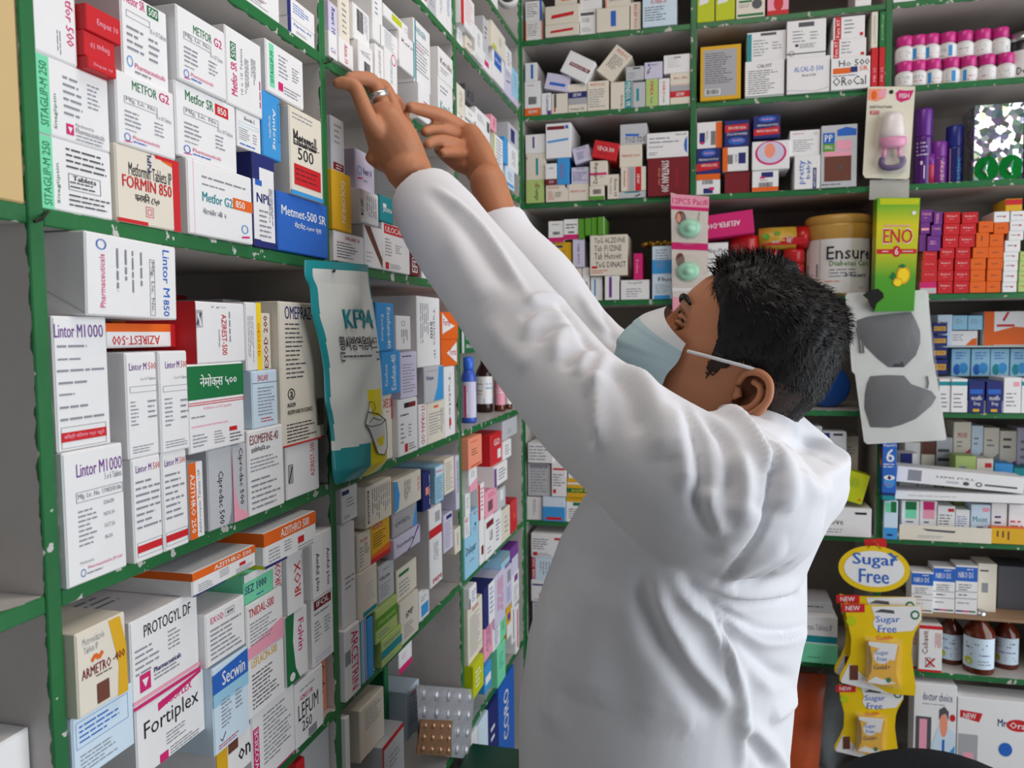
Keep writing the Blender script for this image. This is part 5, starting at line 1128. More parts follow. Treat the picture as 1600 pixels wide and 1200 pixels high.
g = G(); lathe(g, [(18 * k, 0), (17 * k, 15 * k), (14 * k, 34 * k), (9 * k, 40 * k), (.001, 41 * k)], mat('milky_silicone', (226, 216, 212), 0.3, spec=0.5), 20, Mv(1392, 219, 0.014), sy=0.6); clampback(g, Y - .001); kids.append(g.build('teat', root))
g = G(); lathe(g, [(.001, -15 * k), (15 * k, -15 * k), (19 * k, -12 * k), (20 * k, -4 * k), (19 * k, 0), (.001, 0)], plas('rosy', (222, 140, 178)), 20, Mv(1393, 218, 0.014), sy=0.6)
for s in (-11, 11): tube(g, [PY(1392 + s, 231, Y) + Vector((0, -.012, 0)), PY(1391 + s * 1.15, 248, Y) + Vector((0, -.012, 0))], 3.4 * k, plas('rosy', (222, 140, 178)))
clampback(g, Y - .001); kids.append(g.build('collar_ring', root))
g = G(); tube(g, smoothline([PY(x, y, Y) + Vector((0, -.012, 0)) for x, y in ((1377, 249), (1375, 257), (1380, 263), (1392, 264), (1404, 261), (1409, 254), (1407, 247))], 4), 4.6 * k, plas('aubergine', (74, 44, 104)), 10); kids.append(g.build('handle', root))
g = G(); lathe(g, [(27 * k, -52 * k), (28 * k, -40 * k), (24 * k, 10 * k), (18 * k, 40 * k), (.001, 46 * k)], clear, 24, Mv(1391, 219, 0.002), sy=0.85); clampback(g, Y - .0006); kids.append(g.build('blister', root))
reorigin(root, kids, PY(1389, 280, Y)); tag(root, 'hanging card with pink baby food feeder and purple handle', 'baby feeder')
g = flat([(1359, 281), (1378, 281), (1381, 275), (1400, 275), (1400, 281), (1421, 280), (1420, 312), (1358, 312)], Y + 0.006, mat('grey_card', (176, 172, 166), 0.5))
tag(g.build('spare_card'), 'plain grey hanging card between feeder card and green box', 'card')
# green sachet box
Y = YB - 0.05
root = empty('sachet_box'); kids = []
a, b, c_, d_ = PY(1371, 309, Y), PY(1438, 309, Y), PY(1366, 487, Y), PY(1428, 486, Y)
back = [q + Vector((0, 0.045, 0)) for q in (a, b, c_, d_)]
def eno(col1):
    m = bpy.data.materials.new('lemon_green_print'); m.use_nodes = True
    nt = m.node_tree; bs = nt.nodes['Principled BSDF']; N = nt.nodes.new; L = nt.links.new
    ge = N('ShaderNodeNewGeometry'); sp = N('ShaderNodeSeparateXYZ'); L(ge.outputs['Position'], sp.inputs[0])
    mr = N('ShaderNodeMapRange'); L(sp.outputs[2], mr.inputs[0]); mr.inputs[1].default_value = c_.z; mr.inputs[2].default_value = a.z
    cr = N('ShaderNodeValToRGB'); L(mr.outputs[0], cr.inputs[0]); e = cr.color_ramp.elements
    e[0].position = 0.0; e[0].color = lin((70, 150, 40)) + (1,); e[1].position = 1.0; e[1].color = lin((96, 170, 30)) + (1,)
    for ps, cc in ((0.3, (84, 160, 40)), (0.55, (196, 196, 30)), (0.75, (214, 204, 30)), (0.93, (110, 176, 40))):
        x = e.new(ps); x.color = lin(cc) + (1,)
    L(cr.outputs[0], bs.inputs['Base Color']); bs.inputs['Roughness'].default_value = 0.4
    return m
em = eno(0)
g = G(); g.add([a, b, c_, d_] + back, [[0, 2, 3, 1], [0, 4, 6, 2], [1, 3, 7, 5], [2, 6, 7, 3], [4, 5, 7, 6], [0, 1, 5, 4]], em)
pl = lambda x, y, l: (a * (1 - x) + b * x) * y + (c_ * (1 - x) + d_ * x) * (1 - y) + Vector((0, -l, 0))
paint(g, 'r.06,.94,.98,.995,Y;t.155,.595,.87,.735,w,ENO;t.165,.602,.86,.728,r,ENO;r.02,.51,.98,.55,r;e.4,.48,.6,.58,r;t.46,.5,.54,.56,w,6;l.15,.52,.38,.54,1,w;l.64,.52,.9,.54,1,w;e.82,.85,.92,.885,w;e.52,.24,.86,.4,y;e.56,.26,.82,.38,f;e.44,.22,.68,.3,y;e.47,.225,.66,.285,f;p g,.36,.3,.44,.35,.5,.32,.46,.28;p g,.56,.4,.66,.42,.76,.4,.66,.38;l.2,.74,.85,.77,1,p', 1, 1, pl, 0.0004)
kids.append(g.build('carton', root))
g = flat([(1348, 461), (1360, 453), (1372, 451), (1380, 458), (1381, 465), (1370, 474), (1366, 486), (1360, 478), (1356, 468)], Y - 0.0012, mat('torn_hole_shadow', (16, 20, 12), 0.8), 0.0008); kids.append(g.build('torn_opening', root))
reorigin(root, kids, (c_ + d_) / 2); tag(root, 'hanging green and yellow sachet box with red title and lemon', 'sachet box')
# dark masks in a clear double pouch
Y = YB - 0.03
root = empty('mask_pouch'); kids = []
g = flat([(1321, 462), (1324, 458), (1446, 453), (1450, 457), (1452, 485), (1458, 560), (1467, 610), (1479, 684), (1477, 688), (1355, 694), (1350, 690), (1336, 585), (1331, 580)], Y, mat('pouch_film', (214, 216, 212), 0.18, spec=0.6), 0.001); kids.append(g.build('pouch', root))
grey = mat('charcoal_nonwoven', (70, 70, 74), 0.8, var=0.08, scale=300, bump=0.2)
def dome(pts, Y, m, hgt, name):
    v = [PY(x, y, Y) for x, y in pts]; n = len(v); c = sum(v, Vector()) / n
    g = G(); vs = []; fs = []; rings = 6
    for r in range(rings):
        t = r / rings
        for p in v: vs.append(p.lerp(c, t) + Vector((0, -hgt * (1 - (1 - t) ** 2.2), 0)))
    vs.append(c + Vector((0, -hgt, 0)))
    for r in range(rings - 1):
        for i in range(n): fs.append([r * n + i, r * n + (i + 1) % n, (r + 1) * n + (i + 1) % n, (r + 1) * n + i])
    for i in range(n): fs.append([(rings - 1) * n + i, (rings - 1) * n + (i + 1) % n, rings * n])
    g.add(vs, fs, m, True)
    return g.build(name, root)
z4 = lambda pts: [(1300 + x / 5.333, 450 + y / 5.333) for x, y in pts]
kids.append(dome(z4([(205, 270), (290, 240), (480, 215), (660, 200), (700, 270), (735, 360), (735, 460), (700, 560), (600, 660), (470, 660), (380, 590), (280, 490), (215, 400)]), Y - 0.001, grey, 0.012, 'mask'))
kids.append(dome(z4([(320, 735), (460, 725), (600, 730), (660, 800), (760, 835), (830, 860), (870, 910), (830, 980), (700, 1090), (580, 1140), (480, 1165), (320, 1160), (270, 1000), (275, 880), (290, 800)]), Y - 0.001, grey, 0.012, 'mask'))
g = G()
for pts in ([(205, 330), (225, 430), (235, 540), (262, 540), (255, 440)], [(790, 735), (800, 790), (790, 835)]):
    tube(g, [PY(x, y, Y) + Vector((0, -0.002, 0)) for x, y in z4(pts)], 0.002, grey, 6)
kids.append(g.build('ear_loop', root))
cf = mat('clear_film', (240, 242, 242), 0.06, spec=0.8, alpha=0.13, bump=0.8, scale=14)
rows = 16; vs = []; fs = []
for i in range(rows + 1):
    t = i / rows
    for j in range(13):
        s = j / 12
        p = (PY(1322, 459, Y) * (1 - s) + PY(1449, 455, Y) * s) * (1 - t) + (PY(1352, 692, Y) * (1 - s) + PY(1478, 687, Y) * s) * t
        pin = math.sin(math.pi * s) ** .7 * abs(math.sin(2 * math.pi * t)) ** .6
        vs.append(p + Vector((0, -0.001 - 0.016 * pin + 0.0012 * math.sin(17 * s + 23 * t), 0)))
for i in range(rows):
    for j in range(12): fs.append([i * 13 + j, i * 13 + j + 1, (i + 1) * 13 + j + 1, (i + 1) * 13 + j])
g = G(); g.add(vs, fs, cf, True); kids.append(g.build('clear_front', root))
reorigin(root, kids, PY(1415, 691, Y)); tag(root, 'hanging clear pouch with two dark grey face masks', 'face mask pack')
# pacifier card
Y = YB - 0.02
root = empty('pacifier_card'); kids = []
g = flat([(1048, 301), (1060, 304), (1108, 307), (1106, 350), (1106, 440), (1100, 486), (1052, 486), (1050, 440), (1049, 350)], Y, mat('pale_card', (216, 206, 196), 0.4), 0.001)
pl = quadplace((1048, 303), (1108, 307), (1051, 486), (1104, 486), Y)
paint(g, 'r0,.885,1,1,p;r0,.87,1,.9,m;t.04,.92,.96,.97,m,12PCS Pacifi;r0,.53,1,.59,m;r.0,.0,1,.12,p;r0,.17,1,.2,w;e.12,.74,.4,.86,e;e.14,.76,.26,.84,j;e.12,.38,.36,.5,e;S.72,.78,.76,.86,a,.02', 1, 1, pl, 0.0004)
kids.append(g.build('backing_card', root))
gm = plas('mint', (150, 214, 180), 0.3)
for cx, cy in ((1077, 357), (1075, 424)):
    c = PY(cx, cy, Y); k = ppx(c); Mp = Matrix.Translation(c + Vector((0, -0.002, 0))) @ Matrix.Rotation(R(90), 4, 'X')
    g = G(); lathe(g, [(17 * k, 0), (17 * k, 0.003), (12 * k, 0.006), (6 * k, 0.007), (5 * k, 0.013), (.001, 0.015)], gm, 24, Mp, sy=0.85); kids.append(g.build('pacifier', root))
    g = G(); lathe(g, [(25 * k, 0), (24 * k, 0.012), (17 * k, 0.02), (.001, 0.022)], clear, 24, Mp, sy=1.05); kids.append(g.build('blister', root))
reorigin(root, kids, PY(1077, 486, Y)); tag(root, 'hanging pink-topped card with two mint green pacifiers', 'pacifier card')
# blue eye-drop box
Y = YB - 0.03
p = PY(1378, 770, Y); w = PY(1400, 770, Y).x - p.x; h = PY(1378, 692, Y).z - p.z
root = empty('eye_drop_box', (p.x + w / 2, Y, p.z)); blue = pm('b')
g = G(); bbox(g, -w / 2, w / 2, 0, 0.036, 0, h, blue); bbox(g, -w / 2 + .001, w / 2 - .001, 0.001, 0.035, -0.006, 0, pm('n'), 0.0005); bbox(g, -w / 2 + .001, w / 2 - .001, 0.001, 0.035, -0.016, -0.006, pm('t'), 0.0005)
paint(g, 't.25,.62,.8,.88,w,6;t.05,.92,.95,.98,w,RapidCl;l.05,.5,.95,.6,2,w;e.1,.1,.9,.34,B;e.1,.26,.9,.36,w;e.38,.27,.62,.35,n;l.15,.14,.8,.2,2,r', w, h, lambda x, y, l: Vector((x - w / 2, -l, y)))
paint(g, 'e.2,.5,.9,.95,j;e.3,.62,.8,.98,k', 0.036, h, lambda x, y, l: Vector((-w / 2 - l, 0.036 - x, y)))
g.build('carton', root); tag(root, 'blue eye-drop box with large white 6 hanging at the upright', 'eye drop box')
# sweetener packs hanging in a chain
yel = mat('yellow_card', (232, 196, 24), 0.35, var=0.03, spec=0.5)
sugar = 't.{0},{1},.{2},{3},b,Sugar;t.{4},{5},.{6},{7},b,Free'
Y = YB - 0.06
root = empty('hanging_sign'); kids = []
n = 40
el = lambda rx, ry, cx=1366, cy=889: [(cx + rx * math.cos(2 * math.pi * i / n) , cy - ry * math.sin(2 * math.pi * i / n) + rx * .06 * math.cos(2 * math.pi * i / n)) for i in range(n)]
g = flat(el(56, 36), Y, yel, 0.001); kids.append(g.build('yellow_disc', root))
g = flat(el(47, 28), Y - 0.0006, pm('w'), 0.0004)
pl = quadplace((1310, 850), (1423, 857), (1310, 922), (1423, 929), Y - 0.0008)
paint(g, 't.2,.52,.82,.84,b,Sugar;t.29,.2,.7,.5,b,Free;p b,.68,.86,.74,.8,.77,.76,.72,.7,.78,.7,.8,.78,.84,.82,.77,.82,.74,.88', 1, 1, pl, 0.0004); kids.append(g.build('white_oval', root))
g = G(); tube(g, [PY(1356, 856, Y), PY(1366, 845, Y - .004), PY(1377, 858, Y)], 0.0009, mat('brass_wire', (190, 150, 60), 0.3, metal=0.9), 6); kids.append(g.build('hanger_wire', root))
reorigin(root, kids, PY(1366, 925, Y)); tag(root, 'oval yellow and white hanging sign with blue words and bird', 'sign')
g = flat([(1350, 843), (1384, 841), (1386, 858), (1352, 856)], Y + 0.01, pm('r')); tag(g.build('paper_tag'), 'red paper tag under the shelf edge above the oval sign', 'tag')
def sweet(dx, dy, sc, Y, label, back=False):
    root = empty('sweetener_pack'); kids = []
    T = lambda pts: [(1312 + dx + (x - 1312) * sc, 942 + dy + (y - 942) * sc) for x, y in pts]
    out = T([(1320, 942), (1334, 945), (1441, 947), (1440, 970), (1430, 988), (1426, 1000), (1424, 1022), (1427, 1045), (1431, 1072), (1430, 1087), (1400, 1085), (1318, 1068), (1312, 1064), (1312, 1056), (1322, 1038), (1329, 1022), (1330, 997), (1325, 975), (1322, 962)])
    g = flat(out, Y, yel, 0.001)
    def pk(x, y, l):
        q = T([(1312 + x * 130, 1087 - y * 145)])[0]; return PY(q[0], q[1], Y) + Vector((0, -l, 0))
    paint(g, 'p w,.38,.96,.98,.965,.98,.82,.88,.7,.6,.68,.45,.74,.42,.85;p w,.02,.18,.12,.35,.4,.12,.6,.02,.3,.08,.02,.14;e.4,.68,.75,.88,w;t.43,.77,.72,.86,b,Sugar;t.46,.68,.68,.76,b,Free;e.85,.82,.96,.92,g;e.87,.84,.94,.9,w;r.02,.9,.3,.99,r;t.07,.92,.24,.97,w,NEW;t.44,.6,.64,.65,o,Gold+;p d,.42,.9,.5,.935,.65,.92,.66,.885,.5,.9;r.12,.17,.22,.33,e;e.08,.76,.2,.86,Y', 1, 1, pk, 0.0004)
    kids.append(g.build('backing_card', root))
    if not back:
        o2 = T([(1357, 1001), (1404, 1006), (1399, 1030), (1398, 1050), (1404, 1070), (1352, 1063), (1360, 1045), (1361, 1025)])
        v0 = [PY(x, y, Y - 0.001) for x, y in o2]; v1 = [p + Vector((0, -0.013, 0)) for p in v0]; m = len(v0)
        g = G(); g.add(v0 + v1, [list(range(m, 2 * m))] + [[i, (i + 1) % m, (i + 1) % m + m, i + m] for i in range(m)], mat('sweetener_yellow', (236, 178, 20), 0.3, spec=0.5))
        def p2(x, y, l):
            q = T([(1352 + x * 52, 1071 - y * 70)])[0]; return PY(q[0], q[1], Y - 0.014) + Vector((0, -l, 0))
        paint(g, 'p w,.1,.98,.98,.92,.88,.55,.6,.6,.5,.8,.1,.9;e.25,.48,.75,.82,w;t.3,.66,.7,.78,b,Sugar;t.35,.54,.65,.64,b,Free;t.25,.36,.75,.46,e,Gold+;p w,.05,.08,.3,.2,.6,.12,.95,.05,.5,.02;e.62,.06,.78,.18,g', 1, 1, p2, 0.0003)
        kids.append(g.build('dispenser', root))
        o3 = T([(1350, 994), (1410, 999), (1408, 1076), (1346, 1068)])
        v0 = [PY(x, y, Y - 0.001) for x, y in o3]; c = sum(v0, Vector()) / 4; v1 = [c + (p - c) * .9 + Vector((0, -0.018, 0)) for p in v0]
        g = G(); g.add(v0 + v1, [[4, 5, 6, 7]] + [[i, (i + 1) % 4, (i + 1) % 4 + 4, i + 4] for i in range(4)], clear); kids.append(g.build('blister', root))
    reorigin(root, kids, PY(1370 + dx, 1080 + dy, Y)); tag(root, label, 'sweetener pack', 'hanging sweetener packs')
sweet(0, 0, 1, Y, 'upper yellow and white sweetener pack below the oval sign')
sweet(-8, -14, 1, Y + 0.012, 'rear sweetener pack showing only its edge behind the upper one', True)
sweet(-8, 127, 0.84, Y + 0.006, 'lower yellow and white sweetener pack, under the upper one')
# ---------------------------------------------------------------- nonwoven mask pouch on the left unit
Lc = [(476, 406), (476, 432), (484, 450), (487, 490), (496, 525), (505, 575), (507, 625), (512, 650), (517, 687), (519, 735), (524, 757)]
Rc = [(575, 414), (577, 435), (579, 452), (583, 480), (589, 525), (594, 575), (596, 620), (598, 650), (600, 687), (601, 715), (594, 734)]
XP = 0.022
def even(pts, n=48):                        # resampled to equal steps along the line
    P = smoothline(pts, 8); L_ = [0]
    for a, b in zip(P, P[1:]): L_.append(L_[-1] + (b - a).length)
    out = []
    for i in range(n + 1):
        d = L_[-1] * i / n; j = max(0, min(len(P) - 2, next((k for k in range(len(L_) - 1) if L_[k + 1] >= d - 1e-9), len(P) - 2)))
        out.append(P[j].lerp(P[j + 1], (d - L_[j]) / max(1e-9, L_[j + 1] - L_[j])))
    return out
La = even([PX(x, y, XP) for x, y in Lc]); Ra = even([PX(x, y, XP) for x, y in Rc])
def pouch(s, t, l=0.0):                     # s across, t downwards
    f = t * (len(La) - 1); i = min(int(f), len(La) - 2); f -= i
    p = La[i].lerp(La[i + 1], f).lerp(Ra[i].lerp(Ra[i + 1], f), s)
    b = math.sin(math.pi * min(1, max(0, s))) ** .6 * (0.006 + 0.016 * max(0, t - .1) ** .8) * (1 - max(0, t - .93) / .07 * .8)
    w_ = 0.0016 * math.sin(9 * s + 21 * t) * math.sin(math.pi * s) + 0.003 * math.exp(-((s - .62) / .1) ** 2 - ((t - .17) / .06) ** 2)
    return p + Vector((b + w_ + l, 0, 0))
root = empty('mask_packet'); kids = []
mw = mat('pouch_white_film', (214, 216, 210), 0.28, var=0.03, spec=0.5); mt_ = mat('pouch_teal_film', (20, 140, 144), 0.28, spec=0.5); my = mat('pouch_yellow_film', (224, 206, 10), 0.3, spec=0.5)
g = G(); ns, nt_ = 90, 120
vs = [pouch(j / ns, i / nt_) for i in range(nt_ + 1) for j in range(ns + 1)]
for i in range(nt_):
    for j in range(ns):
        s, t = (j + .5) / ns, (i + .5) / nt_
        m = mw
        if t < .035 or (s < .075 * (1 - 1.2 * max(0, t - .2)) and t < .8) or (s > .95 and t < .16): m = mt_
        if t > .84 - .04 * s: m = my if .46 < s < .84 else mt_
        if t < .035: m = mt_
        if .54 < s < .86 and .585 < t < .71: m = my
        g.add([], [], m)
        g.f.append([i * (ns + 1) + j, i * (ns + 1) + j + 1, (i + 1) * (ns + 1) + j + 1, (i + 1) * (ns + 1) + j][::-1]); g.m.append(g.mi(m)); g.sm.append(True)
g.v = [tuple(v) for v in vs]
o = g.build('pouch_film', root); o.data.update(); kids.append(o)
g = G(); P2 = lambda x, y, l: pouch(x, 1 - y, l)
paint(g, 't.33,.70,.84,.79,t,KF94;t.2,.60,.88,.665,k,황사방역용마스크;l.22,.56,.86,.585,1,d;w.19,.55,.9,.592,d', 1, 1, P2, 0.0012); kids.append(g.build('printed_lettering', root))
g = G()                                     # the outlined mask picture
mo = [(.38, .262), (.46, .318), (.62, .305), (.98, .262), (.94, .2), (.84, .135), (.72, .105), (.58, .118), (.5, .17), (.42, .235)]
g.add([P2(x, y, 0.0016) for x, y in mo], [list(range(len(mo)))], mw)
line = mat('ink_line', (60, 62, 64), 0.6)
for pts in (mo + mo[:1], [(.38, .262), (.46, .248), (.7, .25), (.98, .262)], [(.45, .268), (.52, .288), (.7, .27), (.76, .275)], [(.46, .318), (.53, .365), (.6, .36), (.6, .33), (.54, .315)]):
    tube(g, [P2(x, y, 0.0024) for x, y in pts], 0.0005, line, 5)
kids.append(g.build('mask_drawing', root))
reorigin(root, kids, PX(560, 745, XP)); tag(root, 'white and teal face mask packet hanging from a nail at the upright', 'face mask pack')
nail('bent_nail', 'bent nail holding the teal and white mask packet', PX(527, 407, -0.001), PX(522, 424, 0.03), 0.0014)
nail('bent_nail', 'dark nail in the green joint near the photo\'s left edge', PX(75, 330, -0.001), PX(54, 346, 0.012), 0.0012)
nail('bent_nail', 'dark nail in the green joint just above the hands', PX(524, 87, -0.001), PX(508, 99, 0.012), 0.0012)
# ---------------------------------------------------------------- blister strips, cupboard, camera, chair
def strip(name, label, quad, X, rows, cols, foil, dome_m, skip=()):
    tl, tr, bl, br = [PX(x, y, X) for x, y in quad]
    root = empty(name); kids = []
    g = G(); nx, ny = 14, 14; vs = []; fs = []
    nrm = (tr - tl).cross(bl - tl).normalized() * -1
    if nrm.x < 0: nrm = -nrm
    f = lambda s, t: (tl * (1 - s) + tr * s) * (1 - t) + (bl * (1 - s) + br * s) * t
    for i in range(ny + 1):
        for j in range(nx + 1): vs.append(f(j / nx, i / ny) + nrm * 0.0006 * math.sin(9 * j / nx + 5 * i / ny))
    for i in range(ny):
        for j in range(nx): fs.append([i * 15 + j, (i + 1) * 15 + j, (i + 1) * 15 + j + 1, i * 15 + j + 1])
    g.add(vs, fs, foil, True); g.add([v - nrm * 0.0008 for v in vs], [q[::-1] for q in fs], foil, True); kids.append(g.build('foil_sheet', root))
    w, h = (tr - tl).length, (bl - tl).length
    for i in range(rows):
        for j in range(cols):
            c = f((j + .5) / cols, (i + .5) / rows)
            Mx = Matrix.Translation(c) @ nrm.to_track_quat('Z', 'Y').to_matrix().to_4x4()
            g = G(); r = min(w / cols, h / rows) * 0.33
            lathe(g, [(r, 0), (r * .95, 0.002), (r * .6, 0.0042), (.0003, 0.0048)], dome_m, 14, Mx); kids.append(g.build('tablet_pocket', root))
    reorigin(root, kids, (bl + br) / 2); tag(root, label, 'blister pack')
silver = mat('silver_foil', (206, 208, 216), 0.25, metal=0.45, var=0.15, scale=60, bump=0.9)
strip('blister_strip', 'large silver blister strip leaning behind the bronze one', ((650, 1070), (742, 1077), (655, 1178), (734, 1186)), 0.012, 4, 5, silver, silver)
strip('blister_strip', 'bronze blister strip with round tablet pockets, at photo bottom', ((657, 1124), (707, 1126), (651, 1178), (705, 1182)), 0.022, 3, 4, mat('bronze_foil', (172, 128, 96), 0.3, metal=0.4, bump=0.3), mat('bronze_dome', (206, 164, 134), 0.2, metal=0.45))
gd = mat('dark_green_paint', (14, 62, 40), 0.4, var=0.15, scale=12)
q = PX(738, 1160, 0.012); zt = q.z
root = empty('low_cupboard', (0.075, q.y - 0.12, 0))
g = G(); bbox(g, -0.058, 0.058, -0.11, 0.11, 0.0, zt - 0.02, gd, 0.002); g.build('cabinet_body', root)
g = G(); bbox(g, -0.064, 0.064, -0.12, 0.12, zt - 0.02, zt, gd, 0.003); g.build('cupboard_top', root)
g = G(); bbox(g, 0.058, 0.064, -0.10, 0.10, 0.05, zt - 0.04, gd, 0.002); g.build('door', root)
tag(root, 'dark green low cupboard in front of the corner shelves', 'cupboard')
p = PX(797, 0, 0.004)
root = empty('security_camera', (p.x + 0.002, p.y - 0.03, p.z)); Mc = Matrix.Rotation(R(14), 4, 'Z') @ Matrix.Rotation(R(90), 4, 'X')
k = ppx(p)
g = G(); lathe(g, [(0.001, -0.03), (13 * k, -0.03), (17 * k, -0.02), (18 * k, 0), (16 * k, 0.006), (13.5 * k, 0.004), (0.001, 0.003)], white, 28, Mc); g.build('housing', root)
g = G(); lathe(g, [(13 * k, 0.003), (11 * k, 0.012), (6 * k, 0.018), (0.001, 0.02)], mat('dark_dome', (14, 14, 16), 0.1, spec=0.7), 24, Mc); g.build('lens_dome', root)
tag(root, 'white dome security camera on the corner upright near the top', 'security camera')
# office chair, only the top of its back in view
Yc = 1.42
p = PY(1452, 1170, Yc); blk = mat('black_vinyl', (20, 20, 24), 0.35, spec=0.5, bump=0.15, scale=80)
root = empty('office_chair', (p.x, Yc, 0)); zt = p.z
g = G(); vs = []; fs = []; NX = 20; NZ = 14
for side in (-1, 1):
    for i in range(NZ + 1):
        for j in range(NX + 1):
            a = 2 * j / NX - 1; t = i / NZ
            hw = 0.235 * (1 - 0.25 * (1 - t) ** 2); ztop = zt - 0.10 * a ** 2 - 0.12 * a ** 8
            vs.append((a * hw, -0.05 * a * a + side * 0.025 * math.sqrt(max(0, (1 - a ** 6) * (1 - (2 * t - 1) ** 8))), zt - 0.48 + (ztop - zt + 0.48) * t))
N1 = (NX + 1) * (NZ + 1)
for s_ in (0, 1):
    for i in range(NZ):
        for j in range(NX):
            q = [s_ * N1 + i * (NX + 1) + j, s_ * N1 + i * (NX + 1) + j + 1, s_ * N1 + (i + 1) * (NX + 1) + j + 1, s_ * N1 + (i + 1) * (NX + 1) + j]
            fs.append(q if s_ == 0 else q[::-1])
g.add(vs, fs, blk, True); g.build('backrest', root)
g = G(); bbox(g, -0.23, 0.23, -0.46, 0.0, 0.43, 0.50, blk, 0.03); g.build('seat', root)
g = G(); tube(g, [(0, 0.03, zt - 0.4), (0, 0.06, 0.45), (0, -0.15, 0.42)], 0.018, steel); g.build('back_bracket', root)
g = G(); tube(g, [(0, -0.22, 0.1), (0, -0.22, 0.43)], 0.025, steel); g.build('gas_column', root)
for i in range(5):
    a = i * 2 * math.pi / 5
    g = G(); tube(g, [(0, -0.22, 0.1), (0.27 * math.cos(a), -0.22 + 0.27 * math.sin(a), 0.065)], [0.022, 0.015], plas('black', (24, 24, 26))); lg = g.build('leg', root)
    g = G(); lathe(g, [(0.001, -0.012), (0.028, -0.012), (0.028, 0.012), (0.001, 0.012)], plas('black', (24, 24, 26)), 14, Matrix.Translation((0.27 * math.cos(a), -0.22 + 0.27 * math.sin(a), 0.029)) @ Matrix.Rotation(R(90), 4, 'X')); w_ = g.build('caster', lg)
tag(root, 'black office chair, only its rounded backrest top in view', 'chair')
# orange packet and plastic bag low in the second column
p = PY(1240, 1176, YB - 0.06)
g = G(); vs = []; fs = []
for i in range(13):
    for j in range(9):
        s, t = j / 8, i / 12
        b = 0.018 * (math.sin(math.pi * s) * math.sin(math.pi * t)) ** .6 + 0.002 * math.sin(11 * s + 7 * t)
        vs.append(((s - .5) * 0.13 + 0.02 * t, -b + 0.03 * t, 0.16 * t))
for i in range(12):
    for j in range(8): fs.append([i * 9 + j, i * 9 + j + 1, (i + 1) * 9 + j + 1, (i + 1) * 9 + j])
g.add(vs, fs, mat('orange_film', (190, 84, 44), 0.3, var=0.4, scale=30, spec=0.5), True); g.add([(x, -y * .4 + 0.045 * z / .16 + 0.004, z) for x, y, z in vs], [q[::-1] for q in fs], mat('orange_film', (190, 84, 44)), True)
o = g.build('snack_packet', None, (p.x, YB + 0.03, H - 1.0795)); o.scale = (1, 1, 1.55); tag(o, 'orange printed packet low behind the white coat', 'packet')
g = G(); rr = random.Random(5); vs = []; fs = []; nu, nv = 24, 14
for i in range(nv + 1):
    for j in range(nu):
        t = i / nv; a = 2 * math.pi * j / nu
        rad = 0.052 * math.sin(math.pi * (0.08 + 0.84 * t)) ** .6 * (1 + 0.16 * math.sin(3 * a + 5 * t) + 0.1 * rr.uniform(-1, 1))
        vs.append((rad * math.cos(a), rad * math.sin(a) * .8, 0.24 * t))
for i in range(nv):
    for j in range(nu): fs.append([i * nu + j, i * nu + (j + 1) % nu, (i + 1) * nu + (j + 1) % nu, (i + 1) * nu + j])
g.add(vs, fs, mat('crumpled_polythene', (190, 205, 215), 0.15, spec=0.7, alpha=0.5), True)
p = PY(1306, 1190, YB - 0.0); o = g.build('plastic_bag', None, (p.x, YB + 0.10, H - 1.0795)); tag(o, 'crumpled clear bluish plastic bag below the sweetener packs', 'bag')
# ---------------------------------------------------------------- the man at the shelf
skin = mat('brown_skin', (182, 122, 88), 0.5, var=0.10, scale=26, bump=0.08, bscale=420, sss=0.08, spec=0.35)
cloth = mat('white_coat_cotton', (222, 222, 226), 0.85, var=0.02, scale=30, bump=0.10, bscale=900, spec=0.15)
person = empty('person', (0.42, 0.92, 0))
tag(person, 'man in white coat and face mask reaching up to the left shelf with both hands', 'person')
PL = Matrix.Translation(-Vector((0.42, 0.92, 0)))
def cap_tube(g, pts, rads, n=18, m=None, k=5, rot=None, flat=None):
    """closed tube with round ends through pts; flat: (axis, factor) squeezes the section along an axis"""
    P = smoothline(pts, k); rr = []
    for i in range(len(pts) - 1):
        for j in range(k):
            t = j / k; rr.append(rads[i] + (rads[i + 1] - rads[i]) * (t * t * (3 - 2 * t)))
    rr.append(rads[-1])
    d0 = (P[0] - P[1]).normalized(); d1 = (P[-1] - P[-2]).normalized()
    ext = []
    for a in (80, 55, 28): ext.append((P[0] + d0 * rr[0] * math.sin(R(a)) * .9, rr[0] * math.cos(R(a))))
    ext += list(zip(P, rr))
    for a in (28, 55, 80): ext.append((P[-1] + d1 * rr[-1] * math.sin(R(a)) * .9, rr[-1] * math.cos(R(a))))
    pts2 = [e[0] for e in ext]; rads2 = [max(e[1], 0.0008) for e in ext]
    o = len(g.v)
    tube(g, pts2, rads2, m, n)
    if flat:
        ax, fac = flat; ax = Vector(ax).normalized()
        for i, p in enumerate(pts2):
            for j in range(n):
                v = Vector(g.v[o + i * n + j]) - p
                v -= ax * v.dot(ax) * (1 - fac)
                g.v[o + i * n + j] = tuple(p + v)
def remesh(g, voxel, smooth, name, m):
    o = g.build(name)
    md = o.modifiers.new('r', 'REMESH'); md.mode = 'VOXEL'; md.voxel_size = voxel; md.use_smooth_shade = True
    if smooth:
        sm = o.modifiers.new('s', 'SMOOTH'); sm.factor = 0.5; sm.iterations = smooth
    dg = bpy.context.evaluated_depsgraph_get()
    me = bpy.data.meshes.new_from_object(o.evaluated_get(dg))
    bpy.data.objects.remove(o)
    me.materials.clear(); me.materials.append(m)
    return me
def child(me, name):
    me.name = name
    o = bpy.data.objects.new(name, me); C.objects.link(o); o.parent = person; o.matrix_parent_inverse = PL
    return o
def gchild(g, name):
    o = g.build(name, person); o.matrix_parent_inverse = PL
    return o
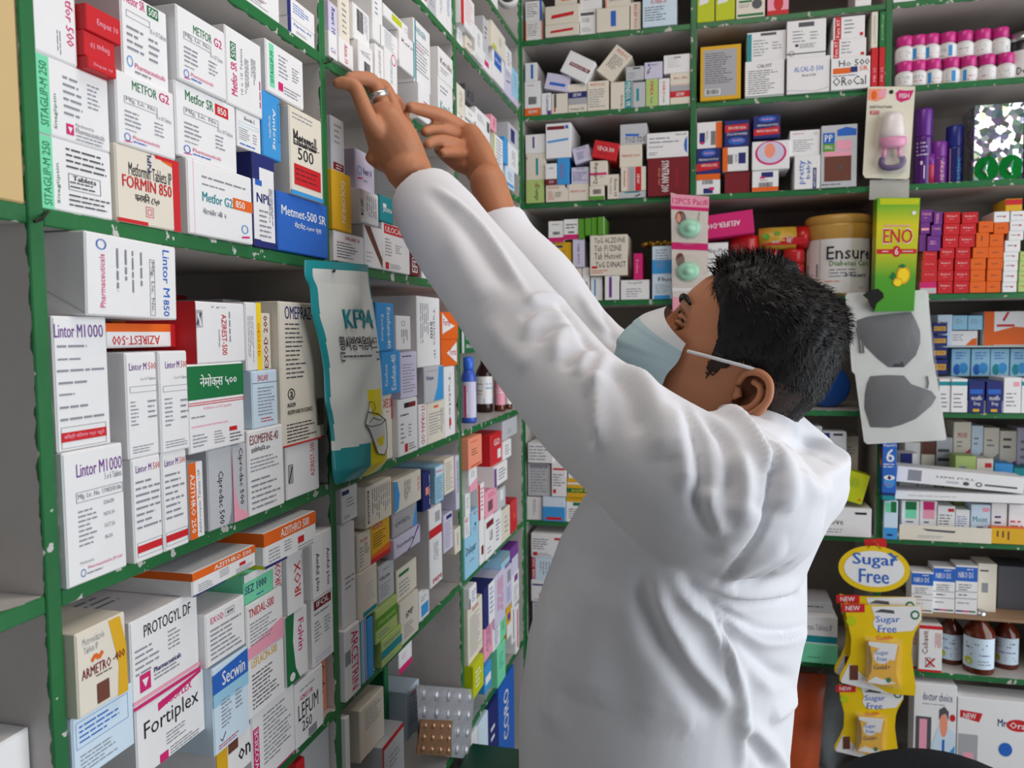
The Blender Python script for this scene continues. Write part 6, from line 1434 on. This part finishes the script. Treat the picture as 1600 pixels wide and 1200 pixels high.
# head frame: origin between the ears, f forwards, u up, s to his right
TILT, YAW = R(27), R(9)
HC = Vector((0.497, 0.925, H - 0.050))
hf = Vector((-math.cos(TILT) * math.cos(YAW), math.cos(TILT) * math.sin(YAW), math.sin(TILT)))
hs = Vector((math.sin(YAW), math.cos(YAW), 0))
hu = hs.cross(hf).normalized()
if hu.z < 0: hu = -hu
def HL(f, s, h): return HC + hf * f + hs * s + hu * h
HT = [(-.112, .070, -.030, .020), (-.104, .090, -.002, .036), (-.088, .099, .026, .050), (-.07, .100, .040, .058), (-.05, .101, .056, .062), (-.03, .103, .067, .066), (0, .102, .074, .0695), (.02, .098, .077, .071),
      (.04, .100, .075, .072), (.06, .098, .072, .0725), (.08, .089, .067, .068), (.094, .076, .059, .060), (.104, .056, .047, .048), (.112, .032, .028, .030), (.115, .006, .008, .008)]
def hprof(h):
    for i in range(len(HT) - 1):
        if HT[i][0] <= h <= HT[i + 1][0]:
            t = (h - HT[i][0]) / (HT[i + 1][0] - HT[i][0]); return [HT[i][k] + (HT[i + 1][k] - HT[i][k]) * t for k in (1, 2, 3)]
    return HT[-1][1:] if h > 0 else HT[0][1:]
def gs(x, w): return math.exp(-(x / w) ** 2)
def hsurf(a, h, off=0.0):                    # a: 0 straight ahead, +-pi behind
    F_, B_, W_ = hprof(h)
    c, s = math.cos(a), math.sin(a)
    mid = (F_ - B_) / 2; L_ = (F_ + B_) / 2
    e = 2.3
    r = (abs(c) ** e + abs(s) ** e) ** (-1 / e)
    f = mid + L_ * c * r; sd = W_ * s * r
    if c > 0:
        f += 0.027 * gs(sd, .0095 + .004 * max(0, (.02 - h) / .03)) * (max(0, min(1, (.045 - h) / .05)) if h > -.006 else gs(h + .006, .007))
        f += 0.005 * gs(h - .042, .010) * gs(abs(sd) - .030, .022)
        f -= 0.013 * gs(h - .026, .012) * gs(abs(sd) - .031, .015)
        f += 0.004 * gs(h + .012, .02) * gs(abs(sd) - .042, .016)
        f += 0.004 * gs(h + .100, .014) * gs(sd, .02)
    return HL(f + off * c, sd + off * s, h)
g = G()
NA, NH = 72, 60; vs = []; fs = []
hh = [-.112 + (.115 + .112) * i / NH for i in range(NH + 1)]
for h in hh:
    for j in range(NA): vs.append(hsurf(-math.pi + 2 * math.pi * j / NA, h))
for i in range(NH):
    for j in range(NA): fs.append([i * NA + j, i * NA + (j + 1) % NA, (i + 1) * NA + (j + 1) % NA, (i + 1) * NA + j])
fs.append(list(range(NA))[::-1]); fs.append([NH * NA + j for j in range(NA)])
g.add(vs, fs, skin, True)
# neck, core, legs
cap_tube(g, [(0.46, 0.915, H - .26), (0.492, 0.92, H - .15), (0.496, 0.925, H - .06)], [.056, .047, .052], 20, skin)
cap_tube(g, [(0.405, 0.925, H - .72), (0.41, 0.92, H - .5), (0.425, 0.915, H - .3), (0.465, 0.91, H - .19)], [.100, .100, .088, .058], 20, skin)
for sgn in (-1, 1):
    cap_tube(g, [(0.42 + .03 * sgn, 0.925 + sgn * .085, H - .72), (0.42 + .03 * sgn, 0.93 + sgn * .095, .50), (0.44 + .03 * sgn, 0.935 + sgn * .10, .10)], [.075, .05, .036], 14, skin)
# near (his left) arm and hand
def at(lst): return [PX(a, b, X) for a, b, X in lst]
def px_r(p, r): return r * ppx(p)
LW = PX(655, 290, 0.088)
sh = PY(1120, 775, 0.755); el = PY(872, 590, 0.795)
cap_tube(g, [PY(1160, 785, 0.79), sh, el, PX(700, 355, 0.135), LW, PX(632, 262, 0.078)], [.044, .050, .041, .033, .0265, .027], 18, skin)
cap_tube(g, at([(645, 272, 0.080), (616, 226, 0.064), (600, 196, 0.055)]), [.029, .036, .031], 18, skin, flat=((0.35, 0.75, -.2), .62))
def finger(pts, rads): cap_tube(g, at(pts), rads, 12, skin, 5)
finger([(606, 222, .060), (577, 186, .050), (556, 138, .036), (541, 130, .026), (527, 130, .016)], [.0115, .0105, .0095, .0085, .0070])
finger([(616, 216, .052), (601, 174, .045), (584, 130, .034), (563, 122, .024), (545, 123, .015)], [.0125, .0112, .0100, .0092, .0075])
finger([(628, 214, .044), (617, 176, .034), (603, 140, .022), (590, 132, .020), (578, 136, .014)], [.0125, .0112, .0098, .0088, .0076])
finger([(640, 222, .038), (631, 190, .026), (620, 160, .016), (609, 154, .018), (598, 158, .014)], [.0125, .0108, .0095, .0085, .0074])
finger([(640, 262, .060), (618, 262, .046), (597, 256, .040), (580, 246, .036)], [.0150, .0125, .0105, .0085])
# far (his right) arm and hand
cap_tube(g, [PY(1185, 745, .99), PY(1130, 665, 1.05), PY(948, 585, 1.075), PY(820, 420, 1.092), PY(780, 336, 1.106), PX(762, 284, 0.142)], [.042, .044, .040, .034, .026, .027], 18, skin)
cap_tube(g, at([(770, 294, .148), (744, 246, .112), (733, 222, .098)]), [.0275, .034, .030], 18, skin, flat=((0.6, 0.7, 0.2), .66))
finger([(745, 240, .110), (728, 207, .092), (694, 183, .070), (664, 173, .052), (641, 167, .040)], [.0135, .0120, .0108, .0098, .0078])
finger([(738, 240, .104), (722, 218, .088), (696, 205, .070), (676, 202, .056), (664, 206, .050)], [.0130, .0115, .0102, .0092, .0078])
finger([(736, 246, .104), (720, 230, .092), (697, 221, .078), (678, 221, .066), (668, 226, .060)], [.0125, .0110, .0098, .0088, .0075])
finger([(738, 254, .106), (722, 243, .096), (704, 238, .086), (692, 239, .080)], [.0115, .0102, .0090, .0072])
finger([(748, 262, .118), (722, 258, .094), (702, 246, .076), (686, 234, .062)], [.0155, .0130, .0110, .0085])
body_me = remesh(g, 0.0026, 5, 'body', skin)
# the near ear and the far ear, set onto the head
g = G()
bm = bmesh.new(); bm.from_mesh(body_me)
g.v = [tuple(v.co) for v in bm.verts]; g.f = [[v.index for v in f.verts] for f in bm.faces]; g.m = [0] * len(g.f); g.sm = [True] * len(g.f); g.mats = [skin]; bm.free()
for sd in (-1, 1):
    E = lambda f, h, o: HL(-.020 + (f + .010) * .80, sd * (.0685 + o * .85), -.010 + (h - .004) * .80)
    rim = [(.012, .012, .002), (.008, .030, .008), (-.006, .038, .014), (-.022, .034, .019), (-.031, .018, .021), (-.030, .0, .019), (-.022, -.016, .014), (-.010, -.028, .008), (.002, -.030, .004), (.008, -.018, .0)]
    tube(g, smoothline([E(*p) for p in rim], 4), [.0034] * 4 + [.0042] * 16 + [.0052] * 8 + [.0064] * 5 + [.0046] * 4, skin, 8)
    anti = [(-.004, .024, .006), (-.016, .022, .012), (-.021, .008, .014), (-.016, -.008, .011), (-.006, -.016, .007)]
    tube(g, smoothline([E(*p) for p in anti], 4), .0038, skin, 8)
    tube(g, [E(.009, -.006, .001), E(.005, .0, .006), E(.009, .007, .001)], [.004, .0046, .004], skin, 8)
    # the bowl of the ear
    n = len(rim); vs = [E(*p) for p in rim] + [E(-.006, .002, -.001)]
    g.add(vs, [[i, (i + 1) % n, n] for i in range(n)] + [[(i + 1) % n, i, n] for i in range(n)], skin, True)
for sd in (-1, 1):                          # upper and lower eyelid
    for k, (h0, o) in enumerate(((.0308, 0.0), (.0220, 0.0))):
        tube(g, smoothline([HL(.090 - .012 * abs(t) ** 2 * 1.2 - (.010 if t * sd > .5 else 0), sd * .031 + t * .0145, h0 - (.004 if not k else -.003) * t * t) for t in (-1, -.5, 0, .5, 1)], 3), .0038, skin, 8)
body = g.build('body', person); body.matrix_parent_inverse = PL
# eyes, brows, lashes
wh = mat('eye_white', (120, 108, 100), 0.3, spec=0.5); ir = mat('dark_iris', (24, 14, 10), 0.1, spec=0.7)
for sd in (-1, 1):
    g = G()
    c = HL(.0800, sd * .031, .0268); d = (hf * .95 + hu * .12 + hs * .25).normalized()
    Me = Matrix.Translation(c) @ d.to_track_quat('Z', 'Y').to_matrix().to_4x4()
    lathe(g, [(max(.0003, .0118 * math.sin(a * math.pi / 12)), -.0118 * math.cos(a * math.pi / 12)) for a in range(0, 11)], wh, 16, Me)
    lathe(g, [(.0062, .0100), (.0048, .0114), (.002, .0122), (.0002, .0123)], ir, 14, Me)
    gchild(g, 'eye')
black = mat('black_hair', (16, 14, 14), 0.5, var=0.3, scale=120, spec=0.25)
fade = mat('cropped_hair', (46, 32, 27), 0.7, var=0.35, scale=260, bump=0.5, bscale=500)
for sd in (-1, 1):
    g = G()
    tube(g, smoothline([HL(f, sd * s, h) for f, s, h in ((.1000, .013, .043), (.1005, .026, .049), (.0945, .042, .052), (.083, .053, .047))], 4), [.0016] + [.0030] * 5 + [.0030] * 4 + [.0024, .0020, .0014], black, 8)
    tube(g, smoothline([HL(f, sd * s, h) for f, s, h in ((.088, .017, .027), (.0945, .030, .0335), (.083, .045, .0265))], 4), [.0007, .0011, .0014, .0016, .0016, .0016, .0014, .0012, .0010], black, 6)
    gchild(g, 'eyebrow')
# hair: a thick shell over the skull and short blades
def hairline(a):                            # lowest h that carries hair at angle a
    A = abs(a)
    pts = [(0, .092), (.45, .089), (.75, .079), (.95, .070), (1.14, .058), (1.25, .036), (1.33, .002), (1.39, -.012), (1.47, -.006), (1.56, .012), (1.68, .022), (1.9, .016), (2.05, -.014), (2.2, -.036), (2.6, -.050), (3.15, -.052)]
    for (x0, y0), (x1, y1) in zip(pts, pts[1:]):
        if x0 <= A <= x1: return y0 + (y1 - y0) * (A - x0) / (x1 - x0)
    return -.062
rr = random.Random(11)
def thick(a, h):
    top = max(0, min(1, (h - .03) / .07)); front = max(0, math.cos(a))
    low = max(0.0, min(1.0, (h - hairline(a)) / .018))
    side = 0.002 + 0.005 * max(0, min(1, (h + .02) / .07))
    return (side + top * (0.002 + 0.008 * front)) * low ** .5 + 0.0008
g = G(); NA, NH = 120, 70; vs = []; fs = []
for i in range(NH + 1):
    h = -.07 + (.1148 + .07) * i / NH
    for j in range(NA):
        a = -math.pi + 2 * math.pi * j / NA
        p = hsurf(a, h); t = thick(a, h) if h >= hairline(a) else -0.003
        nrm = (p - HL(.0, 0, .03)).normalized()
        vs.append(p + nrm * (t * (1 + .18 * math.sin(a * 17 + h * 60) * math.sin(a * 41 + h * 130))))
for i in range(NH):
    h = -.07 + (.1148 + .07) * (i + .5) / NH
    for j in range(NA):
        a = -math.pi + 2 * math.pi * (j + .5) / NA
        if h < hairline(a) - .004: continue
        f_ = [i * NA + j, i * NA + (j + 1) % NA, (i + 1) * NA + (j + 1) % NA, (i + 1) * NA + j]
        g.add([], [], black if h > .016 or abs(a) > 2.5 and h > -.02 else fade)
        g.f.append(f_); g.m.append(g.mi(black if h > .016 or abs(a) > 2.5 and h > -.02 else fade)); g.sm.append(True)
top = len(vs); vs.append(HL(0, 0, .115 + .007))
for j in range(NA): g.f.append([NH * NA + j, NH * NA + (j + 1) % NA, top]); g.m.append(g.mi(black)); g.sm.append(True)
g.v = [tuple(v) for v in vs]
k = g.mi(black); kf = g.mi(fade)
for _ in range(15000):
    a = rr.uniform(-math.pi, math.pi); h = rr.uniform(-.06, .114)
    hl = hairline(a)
    if h < hl - .002: continue
    p0 = hsurf(a, h); nrm = (p0 - HL(.0, 0, .03)).normalized(); t = thick(a, h)
    up = max(0, min(1, (h - .05) / .05)); fr = max(0, math.cos(a))
    flow = (-hf * (.7 - .9 * up * fr) - hu * (.9 - 1.1 * up) + nrm * (.16 + .10 * up) + Vector((rr.gauss(0, .16), rr.gauss(0, .16), rr.gauss(0, .16)))).normalized()
    ln = rr.uniform(.4, 1.0) * (.006 + .008 * up + .006 * fr * up + .004 * max(0, min(1, (h + .01) / .06)))
    if h < .016: ln *= .45
    b = p0 + nrm * t * .75; mid = b + flow * ln * .55 + nrm * ln * .12; tip = b + flow * ln - hu * ln * .12
    w = flow.cross(nrm).normalized() * rr.uniform(.0005, .0010)
    o = len(g.v)
    g.v += [tuple(b - w), tuple(b + w), tuple(mid + w * .8), tuple(mid - w * .8), tuple(tip)]
    g.f += [[o, o + 1, o + 2, o + 3], [o + 3, o + 2, o + 4]]; kk = kf if h < .005 and abs(a) < 2.4 else k
    g.m += [kk, kk]; g.sm += [True, True]
gchild(g, 'hair')
# surgical mask
mb = mat('pale_blue_nonwoven', (176, 202, 208), 0.8, var=0.03, scale=80, bump=0.25, bscale=500, spec=0.2); mwh = mat('white_nonwoven', (216, 220, 222), 0.8, bump=0.2, bscale=500, spec=0.2)
def hloc(p): q = p - HC; return q.dot(hf), q.dot(hs), q.dot(hu)
e1 = hloc(PY(1078, 540, 0.868)); e2 = hloc(PY(1037, 606, 0.872))
g = G(); NR, NC = 40, 36; vs = []; fs = []
cen = [(.113, .031), (.131, .013), (.142, -.010), (.147, -.030), (.143, -.055), (.133, -.080), (.116, -.100), (.090, -.112)]
def lerp_list(L_, t):
    f = t * (len(L_) - 1); i = min(int(f), len(L_) - 2); f -= i
    return [a + (b - a) * f for a, b in zip(L_[i], L_[i + 1])]
for r in range(NR + 1):
    t = r / NR; cf_, chh = lerp_list(cen, t)
    ef = e1[0] + (e2[0] - e1[0]) * t; eh = e1[2] + (e2[2] - e1[2]) * t
    for c in range(NC + 1):
        q = 2 * c / NC - 1; A = abs(q)
        ww = -e1[1] + (-e2[1] + e1[1]) * t
        f = cf_ + (ef - cf_) * A ** 2.0; hgt = chh + (eh - chh) * A ** 1.15; s = ww * math.sin(q * math.pi / 2 * .96) / math.sin(math.pi / 2 * .96)
        pl_ = 0.0016 * (((t * 4.3) % 1.0) - .5) * (1 - A ** 6) if t > .17 else 0
        pl_ += 0.0014 * math.sin(5 * q + 9 * t)
        vs.append(HL(f + pl_ + .003, s * 1.03, hgt))
for r in range(NR):
    m = mwh if r < NR * .16 else mb
    for c in range(NC): g.add([], [], m); g.f.append([r * (NC + 1) + c, r * (NC + 1) + c + 1, (r + 1) * (NC + 1) + c + 1, (r + 1) * (NC + 1) + c]); g.m.append(g.mi(m)); g.sm.append(True)
g.v = [tuple(v) for v in vs]
mk = gchild(g, 'face_mask')
for sd in (-1, 1):
    g = G(); a = HL(e1[0] - .001, sd * (-e1[1] + .004), e1[2] - .006); b = HL(-.014, sd * .079, .018)
    tube(g, smoothline([a, a.lerp(b, .5) + hs * sd * .006 + hu * .001, b, HL(-.028, sd * .075, .012)], 4), .0019, mwh, 8)

    gchild(g, 'ear_loop')
# ring on his left hand
a, b = at([(601, 174, .045), (584, 130, .034)]); d = (b - a).normalized(); c = a.lerp(b, .56)
g = G(); Mr = Matrix.Translation(c) @ d.to_track_quat('Z', 'Y').to_matrix().to_4x4()
lathe(g, [(.0100, -.0042), (.0122, -.0042), (.0128, 0), (.0122, .0042), (.0100, .0042)], mat('silver_ring', (226, 224, 216), 0.28, metal=0.85), 28, Mr); gchild(g, 'ring')
# ---- the coat
g = G()
def ell(z, cx, cy, hx, B, yaw):
    s2, c2 = math.sin(yaw) ** 2, math.cos(yaw) ** 2
    A = math.sqrt(max(.0009, (hx * hx - B * B * s2) / c2))
    return z, cx, cy, A, B, yaw
Yw = R(18)
TR = [ell(-.86, .400, .925, .168, .225, Yw), ell(-.70, .400, .925, .158, .215, Yw), ell(-.497, .403, .915, .145, .195, Yw), ell(-.409, .405, .912, .149, .192, Yw), ell(-.332, .415, .908, .147, .190, Yw), ell(-.271, .425, .904, .137, .190, Yw),
      ell(-.222, .445, .900, .137, .195, Yw), ell(-.175, .470, .900, .134, .195, Yw), ell(-.140, .487, .905, .122, .180, Yw), ell(-.126, .490, .912, .098, .145, Yw), ell(-.115, .495, .918, .064, .095, Yw), ell(-.104, .497, .922, .046, .062, Yw)]
n = 64; vs = []; fs = []
for z, cx, cy, A, B, yw in TR:
    for k in range(n):
        t = 2 * math.pi * k / n; c, s = math.cos(t), math.sin(t)
        e = 2.35; r = (abs(c) ** e + abs(s) ** e) ** (-1 / e)
        u, w = A * c * r, B * s * r
        vs.append(Vector((cx - u * math.cos(yw) + w * math.sin(yw), cy + u * math.sin(yw) + w * math.cos(yw), z + H)))
for i in range(len(TR) - 1):
    for k in range(n): fs.append([i * n + k, i * n + (k + 1) % n, (i + 1) * n + (k + 1) % n, (i + 1) * n + k])
fs.append(list(range(n))[::-1]); fs.append([(len(TR) - 1) * n + k for k in range(n)])
g.add(vs, fs, cloth, True)
def sleeve(rows, endcut):
    P = [PY(x, y, Y) for x, y, Y, r in rows]; rd = [r * ppx(p) for p, (_, _, _, r) in zip(P, rows)]
    k = 6; Q = smoothline(P, k); rr_ = []
    for i in range(len(P) - 1):
        for j in range(k): rr_.append(rd[i] + (rd[i + 1] - rd[i]) * j / k)
    rr_.append(rd[-1])
    tube(g, Q, rr_, cloth, 28)
    return P[-1], (P[-1] - P[-2]).normalized(), rd[-1]
near = sleeve([(1188, 802, .83, 96), (1150, 785, .765, 122), (1092, 768, .738, 124), (1040, 735, .738, 113), (992, 700, .750, 104), (935, 655, .770, 95), (885, 604, .792, 87), (822, 525, .838, 80), (781, 472, .868, 76), (732, 405, .905, 71), (690, 350, .938, 66), (662, 308, .965, 55)], 0)
far = sleeve([(1230, 768, 1.0, 78), (1249, 748, 1.03, 74), (1215, 716, 1.045, 74), (1130, 650, 1.06, 74), (1030, 610, 1.07, 70), (938, 567, 1.078, 64), (882, 505, 1.083, 62), (846, 446, 1.088, 59), (795, 391, 1.097, 54), (774, 344, 1.105, 46)], 0)
# yoke: from the neck over both shoulders
cap_tube(g, [PY(1110, 758, .755), (0.492, .84, H - .143), (0.507, .92, H - .125), (0.540, .99, H - .152), PY(1246, 752, 1.03)], [.070, .058, .054, .056, .060], 20, cloth)
coat_me = remesh(g, 0.0038, 7, 'lab_coat', cloth)
bm = bmesh.new(); bm.from_mesh(coat_me); bm.normal_update()
tree = BVHTree.FromBMesh(bm)
FOLDS = [  # pixels of the photograph, height in mm (negative: a crease), width in mm
 ('931,585 929,625 937,705', 5, 9), ('919,600 921,660 928,700', -4, 6), ('975,572 1012,610 1036,672 1040,720', 5, 13), ('955,575 985,620 1000,680', -4, 9),
 ('1068,632 1085,690 1092,745 1092,790 1117,838', -6, 6), ('1052,640 1072,700 1078,770', 4, 10), ('1104,760 1106,795 1126,838', 4, 8), ('1096,642 1130,684 1142,740 1135,790', -5, 7), ('1118,634 1160,660 1186,695 1196,740', 6, 10),
 ('1159,648 1186,688 1201,730 1198,792 1176,850 1114,917', -4, 4), ('1145,700 1160,760 1150,820', 4, 10), ('1210,700 1222,760 1216,800', 4, 12), ('1245,735 1262,762 1300,770', 4, 12),
 ('1050,892 1076,932 1117,972 1140,1040 1155,1100 1156,1200', 7, 9), ('1062,892 1095,935 1130,975 1150,1040', -6, 6), ('1024,898 1030,926 1050,975 1080,1031 1117,1076 1140,1110', 7, 10), ('1012,900 1014,940 1034,1000 1070,1060 1110,1110', -5, 10),
 ('1102,928 1155,940 1205,938 1246,931', -5, 5), ('1104,918 1160,930 1210,926 1248,915', 4, 10), ('1102,931 1140,961 1185,986 1225,990 1256,979', -6, 5), ('1110,945 1150,975 1190,998 1256,992', 5, 9),
 ('1110,960 1155,1006 1204,1050 1240,1062', -4, 8), ('1122,985 1165,1035 1210,1080', 4, 10), ('1112,944 1124,1000 1137,1072', -4, 3), ('1155,1122 1200,1166 1225,1200', 5, 9), ('1160,1140 1185,1175 1200,1200', -4, 7), ('1245,1090 1220,1110 1200,1118', 4, 9),
 ('1000,900 1000,980 1020,1060 1030,1150', 4, 22), ('940,900 925,1000 915,1100', 3, 30),
 ('678,292 712,316 747,348 775,385 800,425 831,470', 3.2, 5), ('668,300 700,330 735,368 765,410 800,460', -2.5, 8), ('822,477 848,465 880,470', 3.1, 7), ('815,500 835,485 870,486', -2.5, 6), ('818,534 836,502 860,492 900,505', 3.1, 8), ('842,540 850,520 880,510', -2.5, 6),
 ('873,565 872,535 884,515 912,522', 3.1, 8), ('890,580 892,555 915,540', -3.1, 7), ('931,612 938,582 946,552', 2.5, 7), ('905,590 912,560 935,545', 2.5, 7), ('700,360 730,420 760,470', 2.5, 14), ('715,340 760,400 790,450', -2, 12), ('760,500 800,550 830,570', 3, 12),
 ('870,470 905,520 935,560', -3, 6), ('940,470 950,510 965,540', -3, 8), ('905,455 930,500 955,520', 3, 8), ('1222,690 1262,705 1300,722', -3, 6), ('1195,700 1230,740 1236,800', 3, 14), ('1120,870 1160,830 1180,790', 3, 12), ('1230,850 1180,880 1130,905', 3, 12), ('1240,880 1190,905 1140,915', -3, 8), ('1036,1000 1060,1070 1080,1150', 3, 14), ('870,950 860,1050 858,1150', 3, 18),
]
disp = [0.0] * len(bm.verts)
for txt, amp, wd in FOLDS:
    pts = [tuple(float(t) for t in q.split(',')) for q in txt.split()]
    line_ = smoothline([Vector((x, y, 0)) for x, y in pts], 14); hit = []
    for i, q in enumerate(line_):
        h = tree.ray_cast(CAMP, ray(q.x, q.y).normalized())[0]
        if h is not None: hit.append((h, min(1, 4 * min(i, len(line_) - 1 - i) / len(line_) + .15)))
    if len(hit) < 3: continue
    kd = KDTree(len(hit))
    for i, (h, t) in enumerate(hit): kd.insert(h, i)
    kd.balance(); w = wd / 1000
    for v in bm.verts:
        co, i, d = kd.find(v.co)
        if d < 2.6 * w: disp[v.index] += amp / 1000 * hit[i][1] * math.exp(-(d / w) ** 2)
nz = [(Vector((rr.uniform(-1, 1), rr.uniform(-1, 1), rr.uniform(-1, 1))).normalized() * rr.uniform(18, 60), rr.uniform(0, 6)) for _ in range(10)]
cuffs = (near, far)
new = []
for v in bm.verts:
    d = disp[v.index] * 1.9 + sum(0.00035 * math.sin(a.dot(v.co) + b) for a, b in nz)
    co = v.co + v.normal * d
    for c, ax, r in cuffs:                  # hollow the cuff so that the wrist comes out of an opening
        q = v.co - c; t = q.dot(ax); rad = (q - ax * t).length
        if t > -.006 and rad < r * 1.3 and t < .03:
            if rad < r * .80: co = co - ax * .020
    new.append(co)
for v, co in zip(bm.verts, new): v.co = co
bm.to_mesh(coat_me); bm.free()
for p in coat_me.polygons: p.use_smooth = True
child(coat_me, 'lab_coat')
# collar
g = G(); vs = []; fs = []; n = 48; rows = [(.000, -.128, 1.10), (.0, -.095, 1.02), (.0, -.066, .97), (.0, -.060, .99), (.0, -.066, 1.06), (.0, -.092, 1.16), (.0, -.112, 1.24)]
for dx, z, sc in rows:
    for k in range(n + 1):
        t = R(28) + (2 * math.pi - R(56)) * k / n     # open at the throat
        back = -math.cos(t)
        vs.append(Vector((0.492 + 0.053 * sc * back, 0.922 + 0.062 * sc * math.sin(t), H + z + 0.004 * back - .032)))
for i in range(len(rows) - 1):
    for k in range(n): fs.append([i * (n + 1) + k, i * (n + 1) + k + 1, (i + 1) * (n + 1) + k + 1, (i + 1) * (n + 1) + k])
g.add(vs, fs, cloth, True)
gchild(g, 'collar')
# trousers and shoes, below the picture
g = G(); tr = mat('dark_trousers', (44, 46, 56), 0.8, scale=60, bump=0.1)
for sgn in (-1, 1):
    tube(g, smoothline([(0.415 + .03 * sgn, 0.925 + sgn * .095, H - .62), (0.42 + .03 * sgn, 0.93 + sgn * .095, .50), (0.44 + .03 * sgn, 0.935 + sgn * .10, .06)], 5), [.098] * 4 + [.08] * 4 + [.068] * 3, tr, 18)
gchild(g, 'trousers')
for sgn in (-1, 1):
    g = G(); cap_tube(g, [(0.47 + .03 * sgn, 0.935 + sgn * .10, .046), (0.38 + .03 * sgn, 0.945 + sgn * .10, .043), (0.27 + .03 * sgn, 0.955 + sgn * .10, .036)], [.044, .046, .035], 16, mat('black_leather', (20, 18, 18), 0.35))
    gchild(g, 'shoe')
# the carton he is taking, between both hands
c = PX(641, 205, 0.012)
root = empty('medicine_box', (0.006, c.y + .005, H + .216), (0, 0, R(86)))
g = G(); bbox(g, -.03, .03, 0, .040, 0, .105, pm('w')); g.build('carton', root)
g = G(); bbox(g, -.029, .029, -.0012, 0, .001, .104, pm('w'), .0004)
paint(g, 'O.1,.55,.4,.75,B;l.2,.2,.8,.45,4,a;S.1,.5,.4,.52,m', .06, .105, lambda x, y, l: Vector((x - .03, -.0012 - l, y))); g.build('end_flap', root)
tag(root, 'white carton being taken out between the man\'s two hands', 'medicine box', 'medicine cartons on the left shelves')
